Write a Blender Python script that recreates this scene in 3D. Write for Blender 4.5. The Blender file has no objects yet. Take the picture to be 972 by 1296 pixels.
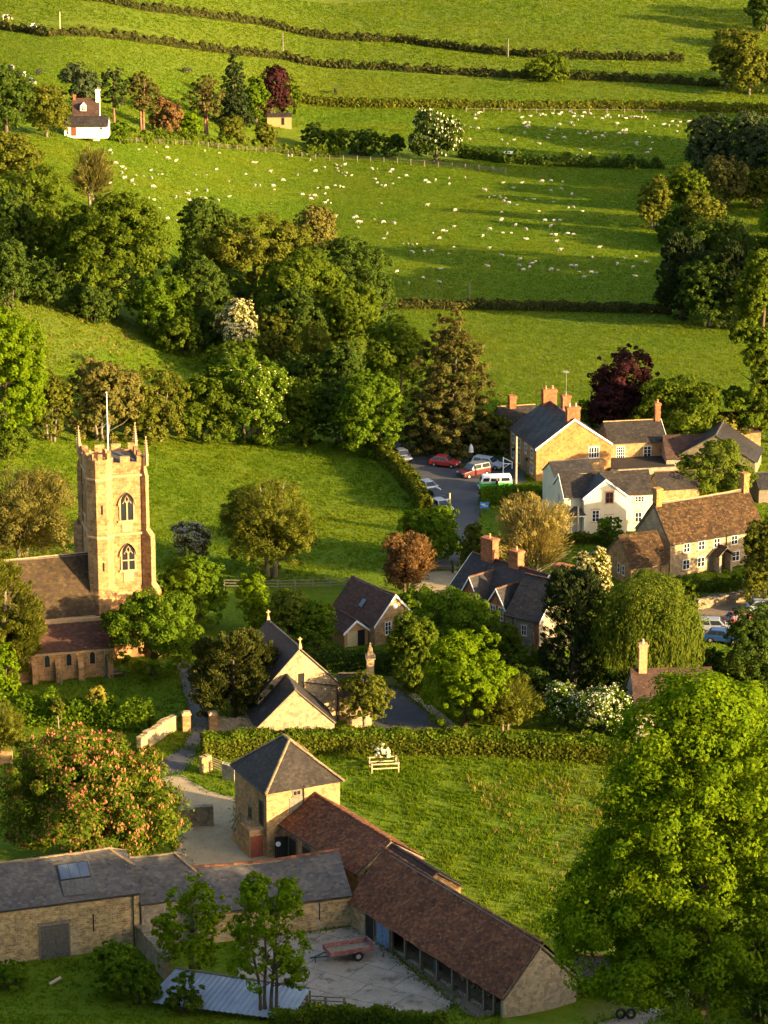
import bpy, math, random
import numpy as np
from mathutils import Vector, Matrix

random.seed(7)
R = math.radians
SC = bpy.context.scene
COL = SC.collection

# ------------------------------------------------------------------ camera model and terrain
FPX, PITCH, CAMZ = 3675.0, R(16.25), 103.0
FW = np.array([0, math.cos(PITCH), -math.sin(PITCH)])
UPV = np.array([0, math.sin(PITCH), math.cos(PITCH)])
RT = np.array([1.0, 0, 0])
CAM = np.array([0, 0, CAMZ])

def sst(t):
    t = np.clip(t, 0, 1)
    return t * t * (3 - 2 * t)

def terrain_np(x, y):
    x = np.asarray(x, float); y = np.asarray(y, float)
    yc = np.maximum(y, -30)
    z = np.where(yc < 211, 100 * np.maximum(1 - yc / 211, 0) ** 1.15, 0.0)
    z = z + 16 * sst((-x - 10) / 70) * sst((y - 300) / 150)
    z = z + 0.07 * np.maximum(y - 620, 0) * sst((y - 620) / 120)
    # wooded spur beside the camera hill, to the right of the view
    z = z + 9 * np.exp(-((x - 100) / 32) ** 2 - ((y - 178) / 34) ** 2) * sst((x - 46) / 30)
    # gentle undulation of the far pastures
    far = sst((y - 430) / 60)
    z = z + far * (0.35 * np.sin(x * 0.07 + y * 0.021) + 0.3 * np.sin(y * 0.05 - x * 0.03))
    return z

def terrain(x, y):
    return float(terrain_np(x, y))

def ray(px, py):
    d = FW * FPX + RT * (px - 486) + UPV * (648 - py)
    return d / np.linalg.norm(d)

def P(px, py, dz=0.0):
    """photo direction -> the point of the land it meets"""
    d = ray(px, py)
    t = 150.0
    f = lambda t: (CAM + d * t)[2] - terrain(*(CAM + d * t)[:2]) - dz
    while f(t) > 0 and t < 4000:
        t += 6
    a, b = t - 6, t
    for _ in range(24):
        m = (a + b) / 2
        if f(m) > 0: a = m
        else: b = m
    return Vector(CAM + d * b)

def scale_at(p):
    return FPX / float((np.array(p) - CAM) @ FW)

# ------------------------------------------------------------------ tagging and objects
def tag(o, label=None, cat=None, group=None, kind=None):
    if label: o['label'] = label
    if cat: o['category'] = cat
    if group: o['group'] = group
    if kind: o['kind'] = kind
    return o

def empty(name, loc, rz=0.0, label=None, cat=None, group=None):
    o = bpy.data.objects.new(name, None)
    COL.objects.link(o)
    o.location = loc; o.rotation_euler = (0, 0, rz)
    o.empty_display_size = 0.3
    return tag(o, label, cat, group)

def link(name, me, parent=None, loc=(0, 0, 0), rot=(0, 0, 0)):
    o = bpy.data.objects.new(name, me)
    COL.objects.link(o)
    o.location = loc; o.rotation_euler = rot
    if parent is not None: o.parent = parent
    return o

def np_mesh(name, verts, nv, mats, midx=None, smooth=False, uv=None):
    """verts (N*nv,3) as N separate faces with nv corners"""
    me = bpy.data.meshes.new(name)
    n = len(verts)
    me.vertices.add(n)
    me.vertices.foreach_set('co', np.ascontiguousarray(verts, dtype=np.float32).ravel())
    me.loops.add(n)
    me.loops.foreach_set('vertex_index', np.arange(n, dtype=np.int32))
    nf = n // nv
    me.polygons.add(nf)
    me.polygons.foreach_set('loop_start', np.arange(0, n, nv, dtype=np.int32))
    for m in mats: me.materials.append(m)
    if midx is not None: me.polygons.foreach_set('material_index', np.asarray(midx, dtype=np.int32))
    if uv is not None:
        l = me.uv_layers.new(name='UVMap')
        l.data.foreach_set('uv', np.ascontiguousarray(uv, dtype=np.float32).ravel())
    me.update(calc_edges=True)
    return me

class MB:
    def __init__(s): s.v = []; s.f = []; s.m = []
    def face(s, pts, m=0):
        b = len(s.v); s.v += [tuple(p) for p in pts]
        s.f.append(list(range(b, b + len(pts)))); s.m.append(m)
    def poly(s, vs, fs, m=0):
        b = len(s.v); s.v += [tuple(p) for p in vs]
        for f in fs: s.f.append([b + i for i in f]); s.m.append(m)
    def box(s, c, d, rz=0.0, m=0, taper=1.0):
        x, y, z = d[0] / 2, d[1] / 2, d[2] / 2
        ca, sa = math.cos(rz), math.sin(rz)
        vs = []
        for dz in (-z, z):
            k = taper if dz > 0 else 1.0
            for dx, dy in ((-x, -y), (x, -y), (x, y), (-x, y)):
                dx *= k; dy *= k
                vs.append((c[0] + dx * ca - dy * sa, c[1] + dx * sa + dy * ca, c[2] + dz))
        s.poly(vs, [(3, 2, 1, 0), (4, 5, 6, 7), (0, 1, 5, 4), (1, 2, 6, 5), (2, 3, 7, 6), (3, 0, 4, 7)], m)
    def bx(s, x0, x1, y0, y1, z0, z1, m=0):
        s.box(((x0 + x1) / 2, (y0 + y1) / 2, (z0 + z1) / 2), (x1 - x0, y1 - y0, z1 - z0), 0, m)
    def prism(s, poly, z0, z1, m=0, k=1.0, c=None):
        n = len(poly)
        if c is None: c = (sum(p[0] for p in poly) / n, sum(p[1] for p in poly) / n)
        top = [(c[0] + (p[0] - c[0]) * k, c[1] + (p[1] - c[1]) * k, z1) for p in poly]
        vs = [(p[0], p[1], z0) for p in poly] + top
        s.poly(vs, [list(range(n))[::-1], list(range(n, 2 * n))] + [(i, (i + 1) % n, n + (i + 1) % n, n + i) for i in range(n)], m)
    def extr(s, prof, y0, y1, m=0):
        """profile in x,z extruded along y"""
        n = len(prof)
        vs = [(p[0], y0, p[1]) for p in prof] + [(p[0], y1, p[1]) for p in prof]
        s.poly(vs, [list(range(n)), list(range(n, 2 * n))[::-1]] + [(i, n + i, n + (i + 1) % n, (i + 1) % n) for i in range(n)], m)
    def tube(s, pts, rad, n=6, m=0, cap=True):
        pts = [Vector(p) for p in pts]
        rings = []
        for i, p in enumerate(pts):
            d = (pts[min(i + 1, len(pts) - 1)] - pts[max(i - 1, 0)]).normalized()
            a = d.orthogonal().normalized() if i == 0 else (rings_a - d * rings_a.dot(d)).normalized()
            rings_a = a
            b = d.cross(a)
            r = rad[i] if hasattr(rad, '__len__') else rad
            rings.append([p + (a * math.cos(2 * math.pi * k / n) + b * math.sin(2 * math.pi * k / n)) * r for k in range(n)])
        base = len(s.v)
        for rg in rings: s.v += [tuple(q) for q in rg]
        for i in range(len(pts) - 1):
            for k in range(n):
                s.f.append([base + i * n + k, base + i * n + (k + 1) % n, base + (i + 1) * n + (k + 1) % n, base + (i + 1) * n + k]); s.m.append(m)
        if cap:
            s.f.append([base + k for k in range(n)][::-1]); s.m.append(m)
            s.f.append([base + (len(pts) - 1) * n + k for k in range(n)]); s.m.append(m)
    def mesh(s, name, mats, smooth=False):
        me = bpy.data.meshes.new(name)
        me.from_pydata(s.v, [], s.f)
        if not hasattr(mats, '__len__'): mats = [mats]
        for m in mats: me.materials.append(m)
        me.polygons.foreach_set('material_index', s.m)
        if smooth: me.polygons.foreach_set('use_smooth', [True] * len(s.f))
        # make normals agree, then UVs in metres on every face plane
        import bmesh
        bm = bmesh.new(); bm.from_mesh(me)
        bmesh.ops.recalc_face_normals(bm, faces=bm.faces)
        bm.to_mesh(me); bm.free()
        uvl = me.uv_layers.new(name='UVMap')
        for p in me.polygons:
            n = p.normal
            if abs(n.z) > 0.97: u = Vector((1, 0, 0)); v = Vector((0, 1, 0))
            else:
                u = Vector((-n.y, n.x, 0)).normalized(); v = n.cross(u)
            for li in p.loop_indices:
                co = me.vertices[me.loops[li].vertex_index].co
                uvl.data[li].uv = (co.dot(u), co.dot(v))
        me.update()
        return me
    def build(s, name, mats, parent=None, loc=(0, 0, 0), rz=0.0, smooth=False):
        return link(name, s.mesh(name, mats, smooth), parent, loc, (0, 0, rz))

# ------------------------------------------------------------------ materials
def new_mat(name):
    m = bpy.data.materials.new(name); m.use_nodes = True
    nt = m.node_tree; nt.nodes.clear()
    return m, nt

def nd(nt, t, **kw):
    n = nt.nodes.new(t)
    for k, v in kw.items():
        if k in n.inputs.keys() if isinstance(k, str) else False: n.inputs[k].default_value = v
        else: setattr(n, k, v)
    return n

def lk(nt, a, b): nt.links.new(a, b)
def c4(c): return (c[0], c[1], c[2], 1)

def ramp(nt, fac, stops, interp='LINEAR'):
    r = nt.nodes.new('ShaderNodeValToRGB'); r.color_ramp.interpolation = interp
    e = r.color_ramp.elements
    while len(e) < len(stops): e.new(0.5)
    for i, (p, c) in enumerate(stops):
        e[i].position = p; e[i].color = c4(c)
    lk(nt, fac, r.inputs[0]); return r.outputs[0]

def noise(nt, vec, scale, detail=3, rough=0.6):
    n = nt.nodes.new('ShaderNodeTexNoise')
    n.inputs['Scale'].default_value = scale; n.inputs['Detail'].default_value = detail; n.inputs['Roughness'].default_value = rough
    if vec is not None: lk(nt, vec, n.inputs['Vector'])
    return n

def mixc(nt, fac, a, b, mode='MIX'):
    n = nt.nodes.new('ShaderNodeMix'); n.data_type = 'RGBA'; n.blend_type = mode
    if isinstance(fac, (int, float)): n.inputs[0].default_value = fac
    else: lk(nt, fac, n.inputs[0])
    for i, s in ((6, a), (7, b)):
        if isinstance(s, tuple): n.inputs[i].default_value = c4(s)
        else: lk(nt, s, n.inputs[i])
    return n.outputs[2]

def finish(nt, col, rough=0.85, bump=None, bstr=0.5, bdist=0.05, spec=0.3, metal=0.0):
    b = nt.nodes.new('ShaderNodeBsdfPrincipled')
    if isinstance(col, tuple): b.inputs['Base Color'].default_value = c4(col)
    else: lk(nt, col, b.inputs['Base Color'])
    if isinstance(rough, (int, float)): b.inputs['Roughness'].default_value = rough
    else: lk(nt, rough, b.inputs['Roughness'])
    b.inputs['Specular IOR Level'].default_value = spec
    b.inputs['Metallic'].default_value = metal
    if bump is not None:
        bp = nt.nodes.new('ShaderNodeBump'); bp.inputs['Strength'].default_value = bstr; bp.inputs['Distance'].default_value = bdist
        lk(nt, bump, bp.inputs['Height']); lk(nt, bp.outputs[0], b.inputs['Normal'])
    o = nt.nodes.new('ShaderNodeOutputMaterial'); lk(nt, b.outputs[0], o.inputs[0])
    return b

def sc3(c, k): return tuple(x * k for x in c)

def m_stone(name, c1, c2, mortar, bw=0.42, bh=0.2, patch=None, bump=0.7):
    m, nt = new_mat(name)
    uv = nt.nodes.new('ShaderNodeUVMap')
    tc = nt.nodes.new('ShaderNodeTexCoord')
    nz = noise(nt, uv.outputs[0], 2.5, 2)
    mp = nt.nodes.new('ShaderNodeVectorMath'); mp.operation = 'MULTIPLY_ADD'
    lk(nt, nz.outputs['Color'], mp.inputs[0]); mp.inputs[1].default_value = (0.12, 0.12, 0); lk(nt, uv.outputs[0], mp.inputs[2])
    br = nt.nodes.new('ShaderNodeTexBrick')
    br.inputs['Scale'].default_value = 1.0; br.inputs['Brick Width'].default_value = bw; br.inputs['Row Height'].default_value = bh
    br.inputs['Mortar Size'].default_value = 0.018; br.inputs['Mortar Smooth'].default_value = 0.3; br.inputs['Bias'].default_value = 0.0
    br.inputs['Color1'].default_value = c4(c1); br.inputs['Color2'].default_value = c4(c2); br.inputs['Mortar'].default_value = c4(mortar)
    lk(nt, mp.outputs[0], br.inputs['Vector'])
    vor = nt.nodes.new('ShaderNodeTexVoronoi'); vor.inputs['Scale'].default_value = 3.2
    lk(nt, mp.outputs[0], vor.inputs['Vector'])
    sep = nt.nodes.new('ShaderNodeSeparateColor'); lk(nt, vor.outputs['Color'], sep.inputs[0])
    vv = ramp(nt, sep.outputs[0], [(0, (0.62, 0.6, 0.58)), (0.5, (1, 1, 1)), (1, (1.25, 1.2, 1.1))])
    col = mixc(nt, 0.8, br.outputs['Color'], vv, 'MULTIPLY')
    n2 = noise(nt, tc.outputs['Object'], 0.45, 5, 0.65)
    st = ramp(nt, n2.outputs[0], [(0.3, (0.6, 0.58, 0.55)), (0.5, (1, 1, 1)), (0.72, (1.18, 1.12, 1.0))])
    col = mixc(nt, 0.55, col, st, 'MULTIPLY')
    if patch:
        n3 = noise(nt, tc.outputs['Object'], 0.8, 4)
        f = ramp(nt, n3.outputs[0], [(0.56, (0, 0, 0)), (0.66, (1, 1, 1))])
        col = mixc(nt, f, col, mixc(nt, 0.5, patch, col))
    n4 = noise(nt, uv.outputs[0], 9, 4)
    mx = nt.nodes.new('ShaderNodeMath'); mx.operation = 'MULTIPLY_ADD'
    lk(nt, n4.outputs[0], mx.inputs[0]); mx.inputs[1].default_value = 0.6
    inv = nt.nodes.new('ShaderNodeMath'); inv.operation = 'SUBTRACT'; inv.inputs[0].default_value = 1; lk(nt, br.outputs['Fac'], inv.inputs[1])
    lk(nt, inv.outputs[0], mx.inputs[2])
    finish(nt, col, 0.92, mx.outputs[0], bump, 0.05, 0.15)
    return m

def m_tile(name, cols, moss=None, mossamt=0.5, rough=0.85, patch=None):
    """roof covering: colour varies tile by tile, with lichen in uneven patches"""
    m, nt = new_mat(name)
    g = nt.nodes.new('ShaderNodeNewGeometry'); tc = nt.nodes.new('ShaderNodeTexCoord')
    k = len(cols)
    col = ramp(nt, g.outputs['Random Per Island'], [(i / (k - 1), c) for i, c in enumerate(cols)])
    n1 = noise(nt, tc.outputs['Object'], 0.35, 4, 0.6)
    col = mixc(nt, 0.8, col, ramp(nt, n1.outputs[0], [(0.3, (0.65, 0.65, 0.66)), (0.6, (1.1, 1.08, 1.05))]), 'MULTIPLY')
    if moss:
        n2 = noise(nt, tc.outputs['Object'], 1.6, 6, 0.75)
        f = ramp(nt, n2.outputs[0], [(0.62 - 0.16 * mossamt, (0, 0, 0)), (0.72 - 0.1 * mossamt, (1, 1, 1))])
        col = mixc(nt, f, col, mixc(nt, 0.75, col, moss))
    if patch:
        n3 = noise(nt, tc.outputs['Object'], 4.5, 3, 0.6)
        f = ramp(nt, n3.outputs[0], [(0.64, (0, 0, 0)), (0.7, (1, 1, 1))])
        col = mixc(nt, f, col, patch)
    nb = noise(nt, tc.outputs['Object'], 14, 3)
    finish(nt, col, rough, nb.outputs[0], 0.35, 0.02, 0.12)
    return m

def m_plain(name, c, rough=0.7, var=0.2, scale=1.5, spec=0.3, metal=0.0, c2=None, bump=0.0):
    m, nt = new_mat(name)
    tc = nt.nodes.new('ShaderNodeTexCoord')
    n1 = noise(nt, tc.outputs['Object'], scale, 5, 0.65)
    lo = sc3(c, 1 - var); hi = c2 or sc3(c, 1 + var)
    col = ramp(nt, n1.outputs[0], [(0.32, lo), (0.5, c), (0.7, hi)])
    finish(nt, col, rough, n1.outputs[0] if bump else None, bump or 0.1, 0.03, spec, metal)
    return m

def m_leaf(name, c, var=0.35, trans=0.35, yellow=0.25, big=False):
    m, nt = new_mat(name)
    g = nt.nodes.new('ShaderNodeNewGeometry')
    tc = nt.nodes.new('ShaderNodeTexCoord')
    lo = sc3(c, 1 - var)
    hi = (min(1, c[0] * (1 + var + yellow)), c[1] * (1 + var), c[2] * (1 + var * 0.5))
    col = ramp(nt, g.outputs['Random Per Island'], [(0, lo), (0.5, c), (1, hi)])
    n1 = noise(nt, tc.outputs['Object'], 0.5, 3)
    col = mixc(nt, 0.7, col, ramp(nt, n1.outputs[0], [(0.35, (0.75, 0.82, 0.8)), (0.65, (1.18, 1.1, 1.0))]), 'MULTIPLY')
    if big:
        n2 = noise(nt, tc.outputs['Object'], 0.045, 5, 0.65)
        col = mixc(nt, 0.9, col, ramp(nt, n2.outputs[0], [(0.32, (0.72, 0.9, 0.9)), (0.5, (1, 1, 1)), (0.68, (1.35, 1.08, 1.0))]), 'MULTIPLY')
        n3 = noise(nt, tc.outputs['Object'], 0.16, 4, 0.7)
        col = mixc(nt, 0.8, col, ramp(nt, n3.outputs[0], [(0.35, (0.8, 0.86, 0.9)), (0.62, (1.12, 1.08, 1.0))]), 'MULTIPLY')
    d = nt.nodes.new('ShaderNodeBsdfDiffuse'); t = nt.nodes.new('ShaderNodeBsdfTranslucent')
    lk(nt, col, d.inputs[0])
    tcl = mixc(nt, 1.0, col, (1.25, 1.15, 0.6), 'MULTIPLY')
    lk(nt, tcl, t.inputs[0])
    mx = nt.nodes.new('ShaderNodeMixShader'); mx.inputs[0].default_value = trans
    lk(nt, d.outputs[0], mx.inputs[1]); lk(nt, t.outputs[0], mx.inputs[2])
    o = nt.nodes.new('ShaderNodeOutputMaterial'); lk(nt, mx.outputs[0], o.inputs[0])
    return m

M = {}
M['barn'] = m_stone('barn_stone', (0.46, 0.33, 0.15), (0.25, 0.175, 0.09), (0.40, 0.32, 0.21), patch=(0.36, 0.33, 0.28))
M['gold'] = m_stone('golden_stone', (0.42, 0.26, 0.115), (0.30, 0.18, 0.085), (0.35, 0.24, 0.13), 0.45, 0.2)
M['pale'] = m_stone('pale_stone', (0.42, 0.30, 0.17), (0.30, 0.22, 0.13), (0.36, 0.27, 0.17), 0.42, 0.18)
M['ham'] = m_stone('tower_stone', (0.41, 0.228, 0.097), (0.28, 0.15, 0.066), (0.40, 0.245, 0.125), 0.62, 0.3, bump=0.5)
M['hamtrim'] = m_plain('dressed_stone', (0.44, 0.28, 0.14), 0.85, 0.2, 2.0, 0.2, bump=0.3)
M['greystone'] = m_stone('grey_stone', (0.33, 0.27, 0.19), (0.25, 0.21, 0.16), (0.30, 0.26, 0.2), 0.4, 0.18)
M['wallstone'] = m_stone('garden_wall_stone', (0.30, 0.24, 0.15), (0.22, 0.18, 0.12), (0.2, 0.17, 0.12), 0.35, 0.15, bump=1.0)
M['brick'] = m_stone('red_brick', (0.40, 0.135, 0.05), (0.28, 0.085, 0.036), (0.26, 0.14, 0.08), 0.24, 0.085, bump=0.4)
M['orangebrick'] = m_stone('orange_brick', (0.40, 0.20, 0.062), (0.32, 0.155, 0.05), (0.33, 0.19, 0.085), 0.3, 0.12, bump=0.4)
M['render'] = m_plain('cream_render', (0.60, 0.51, 0.35), 0.85, 0.1, 0.7, 0.2)
M['whitewash'] = m_plain('whitewash', (0.72, 0.68, 0.6), 0.85, 0.1, 0.8, 0.2)
M['white'] = m_plain('white_paint', (0.74, 0.72, 0.68), 0.5, 0.08, 3, 0.3)
M['slate'] = m_tile('slate', [(0.082, 0.078, 0.077), (0.06, 0.058, 0.06), (0.105, 0.096, 0.088), (0.046, 0.046, 0.049)], (0.085, 0.062, 0.036), 0.5, 0.8, (0.12, 0.108, 0.09))
M['darkslate'] = m_tile('dark_slate', [(0.034, 0.030, 0.029), (0.026, 0.024, 0.024), (0.045, 0.039, 0.036)], (0.10, 0.09, 0.07), 0.25, 0.55)
M['greyslate'] = m_tile('grey_slate', [(0.038, 0.032, 0.028), (0.028, 0.024, 0.022), (0.052, 0.042, 0.034)], (0.09, 0.068, 0.038), 0.4, 0.7)
M['redtile'] = m_tile('red_clay_tile', [(0.16, 0.058, 0.028), (0.11, 0.042, 0.023), (0.24, 0.095, 0.042), (0.08, 0.034, 0.022), (0.19, 0.075, 0.034)], (0.11, 0.08, 0.05), 0.45)
M['browntile'] = m_tile('brown_tile', [(0.075, 0.042, 0.032), (0.055, 0.034, 0.028), (0.10, 0.055, 0.038)], (0.09, 0.075, 0.04), 0.3)
M['stonetile'] = m_tile('mossy_stone_tile', [(0.056, 0.032, 0.016), (0.035, 0.022, 0.013), (0.095, 0.052, 0.022), (0.025, 0.018, 0.012)], (0.13, 0.088, 0.03), 0.35, 0.9, (0.34, 0.15, 0.06))
M['navetile'] = m_tile('nave_stone_tile', [(0.066, 0.043, 0.024), (0.046, 0.032, 0.02), (0.09, 0.058, 0.028)], (0.085, 0.066, 0.022), 0.4)
M['aisletile'] = m_tile('plum_tile', [(0.085, 0.042, 0.028), (0.065, 0.033, 0.024), (0.11, 0.054, 0.034)], None)
M['glass'] = m_plain('window_glass', (0.02, 0.024, 0.03), 0.08, 0.3, 0.6, 0.6)
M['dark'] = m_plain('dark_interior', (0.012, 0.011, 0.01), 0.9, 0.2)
M['timber'] = m_plain('weathered_timber', (0.17, 0.14, 0.10), 0.85, 0.3, 4, 0.2)
M['greydoor'] = m_plain('grey_door_boards', (0.10, 0.092, 0.08), 0.85, 0.3, 4, 0.2)
M['palewood'] = m_plain('sawn_pale_timber', (0.48, 0.36, 0.2), 0.8, 0.2, 5, 0.2)
M['orangewood'] = m_plain('stained_timber', (0.40, 0.22, 0.09), 0.75, 0.2, 5, 0.2)
M['blackdoor'] = m_plain('black_paint', (0.012, 0.012, 0.013), 0.45, 0.2, 3, 0.4)
M['bluedoor'] = m_plain('faded_blue_paint', (0.13, 0.20, 0.30), 0.7, 0.25, 3, 0.2)
M['reddoor'] = m_plain('red_brown_paint', (0.22, 0.06, 0.035), 0.7, 0.2, 3, 0.2)
M['iron'] = m_plain('black_iron', (0.02, 0.02, 0.022), 0.6, 0.2, 6, 0.4)
M['lead'] = m_plain('lead_sheet', (0.13, 0.13, 0.135), 0.45, 0.2, 2, 0.5)
M['slatelead'] = m_plain('old_lead', (0.05, 0.048, 0.047), 0.7, 0.2, 2, 0.2)
M['patch'] = m_plain('newer_slates', (0.075, 0.074, 0.07), 0.8, 0.3, 3, 0.15)
M['hipstone'] = m_plain('weathered_ridge_stone', (0.22, 0.155, 0.085), 0.9, 0.35, 2.5, 0.1)
M['pot'] = m_plain('clay_pot', (0.5, 0.25, 0.12), 0.8, 0.2, 4, 0.2)
M['potpale'] = m_plain('buff_pot', (0.55, 0.45, 0.32), 0.8, 0.2, 4, 0.2)
M['bark'] = m_plain('bark', (0.10, 0.075, 0.05), 0.95, 0.35, 3, 0.1, bump=0.8)
M['greybark'] = m_plain('grey_bark', (0.17, 0.14, 0.10), 0.95, 0.35, 3, 0.1, bump=0.8)
M['pinebark'] = m_plain('orange_pine_bark', (0.20, 0.105, 0.06), 0.95, 0.3, 2, 0.1, bump=0.8)
M['wool'] = m_plain('wool', (0.44, 0.385, 0.30), 0.95, 0.1, 6, 0.1)
M['hide'] = m_plain('cow_black', (0.02, 0.018, 0.016), 0.8, 0.2, 2, 0.2)
M['rubber'] = m_plain('tyre_rubber', (0.02, 0.02, 0.02), 0.85, 0.2, 5, 0.2)
M['steel'] = m_plain('painted_steel', (0.45, 0.45, 0.45), 0.4, 0.1, 5, 0.5, 0.6)
M['lamp'] = m_plain('headlamp_glass', (0.6, 0.6, 0.58), 0.15, 0.1, 5, 0.6)
M['redlamp'] = m_plain('tail_lamp', (0.35, 0.02, 0.015), 0.25, 0.1, 5, 0.5)
M['skin'] = m_plain('skin', (0.45, 0.26, 0.17), 0.6, 0.1, 5, 0.3)
M['pinkpaint'] = m_plain('faded_red_paint', (0.25, 0.10, 0.088), 0.75, 0.3, 2.5, 0.2, c2=(0.33, 0.19, 0.165))
M['sheet'] = m_plain('blue_grey_sheet', (0.21, 0.24, 0.29), 0.5, 0.15, 0.8, 0.4)
M['logend'] = m_plain('log_end', (0.30, 0.2, 0.11), 0.9, 0.3, 6, 0.1)

# leaves
LEAF = dict(
    oak=m_leaf('oak_leaf', (0.083, 0.124, 0.011), 0.35, 0.42),
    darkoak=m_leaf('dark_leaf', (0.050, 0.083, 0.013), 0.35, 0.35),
    lime=m_leaf('lime_leaf', (0.118, 0.192, 0.007), 0.3, 0.45),
    mid=m_leaf('mid_leaf', (0.088, 0.150, 0.010), 0.35, 0.42),
    olive=m_leaf('olive_leaf', (0.102, 0.118, 0.015), 0.35, 0.38),
    brown=m_leaf('brown_bud', (0.112, 0.102, 0.024), 0.35, 0.2, 0.1),
    orange=m_leaf('orange_bud', (0.17, 0.085, 0.018), 0.3, 0.3, 0.1),
    rust=m_leaf('rust_twig', (0.135, 0.075, 0.030), 0.35, 0.2, 0.1),
    copper=m_leaf('copper_leaf', (0.042, 0.016, 0.017), 0.4, 0.2, 0.3),
    conifer=m_leaf('conifer_needle', (0.030, 0.044, 0.015), 0.35, 0.1, 0.2),
    pinebrown=m_leaf('pine_needle', (0.078, 0.074, 0.020), 0.4, 0.2, 0.2),
    yew=m_leaf('yew_needle', (0.045, 0.055, 0.012), 0.45, 0.12, 0.4),
    willow=m_leaf('willow_leaf', (0.098, 0.135, 0.016), 0.3, 0.42),
    golden=m_leaf('golden_twig', (0.21, 0.168, 0.05), 0.35, 0.25, 0.1),
    blue=m_leaf('blue_green_leaf', (0.052, 0.072, 0.028), 0.35, 0.25),
    yellow=m_leaf('yellow_leaf', (0.22, 0.20, 0.03), 0.25, 0.35),
    white=m_leaf('white_blossom', (0.62, 0.58, 0.46), 0.2, 0.25, 0.05),
    cream=m_leaf('cream_blossom', (0.5, 0.44, 0.22), 0.25, 0.25, 0.05),
    pink=m_leaf('coral_blossom', (0.44, 0.15, 0.09), 0.3, 0.25, 0.05),
    greypink=m_leaf('grey_pink_blossom', (0.36, 0.33, 0.30), 0.3, 0.25, 0.05),
    hedge=m_leaf('hedge_leaf', (0.085, 0.105, 0.012), 0.4, 0.35),
    darkhedge=m_leaf('dark_hedge_leaf', (0.05, 0.055, 0.016), 0.4, 0.2),
    grass=m_leaf('grass_blade', (0.101, 0.152, 0.007), 0.16, 0.45, 0.1, True),
    drygrass=m_leaf('dry_grass', (0.26, 0.19, 0.06), 0.3, 0.35, 0.05),
)
BARKOF = dict(golden='greybark', brown='greybark', willow='greybark', olive='greybark')

# ------------------------------------------------------------------ the ground
def m_grass():
    m, nt = new_mat('pasture')
    tc = nt.nodes.new('ShaderNodeTexCoord')
    at = nt.nodes.new('ShaderNodeAttribute'); at.attribute_name = 'tone'
    n1 = noise(nt, tc.outputs['Object'], 0.035, 4, 0.55)
    n2 = noise(nt, tc.outputs['Object'], 0.5, 5, 0.7)
    n3 = noise(nt, tc.outputs['Object'], 2.6, 4, 0.7)
    col = ramp(nt, n2.outputs[0], [(0.3, (0.074, 0.115, 0.006)), (0.5, (0.098, 0.145, 0.008)), (0.7, (0.122, 0.160, 0.011))])
    col = mixc(nt, 0.7, col, ramp(nt, n1.outputs[0], [(0.35, (0.85, 1.0, 0.9)), (0.65, (1.2, 1.05, 0.95))]), 'MULTIPLY')
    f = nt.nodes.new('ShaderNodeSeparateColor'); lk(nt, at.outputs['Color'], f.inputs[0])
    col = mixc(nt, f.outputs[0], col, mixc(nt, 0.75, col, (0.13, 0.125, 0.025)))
    col = mixc(nt, f.outputs[1], col, mixc(nt, 0.7, col, (0.15, 0.105, 0.05)))
    mx = nt.nodes.new('ShaderNodeMath'); mx.operation = 'MULTIPLY_ADD'
    lk(nt, n2.outputs[0], mx.inputs[0]); mx.inputs[1].default_value = 1.5; lk(nt, n3.outputs[0], mx.inputs[2])
    finish(nt, col, 0.95, mx.outputs[0], 1.0, 0.35, 0.05)
    return m
M['grass'] = m_grass()

def inpoly(px, py, poly):
    px = np.asarray(px); py = np.asarray(py)
    r = np.zeros(px.shape, bool); n = len(poly)
    for i in range(n):
        x1, y1 = poly[i]; x2, y2 = poly[(i + 1) % n]
        c = ((y1 > py) != (y2 > py)) & (px < (x2 - x1) * (py - y1) / ((y2 - y1) if y2 != y1 else 1e-9) + x1)
        r ^= c
    return r

def to_px(X, Y, Z):
    v = np.stack([X, Y, Z - CAMZ], -1)
    d = np.maximum(v @ FW, 1.0)
    return 486 + FPX * (v @ RT) / d, 648 - FPX * (v @ UPV) / d

def seg(*parts):
    out = [parts[0][0]]
    for a, b, st in parts:
        n = max(1, int(round((b - a) / st)))
        out += [a + (b - a) * (i + 1) / n for i in range(n)]
    return np.array(out)

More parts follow.
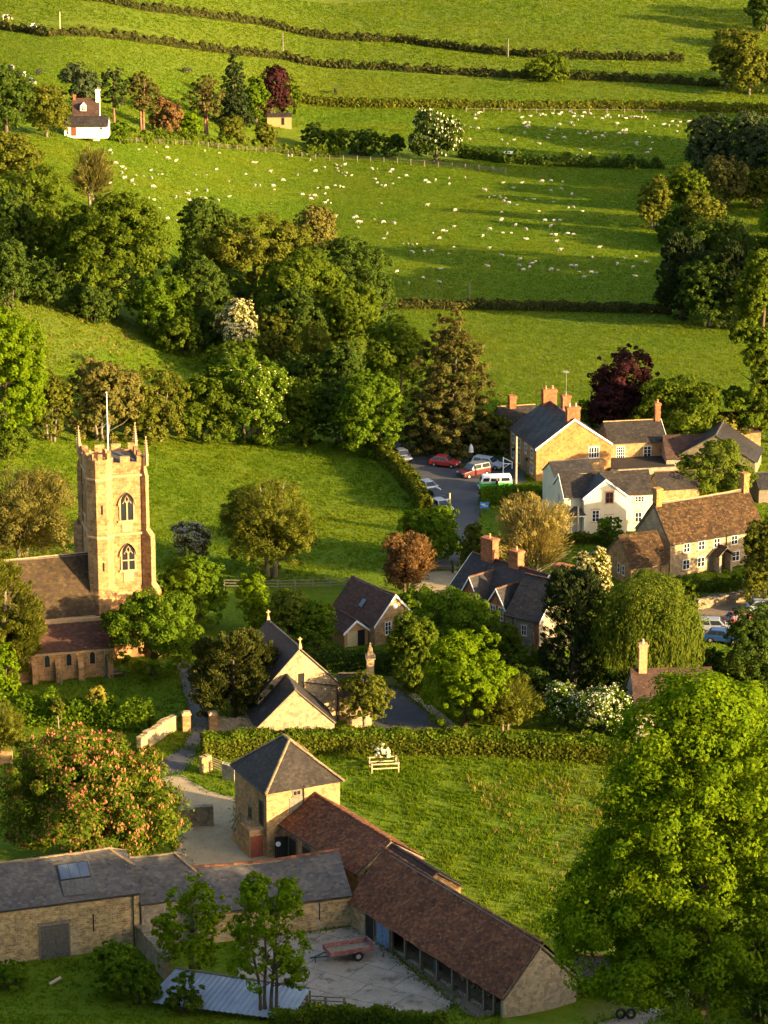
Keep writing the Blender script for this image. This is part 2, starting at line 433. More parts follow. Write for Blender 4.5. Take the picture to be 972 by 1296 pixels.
def make_ground():
    xs = seg((-3000, -600, 300), (-600, -240, 30), (-240, -100, 5), (-100, 100, 1.6), (100, 240, 5), (240, 600, 30), (600, 3000, 300))
    ys = seg((-400, 0, 40), (0, 180, 6), (180, 480, 1.5), (480, 900, 2.5), (900, 1500, 20), (1500, 4500, 250))
    X, Y = np.meshgrid(xs, ys)
    Z = terrain_np(X, Y)
    nx, ny = len(xs), len(ys)
    me = bpy.data.meshes.new('ground')
    V = np.stack([X, Y, Z], -1).reshape(-1, 3)
    me.vertices.add(len(V)); me.vertices.foreach_set('co', V.astype(np.float32).ravel())
    i = np.arange(nx - 1)[None] + nx * np.arange(ny - 1)[:, None]
    q = np.stack([i, i + 1, i + nx + 1, i + nx], -1).reshape(-1, 4)
    me.loops.add(q.size); me.loops.foreach_set('vertex_index', q.astype(np.int32).ravel())
    me.polygons.add(len(q)); me.polygons.foreach_set('loop_start', np.arange(0, q.size, 4, dtype=np.int32))
    me.polygons.foreach_set('use_smooth', np.ones(len(q), bool))
    me.materials.append(M['grass']); me.update(calc_edges=True)
    px, py = to_px(V[:, 0], V[:, 1], V[:, 2])
    tone = np.zeros((len(V), 4), np.float32); tone[:, 3] = 1
    vis = V[:, 1] > 190
    def setp(ch, val, poly):
        k = inpoly(px, py, poly) & vis; tone[k, ch] = val
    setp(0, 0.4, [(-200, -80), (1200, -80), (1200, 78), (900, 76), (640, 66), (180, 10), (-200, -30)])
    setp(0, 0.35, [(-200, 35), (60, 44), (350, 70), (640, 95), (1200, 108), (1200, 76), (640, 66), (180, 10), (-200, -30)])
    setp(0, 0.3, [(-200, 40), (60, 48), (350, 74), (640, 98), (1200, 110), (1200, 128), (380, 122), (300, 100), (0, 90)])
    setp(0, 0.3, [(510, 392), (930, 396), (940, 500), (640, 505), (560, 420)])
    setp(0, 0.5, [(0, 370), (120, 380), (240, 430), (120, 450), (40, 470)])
    setp(1, 0.2, [(700, 930), (800, 930), (790, 1200), (640, 1296), (700, 1240)])
    setp(1, 0.9, [(478, 838), (505, 838), (530, 900), (520, 930), (478, 930)])
    setp(1, 0.8, [(860, 735), (972, 735), (972, 800), (860, 810)])
    setp(1, 0.6, [(740, 1270), (880, 1250), (880, 1320), (740, 1320)])
    ca = me.attributes.new('tone', 'FLOAT_COLOR', 'POINT')
    ca.data.foreach_set('color', tone.ravel())
    o = link('ground', me); tag(o, 'green pasture land of the valley and its hillsides', kind='structure')
make_ground()

# flat sheets on the valley floor
def m_surface(name, c, c2, scale=0.6, fine=12, rough=0.9, cracks=False):
    m, nt = new_mat(name)
    tc = nt.nodes.new('ShaderNodeTexCoord')
    n1 = noise(nt, tc.outputs['Object'], scale, 6, 0.65); n2 = noise(nt, tc.outputs['Object'], fine, 3, 0.7)
    col = ramp(nt, n1.outputs[0], [(0.3, c), (0.68, c2)])
    col = mixc(nt, 0.6, col, ramp(nt, n2.outputs[0], [(0.3, (0.7, 0.7, 0.7)), (0.7, (1.25, 1.22, 1.18))]), 'MULTIPLY')
    if cracks:
        w = noise(nt, tc.outputs['Object'], 0.9, 4)
        mp = nt.nodes.new('ShaderNodeVectorMath'); mp.operation = 'MULTIPLY_ADD'
        lk(nt, w.outputs['Color'], mp.inputs[0]); mp.inputs[1].default_value = (0.5, 0.5, 0); lk(nt, tc.outputs['Object'], mp.inputs[2])
        rt = nt.nodes.new('ShaderNodeMapping'); rt.inputs['Rotation'].default_value = (0, 0, R(32)); lk(nt, mp.outputs[0], rt.inputs[0])
        b = nt.nodes.new('ShaderNodeTexBrick'); b.offset = 0.5
        b.inputs['Scale'].default_value = 1; b.inputs['Brick Width'].default_value = 4.2; b.inputs['Row Height'].default_value = 3.1
        b.inputs['Mortar Size'].default_value = 0.05; b.inputs['Mortar Smooth'].default_value = 0.6
        b.inputs['Color1'].default_value = (1, 1, 1, 1); b.inputs['Color2'].default_value = (0.82, 0.83, 0.84, 1); b.inputs['Mortar'].default_value = (0.35, 0.33, 0.28, 1)
        lk(nt, rt.outputs[0], b.inputs['Vector'])
        col = mixc(nt, 1.0, col, b.outputs['Color'], 'MULTIPLY')
        n3 = noise(nt, tc.outputs['Object'], 0.55, 5, 0.7)
        f = ramp(nt, n3.outputs[0], [(0.54, (0, 0, 0)), (0.64, (1, 1, 1))])
        col = mixc(nt, f, col, mixc(nt, .75, col, (0.075, 0.062, 0.045)))
    finish(nt, col, rough, n2.outputs[0], 0.4, 0.02, 0.2)
    return m
M['asphalt'] = m_surface('asphalt', (0.05, 0.05, 0.056), (0.075, 0.073, 0.076))
M['gravel'] = m_surface('gravel', (0.25, 0.19, 0.11), (0.38, 0.29, 0.17), 0.5, 5)
M['concrete'] = m_surface('yard_concrete', (0.22, 0.186, 0.145), (0.34, 0.285, 0.22), 0.5, 8, 0.9, True)
M['path'] = m_surface('tarmac_path', (0.09, 0.082, 0.078), (0.13, 0.118, 0.11))
M['dirt'] = m_surface('dirt', (0.12, 0.09, 0.06), (0.2, 0.15, 0.1))

def sheet(name, label, poly, mat, h=0.03):
    pts = []
    n = len(poly)
    W = [P(*p) for p in poly]
    for i in range(n):       # subdivide + slight wobble so the edge follows the land and is not ruled
        a, b = W[i], W[(i + 1) % n]
        k = max(1, int((b - a).length / 1.2))
        for j in range(k):
            q = a.lerp(b, j / k)
            w = 0.12 if j else 0
            pts.append((q.x + random.uniform(-w, w), q.y + random.uniform(-w, w)))
    import bmesh
    bm = bmesh.new()
    vs = [bm.verts.new((x, y, 0)) for x, y in pts]
    f = bm.faces.new(vs)
    bmesh.ops.triangulate(bm, faces=[f])
    for v in bm.verts: v.co.z = terrain(v.co.x, v.co.y) + h
    bmesh.ops.recalc_face_normals(bm, faces=bm.faces)
    me = bpy.data.meshes.new(name); bm.to_mesh(me); bm.free(); me.materials.append(mat)
    tag(link(name, me), label, kind='structure')

ROADS = []
def road(name, label, poly, mat, h=0.03):
    ROADS.append([tuple(p) for p in poly]); sheet(name, label, poly, mat, h)
road('village_road', 'grey asphalt village road and pub car park', [(488, 556), (545, 568), (600, 574), (660, 584), (668, 610), (614, 628), (606, 664), (590, 700), (578, 722), (540, 722), (560, 690), (567, 662), (556, 645), (538, 612), (512, 585)], M['asphalt'])
road('gravel_forecourt', 'pale gravel forecourt beside the slate house', [(518, 762), (528, 736), (540, 722.5), (578, 722.5), (600, 735), (590, 775), (545, 790)], M['gravel'])
road('lower_lane', 'dark asphalt lane curving behind the paddock hedge', [(470, 926), (476, 876), (500, 868), (513, 877), (566, 924)], M['asphalt'])
road('lane_verge', 'pale stony kerb strip beside the lane', [(514, 876.5), (523, 876), (585, 922), (568, 924)], M['gravel'], 0.05)
road('church_path', 'grey path climbing between gate pillars to the church', [(222, 838), (238, 836), (252, 870), (268, 912), (268, 926), (250, 944), (240, 950), (232, 945), (243, 920), (236, 890), (228, 860)], M['path'])
road('lane_end', 'short dark tarmac lane below the churchyard gate', [(195, 968), (232, 946), (250, 945), (244, 966), (230, 978), (200, 984)], M['asphalt'], 0.036)
road('gravel_yard', 'pale gravel stable yard', [(200, 985), (230, 980), (262, 1000), (300, 1010), (300, 1050), (345, 1072), (420, 1085), (440, 1110), (250, 1112), (222, 1075), (228, 1030), (225, 1010)], M['gravel'])
road('farm_yard', 'cracked pale concrete farmyard', [(380, 1182), (449, 1173), (474, 1190), (574, 1270), (545, 1290), (420, 1290), (360, 1262), (300, 1250), (300, 1190)], M['concrete'])
road('shed_apron', 'damp dark earth strip along the open cart shed', [(474, 1189.5), (490, 1190), (628, 1284), (606, 1290), (574.5, 1269.5)], M['dirt'], 0.04)
road('dirt_track', 'bare dirt track under the big tree', [(752, 1296), (800, 1283), (870, 1262), (878, 1268), (830, 1290), (800, 1310), (750, 1310)], M['dirt'])
road('garden_ground', 'bare earth parking patch by the stone house', [(872, 770), (900, 752), (975, 745), (985, 800), (900, 815)], M['dirt'])

# ------------------------------------------------------------------ grass blades: upright tufts over the pastures
def grass_field(name, label, poly, dens, h, w, mat, seed, clump=0.0, blades=3, keepout=True, hvar=0.5):
    rng = np.random.default_rng(seed)
    W = [P(*p) for p in poly]
    x0, x1 = min(p.x for p in W), max(p.x for p in W); y0, y1 = min(p.y for p in W), max(p.y for p in W)
    n = int((x1 - x0) * (y1 - y0) * dens)
    x = rng.uniform(x0, x1, n); y = rng.uniform(y0, y1, n)
    k = inpoly(x, y, [(p.x, p.y) for p in W])
    if clump:
        f = np.sin(x * 0.9 + 2 * np.sin(y * 0.37)) * np.sin(y * 0.7 + 1.7 * np.sin(x * 0.45 + y * .13)) + 0.6 * np.sin(x * 2.3 + y * 1.7) * np.sin(y * 2.9 - x)
        k &= rng.random(n) < np.clip(0.5 + clump * f, 0.03, 1)
    if keepout:
        z = terrain_np(x, y); px, py = to_px(x, y, z)
        for r in ROADS: k &= ~inpoly(px, py, r)
    x = x[k]; y = y[k]; n = len(x)
    x = np.repeat(x, blades) + rng.normal(0, w * 0.6, n * blades); y = np.repeat(y, blades) + rng.normal(0, w * 0.6, n * blades)
    n = len(x); z = terrain_np(x, y)
    a = rng.uniform(0, 2 * math.pi, n); hh = h * rng.uniform(1 - hvar, 1 + hvar, n); ww = w * rng.uniform(0.6, 1.4, n) * 0.5
    ln = rng.normal(0, 0.35, (n, 2)) * hh[:, None]
    V = np.empty((n, 3, 3))
    V[:, 0] = np.stack([x - ww * np.cos(a), y - ww * np.sin(a), z - 0.02], -1)
    V[:, 1] = np.stack([x + ww * np.cos(a), y + ww * np.sin(a), z - 0.02], -1)
    V[:, 2] = np.stack([x + ln[:, 0], y + ln[:, 1], z + hh], -1)
    o = link(name, np_mesh(name, V.reshape(-1, 3), 3, [mat]))
    tag(o, label, 'grass', kind='stuff')

G = LEAF['grass']
grass_field('paddock_grass', 'rough sunlit grass of the paddock beyond the red roofs', [(400, 955), (800, 965), (790, 1120), (700, 1235), (560, 1100), (430, 1010)], 22, 0.26, 0.12, G, 1, 0.45)
grass_field('seed_grass', 'dry golden grass heads scattered through the paddock', [(590, 985), (790, 985), (780, 1110), (710, 1150), (640, 1090)], 3.0, 0.42, 0.07, LEAF['drygrass'], 2, 0.7)
grass_field('churchyard_grass', 'short grass on the churchyard slope', [(0, 858), (230, 846), (250, 945), (210, 985), (200, 1010), (0, 1040)], 12, 0.16, 0.14, G, 3, 0.2)
grass_field('foreground_grass', 'shaded grass bank in front of the stone barn', [(-60, 1222), (185, 1208), (215, 1250), (380, 1296), (380, 1330), (-60, 1345)], 16, 0.2, 0.13, G, 4, 0.2)
grass_field('verge_grass', 'grass verge beside the stable yard', [(195, 925), (260, 920), (300, 940), (300, 1008), (255, 998), (235, 975), (200, 965)], 12, 0.16, 0.13, G, 5, 0.2)
grass_field('yard_grass', 'tufts of grass at the yard edge', [(470, 1296), (640, 1272), (640, 1310), (420, 1310)], 12, 0.22, 0.15, G, 6, 0.3)
grass_field('bank_grass', 'tussocky grass of the field behind the church', [(-30, 552), (370, 552), (450, 565), (545, 660), (540, 700), (440, 735), (280, 745), (120, 700), (-30, 720)], 14, 0.18, 0.15, G, 7, 0.35)
grass_field('hill_grass', 'grass of the sunny slope at the left', [(-30, 365), (120, 385), (260, 440), (250, 470), (60, 480), (-30, 470)], 7, 0.22, 0.2, G, 8, 0.2)
grass_field('meadow_grass', 'grass of the meadow behind the village', [(500, 390), (990, 396), (990, 560), (640, 540), (480, 560)], 14, 0.18, 0.13, G, 9, 0.12)
grass_field('sheep_pasture_grass', 'close cropped grass of the sheep pasture', [(20, 175), (300, 182), (830, 210), (990, 215), (990, 400), (480, 392), (200, 330), (20, 300)], 13, 0.16, 0.15, G, 10, 0.08)
grass_field('upper_pasture_grass', 'grass of the fields above the sheep pasture', [(-40, 40), (350, 74), (640, 100), (1010, 110), (1010, 212), (830, 208), (600, 195), (380, 160), (-40, 170)], 6.0, 0.22, 0.24, G, 11, 0.1)
grass_field('hilltop_grass', 'grass of the highest fields', [(-60, -40), (1030, -40), (1030, 108), (640, 98), (350, 72), (-60, 38)], 3.2, 0.28, 0.36, G, 12, 0.15)
grass_field('lime_grass', 'shaded grass beneath the big lime tree', [(740, 1285), (990, 1240), (990, 1330), (720, 1330)], 10, 0.2, 0.15, G, 13, 0.2)
grass_field('hill_rough', 'dry rough grass on the left slope', [(-30, 370), (120, 385), (260, 435), (220, 455), (-30, 440)], 0.3, 0.35, 0.25, LEAF['drygrass'], 14, 0.5)
grass_field('village_grass', 'garden grass between the village houses', [(640, 600), (1000, 560), (1000, 870), (700, 930), (560, 930), (590, 730)], 4, 0.2, 0.3, G, 15, 0.3)

def edge_weeds(name, label, polys, seed, h=.2):
    rng = np.random.default_rng(seed); X = []; Y = []
    for poly in polys:
        W = [P(*k) for k in poly]
        for i in range(len(W)):
            a, b = W[i], W[(i + 1) % len(W)]; n = int((b - a).length * 26)
            t = rng.random(n); g = rng.normal(0, .33, (n, 2)) * (0.4 + np.abs(np.sin(t * (b - a).length * .8 + i)))[:, None]
            X.append(a.x + (b.x - a.x) * t + g[:, 0]); Y.append(a.y + (b.y - a.y) * t + g[:, 1])
    x = np.concatenate(X); y = np.concatenate(Y); n = len(x); z = terrain_np(x, y)
    a = rng.uniform(0, 6.28, n); hh = h * rng.uniform(.4, 1.5, n); ww = .07 * rng.uniform(.6, 1.5, n); ln = rng.normal(0, .5, (n, 2)) * hh[:, None]
    V = np.empty((n, 3, 3))
    V[:, 0] = np.stack([x - ww * np.cos(a), y - ww * np.sin(a), z], -1); V[:, 1] = np.stack([x + ww * np.cos(a), y + ww * np.sin(a), z], -1); V[:, 2] = np.stack([x + ln[:, 0], y + ln[:, 1], z + hh], -1)
    tag(link(name, np_mesh(name, V.reshape(-1, 3), 3, [LEAF['grass']])), label, 'weeds', kind='stuff')
edge_weeds('edge_weeds', 'weeds and grass creeping over the edges of yards and lanes', ROADS, 31)

# ------------------------------------------------------------------ trees
def unit(v): return v / np.maximum(np.linalg.norm(v, axis=-1, keepdims=True), 1e-9)
def rdir(rng, n): return unit(rng.normal(size=(n, 3)))

def leaf_quads(rng, pos, nrm, l, w, tdir=None):
    n = len(pos)
    r = rdir(rng, n) if tdir is None else tdir + 0.25 * rdir(rng, n)
    t = unit(r - nrm * np.sum(r * nrm, -1, keepdims=True)) if tdir is None else unit(r)
    b = unit(np.cross(nrm, t))
    s = rng.uniform(0.5, 1.6, (n, 1))
    V = np.empty((n, 4, 3))
    V[:, 0] = pos + t * l * s; V[:, 1] = pos + b * w * s + t * l * s * 0.15
    V[:, 2] = pos - t * l * s; V[:, 3] = pos - b * w * s + t * l * s * 0.15
    return V.reshape(-1, 3)

def lobes_round(rng, W, D, H, base, nsub, bump=0.42):
    cz = H * (base + 1) / 2; rz = H * (1 - base) / 2
    out = [(0, 0, cz, W / 2 * 0.78, D / 2 * 0.78, rz * 0.82, 1.0)]
    if base < 0.12:                 # foliage sweeping low: a broad skirt
        zl = H * max(base, 0) ; out.append((0, 0, zl + H * 0.27, W / 2 * 0.84, D / 2 * 0.84, H * 0.29, 0.7))
    for i in range(nsub):
        a = 2 * math.pi * (i + rng.uniform(-0.35, 0.35)) / nsub * 1.618 * 2
        el = rng.uniform(-0.75, 1.2)
        s = bump * rng.uniform(0.75, 1.2)
        ce, se = math.cos(el), math.sin(el)
        k = 1 - s * 0.92
        out.append((W / 2 * k * ce * math.cos(a), D / 2 * k * ce * math.sin(a), cz + rz * k * se,
                    W / 2 * s, D / 2 * s, rz * s * 0.95, 0.42))
    return np.array(out)

def clump_leaves(rng, lobes, ncl, cr, per, l, w, up=0.35, jit=0.7, tdir=None, flat=0.75):
    wt = lobes[:, 6] / lobes[:, 6].sum()
    k = rng.choice(len(lobes), ncl, p=wt)
    d = rdir(rng, ncl)
    d[:, 2] = np.where((d[:, 2] < -0.35) & (rng.random(ncl) < 0.5), -d[:, 2], d[:, 2])
    r = np.where(rng.random(ncl) < 0.78, rng.uniform(0.84, 1.0, ncl), rng.random(ncl) ** 0.5)
    st = rng.random(ncl) < 0.10
    r = np.where(st, rng.uniform(1.05, 1.22, ncl), r)
    c = lobes[k, :3] + d * r[:, None] * lobes[k, 3:6]
    cs = cr * np.where(st, rng.uniform(0.3, 0.6, ncl), rng.uniform(0.4, 1.4, ncl))
    kk = np.repeat(np.arange(ncl), per); n = len(kk)
    ld = rdir(rng, n); ld = unit(ld + np.array([0, 0, up * 0.6]) + 0.5 * d[kk])
    pos = c[kk] + ld * (cs[kk] * rng.uniform(0.35, 1.0, n) ** 0.5)[:, None] * np.array([1, 1, flat])
    nrm = unit(ld * 0.9 + d[kk] * 0.45 + rdir(rng, n) * jit + np.array([0, 0, up]))
    return leaf_quads(rng, pos, nrm, l, w, None if tdir is None else tdir(pos, d[kk], rng))

def trunk_mesh(rng, H, top, r0, W, mat, nb=7, base=0.25, fork=1):
    mb = MB()
    for f in range(fork):
        ox = 0 if fork == 1 else (f - (fork - 1) / 2) * W * 0.07
        lean = rng.normal(0, 0.03 * H, 2) + (ox * 1.5, 0)
        pts = []; n = 6
        for i in range(n + 1):
            t = i / n
            pts.append((ox + lean[0] * t ** 1.5 + rng.normal(0, 0.006 * H) * (0 < i), lean[1] * t ** 1.5 + rng.normal(0, 0.006 * H) * (0 < i), H * top * t - 0.3 * (i == 0)))
        rr = [r0 * (1.35 if i == 0 else 1) * (1 - 0.8 * i / n) + 0.02 for i in range(n + 1)]
        mb.tube(pts, rr, 8)
        for b in range(nb):
            t = base + (0.95 - base) * (b + rng.uniform(0, 0.6)) / nb
            i = min(int(t * n), n - 1); q = np.array(pts[i]) * (1 - (t * n - i)) + np.array(pts[i + 1]) * (t * n - i)
            a = b * 2.4 + rng.uniform(-0.4, 0.4)
            ln = W * 0.42 * (1 - 0.55 * t) * rng.uniform(0.7, 1.1)
            rs = r0 * (1 - 0.8 * t) * 0.5
            p1 = q + np.array([math.cos(a) * ln * 0.5, math.sin(a) * ln * 0.5, ln * 0.28])
            p2 = q + np.array([math.cos(a) * ln, math.sin(a) * ln, ln * rng.uniform(0.45, 0.8)])
            mb.tube([q, p1, p2], [rs, rs * 0.65, rs * 0.2], 5, cap=False)
            for s in range(2):
                p3 = p1 + (p2 - p1) * rng.uniform(0, 0.5); aa = a + rng.choice([-1, 1]) * rng.uniform(0.4, 0.9)
                p4 = p3 + np.array([math.cos(aa), math.sin(aa), 0.7]) * ln * 0.5
                mb.tube([p3, p4], [rs * 0.4, rs * 0.12], 4, cap=False)
    return mb.mesh('trunk', M[mat], True)

TREEGROUP = None
NLEAF = 0
def tree(name, label, x0, x1, yt, yb, kind, shape='round', cat='tree', blossom=None, dens=1.0, base=None, seed=None, group=None, fill=1.0, leafpx=1.15, depth=1.0, nsub=9, bump=.42, fork=1, leafy=.3, trunk=True, rawH=None, dy=0.0):
    global NLEAF
    rng = np.random.default_rng(seed if seed is not None else int(abs(x0 * 13 + yt * 7 + x1 * 3)) % 99991)
    b = P((x0 + x1) / 2, yb)
    s = scale_at(b)
    dep = math.atan2(CAMZ - b.z, math.hypot(b.x, b.y))
    W = (x1 - x0) / s; D = W * depth
    H = (yb - yt) / s / math.cos(dep)
    if shape in ('bush', 'round'):      # the crown bulges towards and away from the camera as well
        H = max(H - 0.10 * D * math.tan(dep), H * 0.8)
    b = b + Vector((0, dy, 0)); b.z = terrain(b.x, b.y)
    root = empty(name, b, 0, label, cat, group)
    l = leafpx / (s * 0.79); w = l * 0.62
    mat = LEAF[kind]
    bark = BARKOF.get(kind, 'bark')
    area = W * H
    nleaf = int(dens * 3.6 * area / (0.6 * l * l))
    cr = max(1.7 * l, W * (0.07 if W < 14 else 0.06))
    per = int(np.clip(1.15 * math.pi * cr * cr / (1.2 * l * l), 26, 150))
    if shape in ('round', 'bush'):
        bs = base if base is not None else (0.16 if shape == 'round' else -0.12)
        lob = lobes_round(rng, W, D, H, bs, nsub, bump)
        V = clump_leaves(rng, lob, max(12, nleaf // per), cr, per, l, w)
    elif shape == 'bell':               # narrow domed top spreading into a wide low skirt
        c = []
        prof = [(0.235, .55), (.265, .84), (.315, 1.0), (.40, .94), (.49, .83), (.58, .73), (.67, .67), (.76, .63), (.85, .58), (.915, .48), (.955, .30)]
        for z, f in prof:
            rr = W / 2 * f; nb = max(3, int(3 + 11 * f))
            for j in range(nb):
                a = 2 * math.pi * (j + rng.uniform(-.3, .3)) / nb + z * 9; s_ = W * rng.uniform(.075, .125) * (1 if f > .3 else .8)
                if math.sin(a) < -.55 and z < .39 and rng.random() < .75: continue
                q = max(0, rr - s_ * .9)
                c.append((q * math.cos(a), q * math.sin(a) * depth, H * (z + rng.uniform(-.025, .025)), s_, s_, s_ * .85, 1.0))
            if f > .3: c.append((0, 0, H * z, rr * .6, rr * .6 * depth, H * .06, .55 * f))
        lob = np.array(c)
        V = clump_leaves(rng, lob, max(12, nleaf // per), cr, per, l, w)
    elif shape == 'twig':               # fine upright or radiating shoots with little leaf on them
        bs = base if base is not None else 0.05
        lob = lobes_round(rng, W, D, H, bs, nsub)
        ns = max(20, int(nleaf * 0.75) // 14); per_ = 14
        k = rng.choice(len(lob), ns, p=lob[:, 6] / lob[:, 6].sum()); d = rdir(rng, ns); d[:, 2] = np.where(d[:, 2] < -.2, -d[:, 2], d[:, 2])
        en = lob[k, :3] + d * lob[k, 3:6] * rng.uniform(.75, 1.12, (ns, 1)); en[:, 2] = np.maximum(en[:, 2], .05 * H)
        so_ = np.stack([en[:, 0] * .06, en[:, 1] * .06, H * rng.uniform(.06, .3, ns)], -1)
        ct = so_ * .45 + en * .55 + np.array([0, 0, 1.0]) * (H * rng.uniform(-.02, .12, (ns, 1)))
        t = rng.uniform(.3, 1.0, (ns, per_, 1))
        B = lambda t: (1 - t) ** 2 * so_[:, None] + 2 * t * (1 - t) * ct[:, None] + t * t * en[:, None]
        pos = B(t).reshape(-1, 3); tg = unit((B(t + .03) - B(t - .03)).reshape(-1, 3))
        pos = pos + rng.normal(0, .05 * l / .15 + .02 * W * t.reshape(-1, 1) * .4, (len(pos), 3))
        V = leaf_quads(rng, pos, rdir(rng, len(pos)), l * 2.0, l * 0.2, unit(tg + .25 * rdir(rng, len(pos))))
        V = np.concatenate([V, clump_leaves(rng, lob, max(12, int(nleaf * leafy) // per), cr, per, l * .8, w * .75)])
    elif shape == 'cone':
        bs = base if base is not None else 0.04
        lv = max(8, int(H / 1.0)); c = []
        for i in range(lv):
            t = (i + 0.5) / lv
            rr = W / 2 * min(1, (1 - t) ** 0.52 * 1.05) * rng.uniform(0.78, 1.12) + 0.15
            nb = max(4, int(9 * (1 - t) + 3))
            for j in range(nb):
                a = 2 * math.pi * (j + rng.uniform(0, 0.8)) / nb + i * 1.3
                q = rr * rng.uniform(0.6, 1.05)
                c.append((q * 0.78 * math.cos(a), q * 0.78 * math.sin(a), H * (bs + (1 - bs) * t) - q * 0.12, max(0.3, q * 0.36), max(0.3, q * 0.36), max(0.28, H / lv * 0.65), (0.3 + q)))
            c.append((0, 0, H * (bs + (1 - bs) * t), rr * .45, rr * .45, H / lv * .8, .5 + rr * 1.5))
        lob = np.array(c)
        V = clump_leaves(rng, lob, max(20, nleaf // per), cr * 0.7, per, l * 1.15, w * 0.75, 0.1, 0.8, flat=0.6)
    elif shape == 'pine':               # bare trunk with flattish plates of needles high up
        c = []
        for i in range(9):
            t = i / 8
            a = i * 2.4; q = W * 0.3 * math.sin(math.pi * (0.12 + 0.8 * t)) 
            c.append((q * math.cos(a), q * math.sin(a), H * (0.42 + 0.48 * t), W * 0.3, W * 0.3, H * 0.1, 1.0))
        lob = np.array(c)
        V = clump_leaves(rng, lob, max(20, int(nleaf * 0.62) // per), cr * 0.8, per, l, w * 0.8, 0.3)
        bark = 'pinebark'
    elif shape == 'willow':
        lob = lobes_round(rng, W * 0.92, D * 0.92, H, 0.35, 8)
        ns = int(nleaf / 20)
        k = rng.integers(0, len(lob), ns); d = rdir(rng, ns); d[:, 2] = np.abs(d[:, 2]) * 0.9 - 0.15
        st = lob[k, :3] + d * lob[k, 3:6]
        ln = rng.uniform(0.18, 0.5, ns) * H; ln = np.minimum(ln, np.maximum(st[:, 2] - 0.1 * H, 0.4))
        per = 20; kk = np.repeat(np.arange(ns), per); n = len(kk)
        t = rng.random(n)
        pos = st[kk] + np.stack([d[kk, 0] * 0.25 * t * W * 0.12, d[kk, 1] * 0.25 * t * W * 0.12, -t * ln[kk]], -1) + rng.normal(0, 0.10 + 0.04 * l, (n, 3))
        nrm = unit(d[kk] * np.array([1, 1, 0.2]) + rdir(rng, n) * 0.7)
        td = np.tile(np.array([0, 0, -1.0]), (n, 1))
        V = leaf_quads(rng, pos, nrm, l * 1.7, l * 0.38, td)
        V = np.concatenate([V, clump_leaves(rng, lob, max(10, int(nleaf * 0.3) // 26), cr, 26, l, w * 0.7)])
    elif shape == 'yew':                # dark, upswept, layered sprays
        lob = lobes_round(rng, W, D, H, -0.03, 14, 0.34)
        td = lambda pos, d, r: unit(d * np.array([1, 1, 0.2]) + np.array([0, 0, 0.9]))
        V = clump_leaves(rng, lob, max(12, nleaf // per), cr, per, l * 1.5, w * 0.6, 0.2, 0.7, td)
    elif shape == 'column':             # tall airy poplar-like crown with gaps
        c = []
        for i in range(44):
            t = rng.uniform(0.10, 1.0); a = rng.uniform(0, 6.28)
            q = W * 0.34 * math.sin(math.pi * min(1, 0.15 + t * 0.83)) ** 0.7 * rng.uniform(0.3, 1.1)
            c.append((q * math.cos(a), q * math.sin(a), H * t * 0.97, W * 0.12, W * 0.12, H * 0.045, 1.0))
        lob = np.array(c)
        V = clump_leaves(rng, lob, max(20, int(nleaf * 0.85) // per), cr * 0.8, per, l, w)
    nq = len(V) // 4; NLEAF += nq
    link('crown', np_mesh('crown', V, 4, [mat]), root)
    if blossom:
        bk, amt = blossom
        n = int(amt * nq)
        kk = rng.choice(nq, n, replace=False)
        c = V.reshape(-1, 4, 3)[kk].mean(1)
        ctr = np.array([0, 0, H * 0.5]); o = unit(c - ctr)
        pos = c + o * l * 1.2
        Vb = leaf_quads(rng, pos, unit(o + rdir(rng, n) * 0.6), l * 0.7, l * 0.55)
        if bk == 'pink' or bk == 'candle':   # upright candles
            Vb = leaf_quads(rng, pos, unit(o * np.array([1, 1, 0.1]) + rdir(rng, n) * 0.4), l * 0.95, l * 0.5, np.tile(np.array([0, 0, 1.0]), (n, 1)))
        link('blossom', np_mesh('blossom', Vb, 4, [LEAF['white' if bk == 'candle' else bk]]), root)
    if trunk:
        r0 = max(0.05, 0.028 * H * (1 if shape != 'column' else 0.7))
        if shape == 'cone': link('trunk', trunk_mesh(rng, H, 0.72, r0 * .8, W * 0.5, bark, 3, 0.1), root)
        elif shape == 'pine': link('trunk', trunk_mesh(rng, H, 0.92, r0 * 0.75, W * 0.8, bark, 5, 0.5, 2 if W / H > 0.5 else 1), root)
        elif shape == 'bush': link('stem', trunk_mesh(rng, H, 0.6, r0 * 0.6, W, bark, 5, 0.15, 3), root)
        elif shape == 'twig': link('trunk', trunk_mesh(rng, H, 0.85, r0 * 0.8, W, bark, 12, 0.12, 2), root)
        elif shape == 'willow': link('trunk', trunk_mesh(rng, H, 0.7, r0, W * 0.7, bark, 7, 0.35), root)
        else: link('trunk', trunk_mesh(rng, H, 0.82, r0 / fork ** .7, W * 0.85, bark, 9 if shape != 'round' else 8, 0.25, fork), root)
    return root

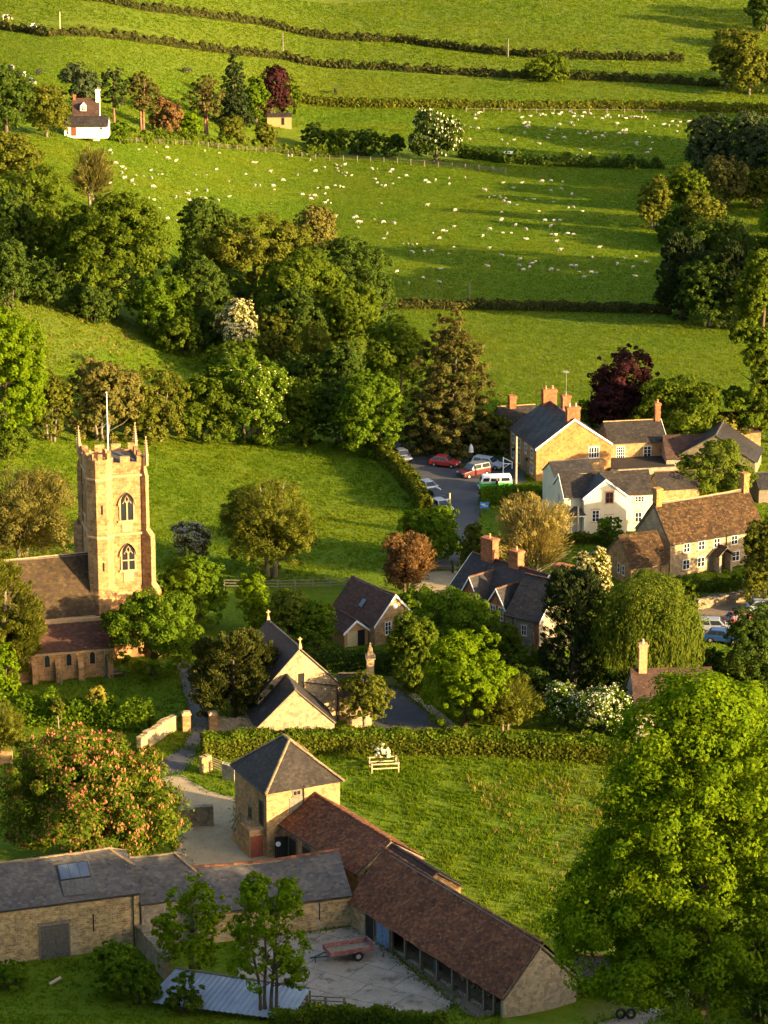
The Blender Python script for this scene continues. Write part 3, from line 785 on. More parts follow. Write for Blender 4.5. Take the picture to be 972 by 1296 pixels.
def hedge(name, label, pts, h, w, kind, leafpx=1.4, dens=1.0, rough=0.25, seed=0, topkind=None, cat='hedge', hv=0.15):
    rng = np.random.default_rng(seed + len(pts) * 17 + int(pts[0][0]))
    W = [P(*p) for p in pts]
    root = None
    L = [(W[i + 1] - W[i]).length for i in range(len(W) - 1)]
    tot = sum(L); s = scale_at(W[len(W) // 2])
    l = leafpx / (s * 0.79)
    n = int(dens * 2.4 * tot * (h + w) * 1.6 / (0.6 * l * l) * 0.5)
    # core: dark woody body so the hedge is solid, in segments that follow the land
    t = rng.uniform(0, tot, n); cum = np.concatenate([[0], np.cumsum(L)])
    i = np.clip(np.searchsorted(cum, t) - 1, 0, len(L) - 1)
    A = np.array([tuple(p) for p in W]); f = ((t - cum[i]) / np.array(L)[i])[:, None]
    c = A[i] * (1 - f) + A[i + 1] * f
    dr = unit((A[i + 1] - A[i]) * np.array([1, 1, 0])); nm = np.stack([-dr[:, 1], dr[:, 0], 0 * dr[:, 0]], -1)
    hl = h * (1 + hv * np.sin(t * 0.9 + seed) * np.sin(t * 0.37 + 1.3 * seed) + hv * 0.7 * np.sin(t * 2.3))
    wl = w * (1 + hv * np.sin(t * 0.7 + 2 + seed))
    a = rng.uniform(-0.35, math.pi + 0.35, n)
    rr = np.where(rng.random(n) < 0.8, rng.uniform(0.85, 1.05, n), rng.random(n) ** 0.5)
    # superellipse cross-section: flat-ish top and sides
    ca, sa = np.cos(a), np.sin(a)
    ex = np.sign(ca) * np.abs(ca) ** 0.55; ez = np.maximum(np.sign(sa) * np.abs(sa) ** 0.55, -0.1)
    pos = c + nm * (ex * rr * wl / 2)[:, None] + rng.normal(0, rough * 0.3, (n, 3))
    low = rng.random(n) < 0.35
    zz = np.where(low, rng.random(n) * hl, ez * rr * hl)
    pos[:, 2] = terrain_np(pos[:, 0], pos[:, 1]) + np.maximum(zz + rng.normal(0, rough * 0.2, n), 0)
    outn = nm * ex[:, None] + np.array([0, 0, 1.0]) * np.maximum(ez, 0.1)[:, None]
    nrm = unit(outn + rdir(rng, n) * 0.8)
    V = leaf_quads(rng, pos, nrm, l, l * 0.62)
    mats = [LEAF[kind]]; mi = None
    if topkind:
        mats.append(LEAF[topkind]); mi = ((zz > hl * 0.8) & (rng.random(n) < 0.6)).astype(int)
    me = np_mesh(name, V, 4, mats, mi)
    o = link(name, me); tag(o, label, cat)
    global NLEAF
    NLEAF += n
    return o

# INSERT
# ------------------------------------------------------------------ buildings
class RoofB:
    """roof covering: overlapping tiles one by one on a solid slab"""
    def __init__(s, seed): s.v = []; s.f = []; s.m = []; s.rng = np.random.default_rng(seed); s.nt = 0
    def quad(s, a, m=0):
        b = len(s.v); s.v += [tuple(p) for p in a]; s.f.append(list(range(b, b + len(a)))); s.m.append(m)
    def plane(s, O, U, V, N, poly, ex, tw, th, warp=None, slab=0.10, m=0, sink=0.0):
        O, U, V, N = (np.array(k, float) for k in (O, U, V, N))
        rng = s.rng
        W = warp or (lambda u, v: 0.0)
        at = lambda u, v, h: O + U * u + V * v + N * h + np.array([0, 0, -W(u, v)])
        vmax = max(p[1] for p in poly); vmin = min(p[1] for p in poly)
        # slab
        n = len(poly); b = len(s.v)
        s.v += [tuple(at(p[0], p[1], -sink)) for p in poly] + [tuple(at(p[0], p[1], -slab - sink)) for p in poly]
        s.f.append(list(range(b, b + n))); s.m.append(1)
        s.f.append(list(range(b + n, b + 2 * n))[::-1]); s.m.append(1)
        for i in range(n):
            j = (i + 1) % n; s.f.append([b + i, b + n + i, b + n + j, b + j]); s.m.append(1)
        def span(v):
            xs = []
            for i in range(n):
                (x1, y1), (x2, y2) = poly[i], poly[(i + 1) % n]
                if (y1 > v) != (y2 > v): xs.append(x1 + (v - y1) * (x2 - x1) / (y2 - y1))
            return (min(xs), max(xs)) if len(xs) >= 2 else None
        nr = max(1, int(round((vmax - vmin) / ex))); e = (vmax - vmin) / nr
        for r in range(nr):
            v0 = vmin + r * e; v1 = min(v0 + e * 1.15, vmax)
            sp = span(v0 + e * 0.5)
            if sp is None: continue
            sl = span(min(v0 + 0.02 * e + 1e-4, vmax - 1e-4)) or sp; sh = span(v1 - 1e-3) or sp
            k = max(1, int(round((sp[1] - sp[0]) / tw)))
            off = 0.5 if r % 2 else 0.0
            ed = np.clip((np.arange(k + 2) - off) / k, 0, 1)
            for i in range(k + 1):
                if ed[i + 1] - ed[i] < 1e-3: continue
                a0, a1 = ed[i], ed[i + 1]
                hh = th * rng.uniform(0.75, 1.35); dv = rng.normal(0, 0.07 * e); tl = rng.normal(0, 0.006)
                L0 = sl[0] + (sl[1] - sl[0]) * a0; L1 = sl[0] + (sl[1] - sl[0]) * a1
                H0 = sh[0] + (sh[1] - sh[0]) * a0; H1 = sh[0] + (sh[1] - sh[0]) * a1
                p0 = at(L0, v0 + dv - 0.02, hh + tl); p1 = at(L1, v0 + dv - 0.02, hh - tl)
                p2 = at(H1, v1, 0.012); p3 = at(H0, v1, 0.012)
                q0 = at(L0, v0 + dv - 0.02, 0.004); q1 = at(L1, v0 + dv - 0.02, 0.004)
                b = len(s.v); s.v += [tuple(p) for p in (p0, p1, p2, p3, q0, q1)]
                s.f.append([b, b + 1, b + 2, b + 3]); s.m.append(m)
                s.f.append([b + 4, b + 5, b + 1, b]); s.m.append(m)
    def ridge(s, a, bb, r=0.13, step=0.42, m=2, warp=None):
        a = np.array(a, float); bb = np.array(bb, float); d = bb - a; L = np.linalg.norm(d)
        if L < 0.05: return
        d /= L; sd = np.cross(d, [0, 0, 1.0]); sd /= np.linalg.norm(sd); up = np.cross(sd, d)
        n = max(1, int(L / step))
        for i in range(n):
            t0, t1 = L * i / n, L * (i + 1) / n - 0.015
            h = s.rng.uniform(-0.012, 0.02); rr = r * s.rng.uniform(0.9, 1.1)
            ring = []
            for t in (t0, t1):
                w = warp(t) if warp else 0.0
                for k in range(5):
                    an = math.pi * k / 4
                    ring.append(a + d * t + sd * rr * math.cos(an) * 1.15 + up * (rr * math.sin(an) * 0.75 + h - 0.02) + np.array([0, 0, -w]))
            b = len(s.v); s.v += [tuple(p) for p in ring]
            for k in range(4): s.f.append([b + k, b + k + 1, b + 6 + k, b + 5 + k]); s.m.append(m)
            s.f.append([b, b + 1, b + 2, b + 3, b + 4]); s.m.append(m); s.f.append([b + 9, b + 8, b + 7, b + 6, b + 5]); s.m.append(m)
    def build(s, name, mats, parent):
        me = bpy.data.meshes.new(name); me.from_pydata(s.v, [], s.f)
        for m in mats: me.materials.append(m)
        me.polygons.foreach_set('material_index', s.m); me.update()
        return link(name, me, parent)

TILES = {'slate': (0.24, 0.33, 0.022), 'darkslate': (0.24, 0.33, 0.018), 'greyslate': (0.24, 0.33, 0.022), 'redtile': (0.22, 0.26, 0.05),
         'browntile': (0.22, 0.28, 0.04), 'stonetile': (0.27, 0.34, 0.05), 'navetile': (0.3, 0.36, 0.05), 'aisletile': (0.26, 0.3, 0.035)}

class House: pass

def house(name, label, cat, x, y, ang, L, W, he, dh, wall, roof, ridgem='redtile', over=0.25, verge=0.12, hip=(0, 0), hipf=(0, 0), sag=0.0,
          group=None, z=None, barge=None, wallholes=True, gutter=True, drop=1.2, open_front=False, ridger=0.13, seed=0):
    h = House(); zz = terrain(x, y) if z is None else z
    root = empty(name, (x, y, zz), R(ang), label, cat, group)
    h.root, h.L, h.W, h.he, h.dh = root, L, W, he, dh
    mb = MB(); hw = W / 2; t = 0.34
    def gable(x0, f, hp):
        top = he + dh * (1 - 0.02) - 0.14
        if hp > 0:
            zt = he + dh * f
            prof = [(0, -drop), (W, -drop), (W, he - 0.1), (W - hw * f, zt - 0.1), (hw * f, zt - 0.1), (0, he - 0.1)] if f > 0 else [(0, -drop), (W, -drop), (W, he - 0.1), (0, he - 0.1)]
        else: prof = [(0, -drop), (W, -drop), (W, he - 0.1), (hw, top), (0, he - 0.1)]
        n = len(prof)
        vs = [(x0, p[0], p[1]) for p in prof] + [(x0 + t, p[0], p[1]) for p in prof]
        mb.poly(vs, [list(range(n)), list(range(n, 2 * n))[::-1]] + [(i, n + i, n + (i + 1) % n, (i + 1) % n) for i in range(n)])
    gable(0, hipf[0], hip[0]); gable(L - t, hipf[1], hip[1])
    if not open_front: mb.bx(t, L - t, 0, t, -drop, he - 0.08)
    mb.bx(t, L - t, W - t, W, -drop, he - 0.08)
    h.wall = mb.build('wall', M[wall], root)
    # roof
    ex, tw, th = TILES[roof]
    rb = RoofB(seed + int(abs(x * 7 + y)))
    p = math.atan2(dh, hw); cs, sn = math.cos(p), math.sin(p); vlen = math.hypot(dh, hw); ov = over
    vt = vlen + ov
    def prof(x0, sgn):
        return
    hl, hr = hip; fl, fr = hipf
    vg = verge
    # 2-D outline of a slope: u along the ridge, v up the slope
    poly = []
    lo = -vg if (hl == 0 or fl > 0) else -ov; ro = L + vg if (hr == 0 or fr > 0) else L + ov
    poly.append((lo, 0)); poly.append((ro, 0))
    if hr > 0 and fr > 0: poly.append((ro, ov + vlen * fr))
    poly.append((L - hr if hr > 0 else ro, vt))
    if hl > 0 and abs((L - hr if hr > 0 else ro) - hl) < 0.02: pass
    else: poly.append((hl if hl > 0 else lo, vt))
    if hl > 0 and fl > 0: poly.append((lo, ov + vlen * fl))
    wp = (lambda u, v: sag * max(0, math.sin(math.pi * min(max(u / L, 0), 1))) * (0.35 + 0.65 * v / vt) + 0.035 * math.sin(u * 1.3 + v) + 0.02 * math.sin(u * 3.1 - v * 2)) if sag else None
    rb.plane((0, -ov * cs, he - ov * sn), (1, 0, 0), (0, cs, sn), (0, -sn, cs), poly, ex, tw, th, wp, sink=sag * 1.1 + (.05 if sag else 0))
    poly2 = [(L - u, v) for u, v in poly]
    wp2 = (lambda u, v: wp(L - u, v)) if sag else None
    rb.plane((L, W + ov * cs, he - ov * sn), (-1, 0, 0), (0, -cs, sn), (0, sn, cs), poly2, ex, tw, th, wp2, sink=sag * 1.1 + (.05 if sag else 0))
    for side, hp, f in ((0, hl, fl), (1, hr, fr)):
        if hp <= 0: continue
        dh2 = dh * (1 - f); run = hp + (0 if f == 0 else vg)
        pv = math.atan2(dh2, run); vl = math.hypot(dh2, run); o2 = ov if f == 0 else 0.12
        wd = W * (1 - f); c2, s2 = math.cos(pv), math.sin(pv)
        y0 = hw * f; z0 = he + dh * f; k = o2 / vl
        pl = [(-wd / 2 * k, 0), (wd + wd / 2 * k, 0), (wd / 2, vl + o2)]
        if side: rb.plane((L + (0 if f == 0 else vg) + o2 * c2, y0, z0 - o2 * s2), (0, 1, 0), (-c2, 0, s2), (s2, 0, c2), pl, ex, tw, th)
        else: rb.plane((-(0 if f == 0 else vg) - o2 * c2, W - y0, z0 - o2 * s2), (0, -1, 0), (c2, 0, s2), (-s2, 0, c2), pl, ex, tw, th)
    top = he + dh + 0.02
    a = (hl if hl > 0 else -vg, hw, top); b = (L - hr if hr > 0 else L + vg, hw, top)
    if b[0] - a[0] > 0.1: rb.ridge(a, b, ridger, warp=(lambda t_: sag * math.sin(math.pi * min(1, t_ / L))) if sag else None)
    for hp, f, xe, xr in ((hl, fl, (-vg if fl > 0 else -ov), hl), (hr, fr, (L + (vg if fr > 0 else ov)), L - hr)):
        if hp > 0:
            oz = 0 if f > 0 else ov * sn; oy = 0 if f > 0 else ov * cs
            for yy in ((hw * f - oy), (W - hw * f + oy)):
                rb.ridge((xe, yy, he + dh * f - oz + 0.03), (xr, hw, top), ridger * 0.9)
    h.roof = rb.build('roof', [M[roof], M['timber'], M[ridgem]], root)
    if barge:
        mb = MB()
        for x0 in ((-vg - 0.05) if 'l' in barge else None, (L + vg + 0.002) if 'r' in barge else None):
            if x0 is None: continue
            for sg in (0, 1):
                y0 = -ov * cs if sg == 0 else W + ov * cs
                q = [(y0, he - ov * sn - 0.22), (y0, he - ov * sn + 0.05), (hw, he + dh + 0.06), (hw, he + dh - 0.22)]
                vs = [(x0, k[0], k[1]) for k in q] + [(x0 + 0.05, k[0], k[1]) for k in q]
                mb.poly(vs, [(0, 1, 2, 3), (7, 6, 5, 4)] + [(i, (i + 1) % 4, 4 + (i + 1) % 4, 4 + i) for i in range(4)])
        mb.build('bargeboard', M['white'], root)
    if gutter:
        mb = MB(); yy = -ov * cs - 0.03; zz2 = he - ov * sn - 0.03
        mb.tube([(0, yy, zz2), (L, yy, zz2)], 0.065, 6)
        mb.build('gutter', M['iron'], root)
    return h

def on_side(h, side, u, z, out=0.0):
    if side == 'f': return (u, -out, z), 0.0
    if side == 'r': return (h.L + out, u, z), R(90)
    if side == 'b': return (u, h.W + out, z), R(180)
    return (-out, u, z), R(-90)

WINCACHE = {}
def window(h, side, u, z, w=0.9, hh=1.1, cols=2, rows=2, frame='white', sill='hamtrim', arch=False, parent=None):
    """u is the centre; each window is one part with its pane below it"""
    key = (w, hh, cols, rows, frame, sill, arch)
    if key not in WINCACHE:
        mb = MB(); f = 0.075; d0, d1 = -0.045, 0.03
        mb.bx(-w / 2, -w / 2 + f, d0, d1, 0, hh); mb.bx(w / 2 - f, w / 2, d0, d1, 0, hh)
        mb.bx(-w / 2 + f, w / 2 - f, d0, d1, 0, f); mb.bx(-w / 2 + f, w / 2 - f, d0, d1, hh - f, hh)
        for i in range(1, cols):
            xx = -w / 2 + w * i / cols; mb.bx(xx - 0.032, xx + 0.032, d0 + 0.008, d1, f, hh - f)
        for i in range(1, rows):
            zz = hh * i / rows; mb.bx(-w / 2 + f, w / 2 - f, d0 + 0.016, d1, zz - 0.02, zz + 0.02)
        mb.bx(-w / 2 - 0.1, w / 2 + 0.1, -0.12, 0.03, -0.1, -0.004, 1)
        mb.bx(-w / 2 - 0.12, w / 2 + 0.12, -0.035, 0.03, hh + 0.004, hh + 0.18, 1)
        p = MB(); p.bx(-w / 2 + f, w / 2 - f, -0.012, 0.03, f, hh - f)
        WINCACHE[key] = (mb.mesh('window', [M[frame], M[sill]]), p.mesh('pane', M['glass']))
    a, b = WINCACHE[key]
    loc, rz = on_side(h, side, u, z)
    o = link('window', a, parent or h.root, loc, (0, 0, rz)); link('pane', b, o)
    return o

def door(h, side, u, z, w, hh, mat, parts=1, name='door', label=None, frame=True):
    loc, rz = on_side(h, side, u, z)
    mb = MB()
    for i in range(parts):
        x0 = -w / 2 + w * i / parts + 0.015; x1 = -w / 2 + w * (i + 1) / parts - 0.015
        n = max(2, int((x1 - x0) / 0.16))
        for k in range(n):
            mb.bx(x0 + (x1 - x0) * k / n + 0.006, x0 + (x1 - x0) * (k + 1) / n - 0.006, -0.05 - 0.008 * (k % 2), 0.02, 0, hh)
        for q in (0.12, 0.48, 0.9): mb.bx(x0 + 0.03, x1 - 0.03, -0.085, -0.045, hh * q - 0.06, hh * q + 0.06)
    o = mb.build(name, M[mat], h.root, loc, rz)
    if frame:
        f = MB(); f.bx(-w / 2 - 0.1, -w / 2, -0.07, 0.02, 0, hh + 0.1); f.bx(w / 2, w / 2 + 0.1, -0.07, 0.02, 0, hh + 0.1); f.bx(-w / 2, w / 2, -0.07, 0.02, hh, hh + 0.1)
        f.build('frame', M['timber'], o)
    k = MB(); k.box((w * 0.05, -0.1, hh * 0.48), (0.05, 0.06, 0.12)); k.build('handle', M['iron'], o)
    if label: o['label'] = label
    return o

def chimney(h, u, v, zb, zt, w, d, mat='brick', pots=1, potm='pot', band=True):
    mb = MB()
    mb.bx(u - w / 2, u + w / 2, v - d / 2, v + d / 2, zb, zt - 0.36)
    mb.bx(u - w / 2 - 0.06, u + w / 2 + 0.06, v - d / 2 - 0.06, v + d / 2 + 0.06, zt - 0.36, zt - 0.2)
    mb.bx(u - w / 2 - 0.11, u + w / 2 + 0.11, v - d / 2 - 0.11, v + d / 2 + 0.11, zt - 0.2, zt - 0.06)
    mb.bx(u - w / 2 - 0.03, u + w / 2 + 0.03, v - d / 2 - 0.03, v + d / 2 + 0.03, zt - 0.06, zt)
    if band: mb.bx(u - w / 2 - 0.04, u + w / 2 + 0.04, v - d / 2 - 0.04, v + d / 2 + 0.04, zb + (zt - zb) * 0.55, zb + (zt - zb) * 0.55 + 0.12)
    o = mb.build('chimney', M[mat], h.root)
    for i in range(pots):
        q = MB(); mx = max(w, d)
        off = (i - (pots - 1) / 2) * (mx / max(pots, 1))
        c = (u + (off if w >= d else 0), v + (off if d > w else 0))
        q.tube([(c[0], c[1], zt - 0.02), (c[0], c[1], zt + 0.1), (c[0], c[1], zt + 0.42), (c[0], c[1], zt + 0.46)], [0.15, 0.11, 0.1, 0.13], 8)
        q.build('chimney_pot', M[potm], o)
    return o

def part(h, name, mb, mat, **k):
    o = mb.build(name, M[mat] if isinstance(mat, str) else [M[i] for i in mat], h.root)
    return o

def downpipe(h, side, u, top, bottom=0.0):
    loc, rz = on_side(h, side, u, 0)
    mb = MB(); mb.tube([(0, -0.25, top), (0, -0.08, top - 0.25), (0, -0.08, bottom)], 0.05, 6)
    mb.build('downpipe', M['iron'], h.root, loc, rz)

# ---- farm: stone barn in the left foreground
H = house('stone_barn', 'long rubble stone barn with grey slate roof and black glazed panel, left foreground', 'barn', -35.6, 218.4, 18.2, 16.0, 7.6, 5.05, 2.5, 'barn', 'slate', 'hipstone', hip=(0, 1.7), hipf=(0, 0.55), sag=0.12)
door(H, 'f', 8.75, 0.02, 2.4, 2.95, 'greydoor', 2, 'barn_door', 'weathered grey double plank door')
mb = MB(); mb.bx(-1.45, 1.45, -0.03, 0.02, 2.99, 3.3); H2 = mb.build('lintel', M['timber'], H.root, (8.75, 0, 0))
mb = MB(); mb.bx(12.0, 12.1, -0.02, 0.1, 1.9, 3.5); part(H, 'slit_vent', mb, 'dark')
downpipe(H, 'f', 15.45, 4.95)
pitch = math.atan2(2.5, 3.8)
sk = MB(); sk.bx(-1.3, 1.3, 0, 1.55, 0.05, 0.13)
so = sk.build('roof_glazing', M['iron'], H.root, (11.0, 3.8 * 0.42, 5.05 + 2.5 * 0.42)); so.rotation_euler = (pitch, 0, 0)
for i in range(3):
    q = MB(); q.bx(-1.22 + i * 0.83, -1.22 + i * 0.83 + 0.78, 0.07, 1.48, 0.13, 0.14); q.build('pane', m_plain('sky_lit_glass', (0.06, 0.085, 0.13), 0.35, 0.1, 1, 0.3) if i == 0 else bpy.data.materials['sky_lit_glass'], so)
q = MB(); q.bx(-1.3, 1.35, -1.6, -0.06, 0.05, 0.062); o = q.build('roof_patch', M['patch'], H.root, (11.0, 3.8 * 0.42, 5.05 + 2.5 * 0.42)); o.rotation_euler = (pitch, 0, 0)

H = house('barn_range', 'short slate roofed range joined to the right end of the stone barn', 'barn', -20.25, 223.3, 18, 5.2, 7.6, 4.0, 2.5, 'greystone', 'slate', 'hipstone', hip=(0, 1.4), hipf=(0, 0.5), sag=0.1, over=0.2, verge=0.05)
H = house('cattle_shed', 'low slate roofed stone shed with sagging lit ridge behind the saplings', 'barn', -15.6, 223.6, 17, 13.4, 8.2, 3.0, 2.35, 'barn', 'slate', 'redtile', sag=0.28, verge=0.05, ridger=0.17)
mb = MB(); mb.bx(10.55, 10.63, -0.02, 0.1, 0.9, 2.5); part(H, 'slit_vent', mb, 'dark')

H = house('cart_shed', 'long open fronted cart shed with red clay tile roof and timber posts', 'barn', -2.9, 227.6, -56.7, 22.4, 7.2, 2.45, 3.75, 'greystone', 'redtile', 'redtile', over=0.35, verge=0.15, open_front=True, gutter=False, sag=0.15, z=0.0)
mb = MB(); mb.bx(0.34, 2.3, 0, 0.34, -0.5, 2.35); part(H, 'front_wall', mb, 'barn')
mb = MB(); mb.bx(0.1, 22.2, 0.02, 0.2, 2.05, 2.3); part(H, 'eaves_beam', mb, 'timber')
for u in (4.0, 6.3, 8.3, 10.6, 13.0, 15.2, 17.4, 19.6, 21.0):
    mb = MB(); mb.box((0, 0, 0.12), (0.34, 0.34, 0.5)); mb.box((0, 0, 1.2), (0.2, 0.2, 2.0)); mb.build('post', M['timber'], H.root, (u, 0.14, 0))
door(H, 'f', 3.15, 0.0, 1.2, 2.2, 'blackdoor', 1); door(H, 'f', 5.15, 0.0, 1.9, 2.15, 'bluedoor', 2, label='faded blue double door')
mb = MB(); mb.bx(0.34, 22.0, 0.2, 0.5, -0.1, 0.12); part(H, 'kerb', mb, 'concrete')
mb = MB(); mb.bx(0.35, 22.05, 0.51, 6.85, -0.1, 0.06); part(H, 'floor', mb, 'dirt')
rg = np.random.default_rng(3)
tag(bpy.data.objects.new('x', None)) if False else None
logs = MB()
for i in range(260):
    u = rg.uniform(14.0, 19.2); zz = rg.uniform(0.1, 1.65); r = rg.uniform(0.07, 0.14); ln = rg.uniform(0.35, 0.6)
    yy = 1.6 + zz * 0.25 + rg.uniform(-0.1, 0.1)
    logs.tube([(u, yy, zz), (u + rg.uniform(-.04, .04), yy + ln, zz + rg.uniform(-.03, .03))], r, 6, 0 if rg.random() < .35 else 1)
o = logs.build('firewood_stack', [M['logend'], M['bark']], None, tuple(H.root.location), R(-56.7)); tag(o, 'stack of split firewood logs stored inside the open cart shed', 'firewood')
# oil drum and clutter inside
mb = MB(); mb.tube([(0, 0, 0), (0, 0, .02), (0, 0, .45), (0, 0, .47), (0, 0, .9), (0, 0, .92)], [.29, .3, .29, .31, .29, .27], 14)
cq = H.root.matrix_basis @ Vector((10.9, 1.5, 0.06)); 
o = mb.build('oil_drum', m_plain('green_drum', (0.07, 0.12, 0.10), 0.5, 0.2), None, (H.root.location.x + math.cos(R(-56.7)) * 11.4 + math.sin(R(56.7)) * 1.2, H.root.location.y + math.sin(R(-56.7)) * 11.4 + math.cos(R(56.7)) * 1.2, 0.05)); tag(o, 'dull green drum standing between the cart shed posts', 'drum')
# lean-to at the far right end
H = house('lean_to_shed', 'dark low open shed under the lime tree at the cart shed end', 'shed', 15.2, 213.6, -10, 4.5, 4.0, 2.0, 0.9, 'greystone', 'greyslate', gutter=False, open_front=True, z=0.0)

H = house('stable_range', 'long stable with plum red tile roof running down from the pyramid roofed building', 'stable', -9.3, 242.9, -58.1, 13.4, 6.6, 3.2, 2.25, 'gold', 'redtile', 'redtile', over=0.3, verge=0.05, open_front=True, sag=0.06)
door(H, 'f', 2.2, 0, 1.3, 2.3, 'blackdoor', 1, 'stable_door'); door(H, 'f', 4.6, 0, 1.3, 2.3, 'blackdoor', 1, 'stable_door'); door(H, 'f', 6.8, 0, 1.3, 2.3, 'blackdoor', 1, 'stable_door')
mb = MB()
for a, b in ((0.3, 1.5), (2.9, 3.9), (5.3, 6.1), (7.5, 13.0)): mb.bx(a, b, 0, 0.34, -0.5, 3.1)
mb.bx(0.3, 13.0, 0.05, 0.3, 2.45, 3.1); part(H, 'front_wall', mb, 'gold')
for (lx, ly, rz, nm) in ((-0.75, -1.55, 60, 0), (0.9, -1.15, 66, 1)):
    mb = MB()
    for k in range(9): mb.bx(k * 0.165, k * 0.165 + 0.155, -0.03 - 0.006 * (k % 2), 0.03, 0.05, 2.3)
    for q in (0.25, 1.2, 2.1): mb.bx(0.03, 1.45, 0.03, 0.065, q, q + 0.13)
    o = mb.build('open_door', M['blackdoor'], H.root, (lx, ly, 0), R(rz)); o['label'] = 'black plank door leaf swung open with round white sign'
    q = MB(); q.tube([(0.32, -0.045, 1.6), (0.32, -0.06, 1.6)], 0.24, 18); q.build('round_sign', M['white'], o)
H = house('stable_extension', 'lower brown tiled roof at the far end of the stable', 'stable', -1.5, 232.2, -58.1, 7.2, 5.0, 3.3, 1.75, 'gold', 'browntile', 'browntile', over=0.2, verge=0.2)

# two storey pyramid roofed building
H = house('granary', 'square two storey golden stone granary with hipped slate roof', 'granary', -13.7, 249.0, -64.8, 7.5, 7.2, 6.5, 3.2, 'gold', 'greyslate', 'hipstone', hip=(3.1, 3.1), over=0.4, ridger=0.15)
door(H, 'f', 6.3, 2.75, 0.9, 2.3, 'blackdoor', 1, 'loft_door'); window(H, 'f', 3.6, 2.3, 0.9, 1.2, 2, 2, 'timber', 'timber')
mb = MB(); mb.bx(4.6, 7.0, -1.5, -0.003, -0.5, 2.6); part(H, 'stair_platform', mb, 'gold')
mb = MB()
for i in range(8): mb.bx(2.2 + i * 0.3, 2.2 + (i + 1) * 0.3 - 0.003, -1.3, -0.004, -0.5, 0.3 * (i + 1))
part(H, 'stair', mb, 'gold')
mb = MB(); mb.bx(7.003, 7.06, -1.4, -0.2, 0, 2.05); part(H, 'stair_door', mb, 'reddoor')
mb = MB()
for u in (4.7, 5.8, 6.9): mb.tube([(u, -1.42, 2.6), (u, -1.42, 3.55)], 0.025, 5)
for zz in (3.05, 3.55): mb.tube([(4.7, -1.42, zz), (6.9, -1.42, zz)], 0.022, 5)
mb.tube([(4.7, -1.42, 3.5), (2.2, -1.3, 1.1)], 0.025, 5)
part(H, 'railing', mb, 'iron')
mb = MB(); mb.bx(7.503, 7.54, 2.2, 3.7, 3.8, 5.3); part(H, 'boarded_opening', mb, 'timber'); window(H, 'r', 2.95, 5.5, 0.8, 0.5, 2, 1, 'timber', 'timber')
downpipe(H, 'r', 3.6, 6.4, 4)

# ---- chapel like hall group
H = house('gabled_hall', 'pale stone hall with tall narrow gable slit and stone cross on its gable', 'hall', -4.3, 278.0, 112, 9.2, 9.0, 3.8, 4.5, 'pale', 'darkslate', 'slate', over=0.15, verge=0.2)
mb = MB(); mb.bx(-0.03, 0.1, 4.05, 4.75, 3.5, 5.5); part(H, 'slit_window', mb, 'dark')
mb = MB(); mb.bx(-0.07, -0.031, 3.9, 4.05, 3.4, 5.6); mb.bx(-0.07, -0.031, 4.75, 4.9, 3.4, 5.6); mb.bx(-0.07, -0.031, 3.9, 4.9, 5.6, 5.8); part(H, 'window_surround', mb, 'hamtrim')
for xx in (-0.1, 9.3):
    mb = MB(); mb.box((xx, 4.5, 8.5), (0.34, 0.34, 0.5), taper=.6); mb.box((xx, 4.5, 9.05), (0.12, 0.12, .75)); mb.box((xx, 4.5, 9.2), (0.12, 0.42, 0.12)); part(H, 'stone_cross', mb, 'hamtrim')
mb = MB(); mb.bx(-0.24, -0.1, -0.3, 9.3, 3.55, 3.6); 
mb = MB(); mb.tube([(-0.12, 0.5, 3.6), (-0.12, 0.5, 0)], 0.07, 6); mb.tube([(-0.12, 0.5, 3.7), (-0.14, 4.2, 4.6)], 0.06, 6); part(H, 'downpipe', mb, 'iron')
H = house('front_hall', 'pale stone single storey hall end with steep gable facing the paddock hedge', 'hall', -4.95, 272.3, 103, 6.0, 7.9, 1.9, 3.75, 'pale', 'darkslate', 'slate', over=0.2, verge=0.15)
mb = MB(); mb.bx(-0.06, 0.05, 1.6, 2.7, 0.1, 0.75); part(H, 'name_board', mb, 'orangewood')
mb = MB(); mb.bx(-0.04, 0.05, 3.7, 4.2, 5.1, 5.4); part(H, 'gable_vent', mb, 'hamtrim')
H = house('hall_wing', 'low stone wing on the right of the gabled hall', 'hall', -4.5, 277.6, 2, 3.4, 5.0, 2.9, 1.3, 'pale', 'greyslate', 'gold')
mb = MB(); mb.box((3.2, 2.5, 3.2), (0.75, 0.75, 5.2)); mb.box((3.2, 2.5, 5.95), (1.0, 1.0, 0.3)); mb.box((3.2, 2.5, 6.5), (0.7, 0.7, 0.8), taper=0.55); mb.box((3.2, 2.5, 7.15), (0.3, 0.3, 0.6), taper=0.4); part(H, 'stone_chimney', mb, 'hamtrim')

# ---- small tiled cottage + garden shed
H = house('tiled_cottage', 'small cottage with dark brown tiled roof and two white windows in its lit gable', 'cottage', -5.7, 307.6, -55, 8.2, 5.4, 2.5, 2.95, 'gold', 'browntile', 'browntile', barge='r', over=0.3, sag=.08)
for u in (1.75, 3.65): window(H, 'r', u, 1.0, 0.85, 1.5, 2, 3)
mb = MB(); mb.tube([(8.2, 2.7, 4.1), (8.26, 2.7, 4.1)], 0.32, 8); part(H, 'roundel', mb, 'white')
sk = MB(); sk.bx(-0.4, 0.4, 0, 1.1, 0.06, 0.13); so = sk.build('skylight', M['iron'], H.root, (4.3, 0.75, 3.3)); so.rotation_euler = (math.atan2(2.95, 2.7), 0, 0)
q = MB(); q.bx(-0.32, 0.32, 0.08, 1.02, 0.13, 0.14); q.build('pane', bpy.data.materials['sky_lit_glass'], so)
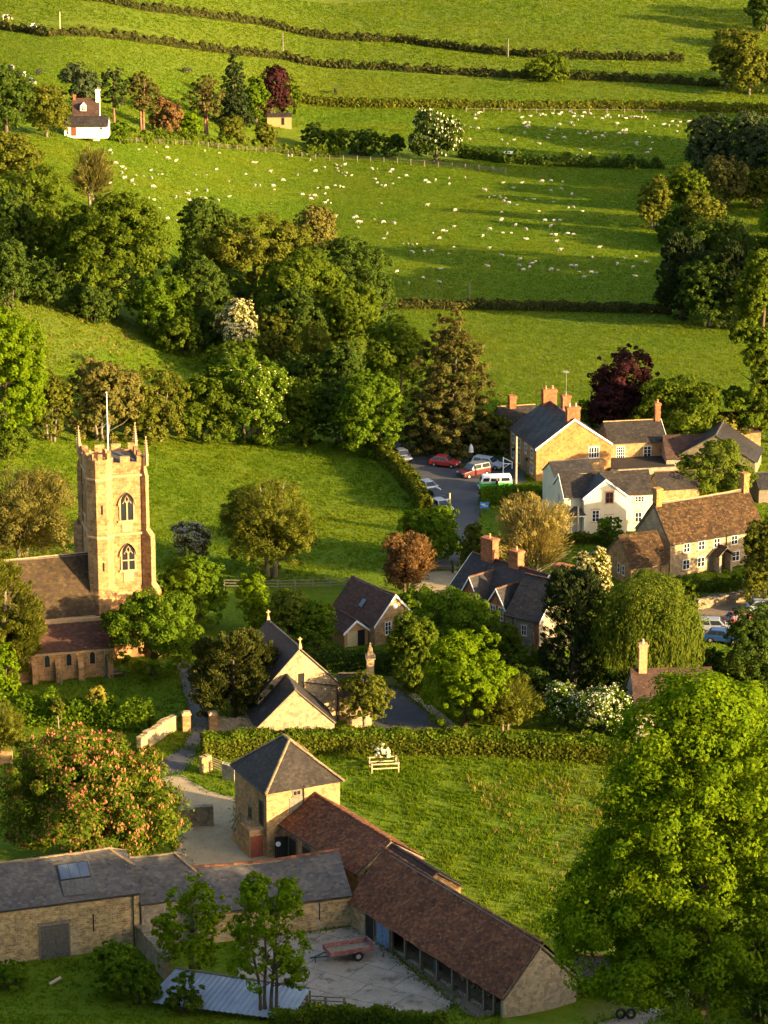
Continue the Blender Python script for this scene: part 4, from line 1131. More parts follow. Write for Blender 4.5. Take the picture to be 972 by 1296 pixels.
H = house('garden_shed', 'small orange timber shed with dark doorway in front of the tiled cottage', 'shed', -1.75, 301.7, 118, 3.8, 2.9, 1.8, 1.15, 'orangewood', 'browntile', 'browntile', gutter=False, barge='l')
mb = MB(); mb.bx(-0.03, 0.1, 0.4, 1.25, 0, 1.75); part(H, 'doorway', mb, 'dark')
mb = MB(); mb.bx(-0.06, -0.02, 1.35, 2.6, 0.03, 1.75); part(H, 'door', mb, 'palewood')

# ---- slate roofed house with brick chimneys
H = house('slate_house', 'brick and stone house with dark slate roofs and big brick chimneys among the trees', 'house', 7.2, 307.5, -46, 11.5, 7.6, 4.6, 3.3, 'greystone', 'darkslate', 'redtile', barge='lr')
chimney(H, 2.6, 3.8, 6.0, 10.2, 1.8, 1.0, 'brick', 1); chimney(H, 6.6, 3.9, 6.0, 9.6, 1.35, 1.0, 'brick', 1)
H2 = House()
def cross_gable(H, u, w, ln, he, dh, roofm='darkslate', win=True):
    """a gable standing forward of the front wall, part of the same house"""
    mb = MB(); y0 = -0.9
    prof = [(u - w / 2, 0), (u + w / 2, 0), (u + w / 2, he), (u, he + dh), (u - w / 2, he)]
    mb.extr(prof, y0, 1.5); g = part(H, 'gable_wall', mb, 'brick')
    rb = RoofB(int(u * 10)); p = math.atan2(dh, w / 2); cs, sn = math.cos(p), math.sin(p); vl = math.hypot(dh, w / 2)
    ov = 0.2
    rb.plane((u - w / 2 - ov * cs, y0 + ln, he - ov * sn + 0.05), (0, -1, 0), (cs, 0, sn), (-sn, 0, cs), [(0, 0), (ln + 0.25, 0), (ln + 0.25, vl + ov), (0, vl + ov)], .24, .33, .02)
    rb.plane((u + w / 2 + ov * cs, y0 - 0.25, he - ov * sn + 0.05), (0, 1, 0), (-cs, 0, sn), (sn, 0, cs), [(0, 0), (ln + 0.25, 0), (ln + 0.25, vl + ov), (0, vl + ov)], .24, .33, .02)
    rb.ridge((u, y0 - .25, he + dh + .08), (u, y0 + ln, he + dh + .08))
    rb.build('gable_roof', [M[roofm], M['timber'], M['redtile']], H.root)
    mb = MB()
    for sg in (-1, 1):
        q = [(u + sg * (w / 2 + ov * cs), he - ov * sn - .18), (u + sg * (w / 2 + ov * cs), he - ov * sn + .06), (u, he + dh + .1), (u, he + dh - .16)]
        vs = [(k[0], y0 - .3, k[1]) for k in q] + [(k[0], y0 - .252, k[1]) for k in q]
        mb.poly(vs, [(0, 1, 2, 3), (7, 6, 5, 4)] + [(i, (i + 1) % 4, 4 + (i + 1) % 4, 4 + i) for i in range(4)])
    part(H, 'bargeboard', mb, 'white')
    if win:
        for du in (-0.6, 0.6):
            o = window(H, 'f', u + du, he - 1.1, 0.75, 1.5, 2, 3); o.location.y = y0
cross_gable(H, 4.2, 3.0, 4.6, 4.6, 2.4, win=False); cross_gable(H, 8.3, 3.4, 4.6, 4.2, 2.4)
H = house('slate_house_wing', 'right wing of the slate house with brick quoined end wall beside the dark conifer', 'house', 13.2, 298.9, -37, 4.4, 7.6, 4.5, 3.5, 'greystone', 'darkslate', 'redtile', barge='r')
mb = MB(); mb.bx(3.7, 4.24, -0.04, 0.5, 0, 4.3); part(H, 'brick_quoin', mb, 'brick'); window(H, 'f', 2.4, 2.4, 0.7, 1.2); downpipe(H, 'f', 1.0, 4.4)
mb = MB(); mb.poly([(-2.6, -2.6, 1.9), (1.6, -2.6, 1.9), (1.6, 0.4, 3.1), (-2.6, 0.4, 3.1), (-2.6, -2.6, 2.05), (1.6, -2.6, 2.05), (1.6, 0.4, 3.25), (-2.6, 0.4, 3.25)], [(3, 2, 1, 0), (4, 5, 6, 7), (0, 1, 5, 4), (1, 2, 6, 5), (2, 3, 7, 6), (3, 0, 4, 7)]); part(H, 'lean_to_roof', mb, 'darkslate')
mb = MB(); mb.bx(-2.5, 1.5, -2.35, -2.2, -0.5, 1.92); part(H, 'lean_to_wall', mb, 'greystone')
mb = MB(); mb.bx(-2.65, 1.65, -2.68, -2.605, 1.85, 2.05); part(H, 'fascia', mb, 'palewood')
chimney(H, 3.6, 5.8, 6.0, 9.2, 1.8, 1.0, 'brick', 0)

# ---- cream cottage
H = house('cream_cottage', 'cream rendered cottage with slate roofs and a front gable with sash windows', 'cottage', 22.2, 343.7, 8.5, 11.2, 6.2, 4.9, 2.0, 'render', 'greyslate', 'greyslate', barge='l', sag=.06)
window(H, 'f', 9.5, 3.7, 1.2, 0.75, 3, 2); window(H, 'f', 9.4, 1.1, 0.9, 1.3)
window(H, 'f', 0.7, 0.9, 0.7, 1.2); window(H, 'l', 3.0, 2.9, 0.8, 1.2); downpipe(H, 'f', 2.25, 4.8)
H3 = house('cottage_gable', 'front gable wing of the cream cottage with three dark sash windows', 'cottage', 29.9, 344.0, 101, 3.2, 5.4, 4.95, 2.1, 'render', 'darkslate', 'slate', barge='l', gutter=False)
window(H3, 'l', 2.2, 4.0, 1.0, 1.4, 2, 2, 'reddoor'); window(H3, 'l', 3.9, 1.7, 0.95, 1.5, 2, 3); window(H3, 'l', 2.2, 1.0, 0.95, 1.4, 2, 3)
mb = MB(); mb.box((0, -0.7, 2.6), (1.9, 1.6, 0.14)); mb.box((-0.8, -1.3, 1.3), (0.12, 0.12, 2.6)); mb.box((0.8, -1.3, 1.3), (0.12, 0.12, 2.6)); mb.prism([(-1.05, -1.5), (1.05, -1.5), (1.05, 0), (-1.05, 0)], 2.68, 3.5, 1, 0.25, (0, 0)); o = mb.build('porch', [M['white'], M['darkslate']], H.root, (1.5, 0, 0))
H = house('cream_rear_range', 'slate roofed rear range of the cream cottage seen over its left wing', 'cottage', 21.6, 351.2, 18, 5.2, 4.6, 5.0, 1.6, 'render', 'darkslate', 'slate')
H = house('slate_outbuilding', 'small slate roofed outbuilding right of the cream cottage', 'outbuilding', 34.9, 354.0, 12, 5.3, 4.0, 2.9, 1.6, 'gold', 'greyslate', 'redtile')

# ---- mossy stone house at the right
H = house('mossy_stone_house', 'grey stone house with steep mossy stone tile roof and ten white windows', 'house', 33.6, 325.8, 28.5, 13.4, 7.4, 4.2, 4.0, 'pale', 'stonetile', 'gold', over=0.25, verge=0.1, sag=.14)
for u in (2.3, 4.4, 6.6, 9.1, 11.7): window(H, 'f', u, 2.75, 0.95, 1.15, 2, 2)
for u in (2.3, 4.4, 9.4, 12.3): window(H, 'f', u, 0.65, 1.05, 1.25, 2, 2)
mb = MB(); mb.bx(6.15, 6.45, -1.3, -0.003, -0.3, 2.1); mb.bx(7.75, 8.05, -1.3, -0.003, -0.3, 2.1); part(H, 'porch_wall', mb, 'greystone')
rb = RoofB(5); cs = math.cos(.72); sn = math.sin(.72)
rb.plane((5.85, 0, 2.0), (0, -1, 0), (cs, 0, sn), (-sn, 0, cs), [(0, 0), (1.5, 0), (1.5, 1.67), (0, 1.67)], .25, .33, .04); rb.plane((8.35, -1.5, 2.0), (0, 1, 0), (-cs, 0, sn), (sn, 0, cs), [(0, 0), (1.5, 0), (1.5, 1.67), (0, 1.67)], .25, .33, .04)
rb.build('porch_roof', [M['navetile'], M['timber'], M['navetile']], H.root)
door(H, 'f', 7.1, 0, 1.0, 2.0, 'timber'); downpipe(H, 'f', 7.95, 4.1, 2.0); window(H, 'l', 4.2, 1.2, 0.7, 1.0)
chimney(H, 0.45, 3.7, 6.6, 10.0, 0.75, 0.9, 'orangebrick', 0); chimney(H, 12.95, 3.7, 6.6, 10.2, 0.75, 0.9, 'orangebrick', 0)
H = house('mossy_annex', 'low annex with mossy tile roof against the left gable of the stone house', 'house', 28.7, 322.2, 24, 5.0, 6.2, 2.5, 2.9, 'gold', 'stonetile', 'stonetile')
window(H, 'l', 1.8, 0.9, 0.6, 1.2, 1, 2); window(H, 'l', 2.9, 0.9, 0.6, 1.2, 1, 2); downpipe(H, 'f', 3.9, 2.4)

# ---- inn
H = house('brick_inn', 'large inn with sunlit orange brick gable, slate roofs and brick chimneys', 'inn', 30.0, 370.6, 105.5, 11.2, 10.4, 4.5, 3.6, 'orangebrick', 'darkslate', 'slate', barge='l', over=0.2, sag=.07)
chimney(H, 0.75, 5.2, 7.0, 9.6, 0.95, 1.75, 'brick', 2, 'potpale'); chimney(H, 6.5, 4.2, 6.6, 9.7, 1.0, 1.1, 'brick', 1); chimney(H, 10.4, 5.2, 7.0, 9.7, 1.0, 1.9, 'brick', 2)
window(H, 'l', 2.4, 2.6, 1.5, 1.5, 4, 2); mb = MB(); mb.bx(-0.75, -0.003, 1.2, 3.6, -0.5, 2.3); part(H, 'bay', mb, 'gold')
mb = MB(); mb.bx(-0.85, -0.05, 1.1, 3.7, 2.31, 2.45); part(H, 'balcony', mb, 'timber')
for u in (1.8, 4.4, 7.2, 9.8):
    window(H, 'b', u, 2.7, 1.0, 1.3); window(H, 'b', u, 0.6, 1.1, 1.5) if u != 4.4 else door(H, 'b', u, 0, 1.1, 2.1, 'timber')
for u in (3.0, 8.4):
    mb = MB(); mb.box((u, 10.6, 2.35), (0.12, 0.3, 0.12)); mb.box((u, 10.75, 2.2), (0.22, 0.22, 0.3), taper=1.3); part(H, 'wall_lantern', mb, 'iron')
mb = MB(); mb.tube([(6.4, 4.2, 9.6), (6.4, 4.2, 13.0)], 0.03, 5); mb.tube([(5.8, 4.2, 12.9), (7.2, 4.2, 12.9)], 0.02, 4)
for k in range(5): mb.tube([(6.0 + k * 0.25, 3.85, 12.9), (6.0 + k * 0.25, 4.55, 12.9)], 0.015, 4)
part(H, 'aerial', mb, 'steel')
H = house('inn_wing', 'lower slate wing of the inn with two white windows facing the sun', 'inn', 30.1, 374.2, 10.5, 7.8, 6.6, 3.6, 2.0, 'gold', 'greyslate', 'gold', barge='r')
window(H, 'f', 1.5, 1.35, 1.2, 1.6, 4, 4); window(H, 'f', 5.2, 1.35, 1.1, 1.5, 2, 3)
chimney(H, 7.4, 3.3, 5.0, 7.9, 0.7, 0.7, 'brick', 1); chimney
mb = MB(); mb.poly([(-1.0, -4.2, 1.0), (7.9, -4.2, 1.0), (7.9, -0.05, 1.35), (-1.0, -0.05, 1.35), (-1.0, -4.2, 1.1), (7.9, -4.2, 1.1), (7.9, -0.05, 1.45), (-1.0, -0.05, 1.45)], [(3, 2, 1, 0), (4, 5, 6, 7), (0, 1, 5, 4), (1, 2, 6, 5), (2, 3, 7, 6), (3, 0, 4, 7)]); part(H, 'lean_to_roof', mb, 'greyslate')
mb = MB(); mb.bx(-0.9, 7.8, -4.05, -3.8, -0.5, 1.02); part(H, 'lean_to_wall', mb, 'greystone')
H = house('inn_neighbour', 'grey tiled house half hidden behind the conifer left of the inn', 'house', 16.3, 380.6, 14, 5.2, 6.4, 3.9, 2.2, 'greystone', 'greyslate', 'gold')
chimney(H, 2.0, 3.2, 4.6, 7.6, 0.9, 0.9, 'brick', 0)
H = house('brown_roof_house', 'low house with dark brown tiled roof right of the inn wing', 'house', 37.5, 372.0, 5, 6.4, 5.4, 2.1, 2.3, 'greystone', 'browntile', 'browntile')
H = house('slate_gable_house', 'dark slate house with wide shaded gable behind the olive tree', 'house', 49.0, 369.8, 76, 7.0, 10.6, 2.2, 3.3, 'wallstone', 'darkslate', 'slate')
H = house('rear_brown_house', 'brown roofed house furthest back behind the slate gable', 'house', 46.0, 384.0, 4, 5.6, 5.0, 2.6, 2.0, 'gold', 'browntile', 'redtile')
H = house('timber_garage', 'low dark roofed garage right of the olive tree', 'garage', 48.0, 357.5, 8, 7.0, 5.0, 2.0, 1.3, 'timber', 'darkslate', 'slate')
H = house('chimney_cottage', 'brown roofed cottage with tall pale chimney behind the lime tree', 'cottage', 25.0, 271.0, 4, 8.0, 7.0, 3.4, 3.2, 'greystone', 'browntile', 'browntile')
chimney(H, 1.1, 3.5, 5.5, 9.3, 0.8, 0.8, 'pot', 1, 'potpale')

# ---- far cottage by the pines, with its white lean-to
H = house('white_far_cottage', 'distant cottage with steep red brown roof, dormer and white chimney wall', 'cottage', -61.8, 575.0, 2.6, 5.2, 6.0, 3.2, 3.6, 'whitewash', 'browntile', 'redtile')
chimney(H, 4.95, 3.0, 3.4, 8.6, 0.8, 1.2, 'whitewash', 1); chimney(H, 0.3, 3.0, 6.0, 7.6, 0.5, 0.5, 'brick', 0)
mb = MB(); mb.extr([(1.5, 4.6), (2.7, 4.6), (2.7, 5.6), (2.1, 6.2), (1.5, 5.6)], 0.9, 2.4); part(H, 'dormer', mb, 'whitewash'); o = window(H, 'f', 2.1, 4.7, 0.8, 0.8); o.location.y = 0.9
H = house('white_annex', 'long low white annex with grey roof and brown door before the far cottage', 'cottage', -63.2, 572.0, -0.5, 8.6, 4.4, 2.0, 1.5, 'whitewash', 'greyslate', 'greyslate', drop=.5)
door(H, 'f', 1.9, 0, 0.8, 1.8, 'reddoor'); window(H, 'f', 0.7, 0.2, 0.5, 1.5, 1, 2, 'white'); window(H, 'f', 7.3, 1.2, 0.6, 0.5, 1, 1)
H = house('field_shed', 'little orange timber field shed with dark doorway beyond the pines', 'shed', -26.5, 657.4, 3, 5.5, 3.0, 1.9, 0.5, 'orangewood', 'greyslate', 'greyslate', gutter=False)
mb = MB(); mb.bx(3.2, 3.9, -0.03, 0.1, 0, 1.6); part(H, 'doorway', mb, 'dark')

# ------------------------------------------------------------------ church
CA = 15.0
H = house('church_nave', 'church nave with steep brown stone tiled roof running left from the tower', 'church', -50.2, 289.4, 15.6, 20.2, 8.6, 5.75, 5.6, 'ham', 'navetile', 'hamtrim', gutter=False, z=0.0, over=0.1, sag=.16)
A = House(); A.L, A.W = 17.6, 3.6
A.root = empty('church_aisle', (-45.8, 287.0, 0), R(14.2), 'low church aisle with plum tiled lean-to roof, buttresses and small lancet windows', 'church')
mb = MB(); mb.bx(0, A.L, 0, 0.5, -1, 3.2); mb.bx(A.L - 0.5, A.L, 0.5, 3.7, -1, 3.2)
mb.poly([(A.L - .5, .5, 3.2), (A.L, .5, 3.2), (A.L, 3.7, 4.9), (A.L - .5, 3.7, 4.9), (A.L - .5, 3.7, 3.2), (A.L, 3.7, 3.2)], [(0, 1, 2, 3), (0, 4, 5, 1), (1, 5, 2), (0, 3, 4), (3, 2, 5, 4)])
mb.build('wall', M['ham'], A.root)
rb = RoofB(77); p = math.atan2(2.0, 3.8); cs, sn = math.cos(p), math.sin(p)
rb.plane((-.1, -.25, 3.22), (1, 0, 0), (0, cs, sn), (0, -sn, cs), [(0, 0), (A.L + .2, 0), (A.L + .2, 4.35), (0, 4.35)], .26, .3, .035)
rb.build('roof', [M['aisletile'], M['timber'], M['aisletile']], A.root)
mb = MB(); mb.bx(-.05, A.L + .1, -0.12, -0.003, 2.85, 3.1); mb.bx(-.05, A.L + .1, 3.35, 3.75, 5.1, 5.5); mb.build('stone_cornice', M['hamtrim'], A.root)
def lancet(parent, mat_loc, rz, w, hh, tracery=1):
    """pointed window: dark glass, moulded surround, mullions and tracery"""
    n = 7; r = w * 0.95
    def arch(k, y):
        ww = w * k / 2; pts = [(-ww, y, 0), (ww, y, 0)]; sp = hh - ww * 1.55
        # two arcs
        for i in range(n + 1):
            t = i / n * math.pi / 3 * 1.0
            cx = -ww; x = cx + 2 * ww * math.cos(t); z = sp + 2 * ww * math.sin(t) * 0.9
            pts.append((x, y, z))
        for i in range(n - 1, -1, -1):
            t = i / n * math.pi / 3; x = ww - 2 * ww * math.cos(t); z = sp + 2 * ww * math.sin(t) * 0.9
            pts.append((x, y, z))
        return pts
    inner = arch(1.0, 0); outer = arch(1.22, 0); hood = arch(1.42, 0)
    o = MB()
    m_ = len(inner)
    def band(a, b, y0, y1, dz=0):
        for i in range(m_):
            j = (i + 1) % m_
            if i == 0: continue
            o.poly([(a[i][0], y0, a[i][2]), (a[j][0], y0, a[j][2]), (b[j][0], y0, b[j][2]), (b[i][0], y0, b[i][2]), (a[i][0], y1, a[i][2]), (a[j][0], y1, a[j][2]), (b[j][0], y1, b[j][2]), (b[i][0], y1, b[i][2])],
                   [(0, 1, 2, 3), (0, 4, 5, 1), (2, 6, 7, 3)])
    band(inner, outer, -0.10, 0.05)
    hd = [k for k in hood]
    if tracery:
        for i in range(2, m_):
            j = (i + 1) % m_
            if j == 0: continue
            o.poly([(outer[i][0], -0.2, outer[i][2]), (outer[j][0], -0.2, outer[j][2]), (hood[j][0], -0.2, hood[j][2]), (hood[i][0], -0.2, hood[i][2]), (outer[i][0], 0, outer[i][2]), (outer[j][0], 0, outer[j][2]), (hood[j][0], 0, hood[j][2]), (hood[i][0], 0, hood[i][2])],
                   [(0, 1, 2, 3), (0, 4, 5, 1), (2, 6, 7, 3)])
        o.bx(-w * .72, w * .72, -0.16, 0.03, -0.22, -0.004)
        o.bx(-0.075, 0.075, -0.085, 0.0, 0, hh * 0.62)
        if tracery > 1: o.bx(-w / 2, w / 2, -0.08, 0.0, hh * 0.33, hh * 0.33 + .12)
        z0 = hh * 0.60
        o.tube([(0, -0.05, z0), (-w * .2, -0.05, z0 + w * .22), (-w * .34, -0.05, z0 - .02)], 0.06, 5); o.tube([(0, -0.05, z0), (w * .2, -0.05, z0 + w * .22), (w * .34, -0.05, z0 - .02)], 0.06, 5)
        o.tube([(0, -.05, z0), (-w * .16, -.05, z0 + w * .35), (0, -.05, z0 + w * .62), (w * .16, -.05, z0 + w * .35), (0, -.05, z0)], 0.055, 5)
    wn = o.build('window', M['hamtrim'], parent, mat_loc, rz)
    g = MB(); g.face([(p_[0], -0.03, p_[2]) for p_ in inner]); g.build('pane', M['glass'], wn)
    return wn
for u in (1.2, 4.4, 7.6, 10.6, 12.9, 15.4): lancet(A.root, (u, -0.002, 1.55), 0, 0.55, 1.35, 0)
for u in (2.8, 6.0, 9.2, 11.7, 14.1, 17.2):
    mb = MB(); mb.bx(u - .3, u + .3, -.85, -.003, -1, 1.5); mb.poly([(u - .3, -.85, 1.5), (u + .3, -.85, 1.5), (u + .3, -.003, 2.4), (u - .3, -.003, 2.4), (u - .3, -.003, 1.5), (u + .3, -.003, 1.5)], [(0, 1, 2, 3), (0, 3, 4), (1, 5, 2), (0, 4, 5, 1)]); mb.build('buttress', M['ham'], A.root)
mb = MB(); mb.tube([(16.7, -.1, 3.1), (16.7, -.1, .2), (16.4, -.2, 0)], .055, 6); mb.build('downpipe', M['steel'], A.root)
mb = MB(); mb.bx(9.0, 20.1, -0.2, -0.003, 5.3, 5.62); mb.build('wall_ledge', M['hamtrim'], H.root)

T = empty('church_tower', (-31.15, 296.5, 0), R(CA), 'tall sunlit ochre stone church tower with battlements, pinnacles and pointed belfry windows', 'church tower')
TW = 5.75
mb = MB(); z1, z2, z3, zt = 7.7, 13.9, 20.3, 21.3
def ring(k, a, b, m=0): mb.bx(-k, TW + k, -k, TW + k, a, b, m)
ring(.28, -2, 7.4); mb.prism([(-.28, -.28), (TW + .28, -.28), (TW + .28, TW + .28), (-.28, TW + .28)], 7.4, 7.75, 0, (TW + .16) / (TW + .56))
ring(.1, 7.75, z2); ring(0, z2, zt)
mb.build('wall', M['ham'], T)
for k_, a_, b_ in ((.22, z2 - .12, z2 + .12), (.16, z3 - .1, z3 + .14), (.34, 7.3, 7.44)):
    mb = MB(); ring(k_, a_, b_); mb.build('string_course', M['hamtrim'], T)
# battlements: low parapet walls with merlons all round, open in the middle
mb = MB(); t = .38
mer = [(0, 0.7), (1.45, 2.5), (3.25, 4.3), (5.05, 5.75)]
for a, b in mer:
    mb.bx(a, b, -.06, t, zt + .45, zt + 1.1); mb.bx(a, b, TW - t, TW + .06, zt + .45, zt + 1.1)
for a, b in ((1.45, 2.5), (3.25, 4.3)):
    mb.bx(-.06, t, a, b, zt + .45, zt + 1.1); mb.bx(TW - t, TW + .06, a, b, zt + .45, zt + 1.1)
mb.bx(0.004, TW - .004, -.05, t, zt + .003, zt + .45); mb.bx(0.004, TW - .004, TW - t, TW + .05, zt + .003, zt + .45)
mb.bx(-.05, t, t, TW - t, zt + .003, zt + .45); mb.bx(TW - t, TW + .05, t, TW - t, zt + .003, zt + .45)
mb.build('parapet', M['ham'], T)
mb = MB(); mb.bx(.45, TW - .45, .45, TW - .45, zt + .02, zt + .3); mb.prism([(.6, .6), (TW - .6, .6), (TW - .6, TW - .6), (.6, TW - .6)], zt + .3, zt + .9, 0, .15); mb.build('roof', M['slatelead'], T)
# stair turret
mb = MB(); cx, cy, rr = 0.95, 0.25, 1.42
octo = lambda r: [(cx + r * math.cos(R(22.5 + 45 * k)), cy + r * math.sin(R(22.5 + 45 * k))) for k in range(8)]
mb.prism(octo(rr * 1.1), -2, 7.5); mb.prism(octo(rr * 1.1), 7.5, 7.9, 0, 1 / 1.1); mb.prism(octo(rr), 7.9, 22.0)
tu = mb.build('stair_turret', M['ham'], T)
for k_, a_, b_ in ((.12, z2 - .1, z2 + .14), (.1, z3 - .08, z3 + .13)):
    mb = MB(); mb.prism(octo(rr + k_), a_, b_); mb.build('string_course', M['hamtrim'], T)
mb = MB()
for k in range(8):
    a0, a1 = R(22.5 + 45 * k), R(22.5 + 45 * (k + 1))
    for f0, f1, zz in ((0, 1, 22.45), (.28, .72, 23.1)):
        P0 = [(cx + rr * math.cos(a0), cy + rr * math.sin(a0)), (cx + rr * math.cos(a1), cy + rr * math.sin(a1))]
        q = lambda f, s_: (cx + (P0[0][0] * (1 - f) + P0[1][0] * f - cx) * s_, cy + (P0[0][1] * (1 - f) + P0[1][1] * f - cy) * s_)
        mb.prism([q(f0, 1.03), q(f1, 1.03), q(f1, .78), q(f0, .78)], 22.003 if f0 == 0 else 22.453, zz)
mb.build('turret_parapet', M['ham'], tu)
mb = MB()
for zz, hh in ((16.5, 1.0), (10.2, .95)): mb.box((cx + .05, cy - rr * math.cos(R(22.5)) - .0, zz + hh / 2), (.2, .06, hh))
mb.build('slit_window', M['dark'], tu)
lancet(T, (3.85, -.001, 15.4), 0, 1.35, 3.1, 1); lancet(T, (3.85, -.101, 9.9), 0, 1.35, 3.0, 2)
lancet(T, (-.001, 3.9, 15.3), R(-90), 1.3, 3.4, 1); lancet(T, (TW + .001, 2.9, 15.3), R(90), 1.6, 3.4, 1)
mb = MB(); mb.bx(3.3, 4.4, -.06, -.001, 13.95 + .2, 15.0); mb.bx(3.3, 4.4, -.16, -.101, 8.6, 9.6); mb.build('carved_panel', M['hamtrim'], T)
# diagonal buttresses and pinnacles
def buttress(cx_, cy_, a):
    mb = MB(); ca, sa = math.cos(R(a)), math.sin(R(a))
    for d, w, z0, z1_ in ((1.75, .95, -2, 7.6), (1.15, .8, 7.6, 13.6), (.55, .55, 13.6, 20.2), (.35, .42, 20.2, 22.2)):
        mb.box((cx_ + ca * d / 2, cy_ + sa * d / 2, (z0 + z1_) / 2), (d, w, z1_ - z0), R(a))
    for d0, d1, w, zz in ((1.75, 1.15, .95, 7.6), (1.15, .55, .8, 13.6), (.55, .35, .55, 20.2)):
        n0 = Vector((ca, sa, 0)); s0 = Vector((-sa, ca, 0)); c0 = Vector((cx_, cy_, zz))
        vs = [c0 + n0 * d0 - s0 * w / 2, c0 + n0 * d0 + s0 * w / 2, c0 + n0 * d1 + s0 * w / 2 + Vector((0, 0, .75)), c0 + n0 * d1 - s0 * w / 2 + Vector((0, 0, .75)), c0 + n0 * d1 - s0 * w / 2, c0 + n0 * d1 + s0 * w / 2]
        mb.poly(vs, [(0, 1, 2, 3), (0, 3, 4), (1, 5, 2), (0, 4, 5, 1)])
    mb.build('buttress', M['ham'], T)
def pinnacle(x_, y_, zb):
    mb = MB(); mb.box((x_, y_, zb + .5), (.34, .34, 1.1), R(45)); mb.box((x_, y_, zb + 1.1), (.46, .46, .12), R(45)); mb.box((x_, y_, zb + 2.1), (.32, .32, 2.0), R(45), 0, .12)
    for k in range(6):
        zz = zb + 1.35 + k * .26; r = .15 * (1 - (k + .5) / 7) + .07
        for j in range(4):
            a = R(45 * (2 * j)); mb.box((x_ + r * math.cos(a), y_ + r * math.sin(a), zz), (.1, .1, .09), a)
    mb.box((x_, y_, zb + 3.08), (.15, .15, .14), R(45))
    mb.build('pinnacle', M['hamtrim'], T)
buttress(TW - .1, .1, -45); buttress(TW - .1, TW - .1, 45); buttress(.1, TW - .1, 135)
pinnacle(TW + .25, -.25, 21.4); pinnacle(TW + .2, TW + .2, 21.4); pinnacle(-.2, TW + .2, 21.4)
fp = MB(); fp.tube([(0, 0, 0), (0, 0, 4), (0, 0, 7.6)], [.085, .07, .045], 8); fp.box((0, 0, 7.65), (.16, .16, .1))
ca, sa = math.cos(R(CA)), math.sin(R(CA)); lx, ly = 2.2, 1.2
o = fp.build('flagpole', M['white'], None, (-31.15 + lx * ca - ly * sa, 296.5 + lx * sa + ly * ca, zt + .3)); tag(o, 'bare white flagpole standing on top of the church tower', 'flagpole')
# wings belong to the building they are attached to
def merge(child, main, ren=None, label=None):
    mi = main.matrix_basis.inverted() @ child.matrix_basis
    for c in [o for o in bpy.data.objects if o.parent == child]:
        mb_ = mi @ c.matrix_basis
        c.parent = main; c.matrix_basis = mb_
        if ren and c.name.split('.')[0] in ren: c.name = ren[c.name.split('.')[0]]
    bpy.data.objects.remove(child)
    if label: main['label'] = label
def byname(n): return bpy.data.objects[n]
merge(byname('stable_extension'), byname('stable_range'))
merge(byname('lean_to_shed'), byname('cart_shed'))
merge(byname('front_hall'), byname('gabled_hall'), None, 'pale stone hall of two steep lit gables with stone crosses behind the paddock hedge')
merge(byname('hall_wing'), byname('gabled_hall'))
merge(byname('slate_house_wing'), byname('slate_house'))
merge(byname('cottage_gable'), byname('cream_cottage'), None, 'cream rendered cottage with slate roofs and a sunlit front gable with sash windows')
merge(byname('cream_rear_range'), byname('cream_cottage'))
merge(byname('inn_wing'), byname('brick_inn'))
merge(byname('mossy_annex'), byname('mossy_stone_house'), None, 'grey stone house and low annex with steep mossy stone tile roofs and white windows')
merge(byname('white_annex'), byname('white_far_cottage'), None, 'distant white cottage with steep brown roof, dormer and long low annex by the pines')
merge(byname('church_tower'), byname('church_nave'), dict(wall='tower_wall', roof='tower_roof', window='tower_window', buttress='tower_buttress'))
merge(byname('church_aisle'), byname('church_nave'), dict(wall='aisle_wall', roof='aisle_roof'), 'ochre stone church with battlemented tower, pinnacles and long brown roofs')
byname('church_nave').name = 'church'; byname('church')['category'] = 'church'

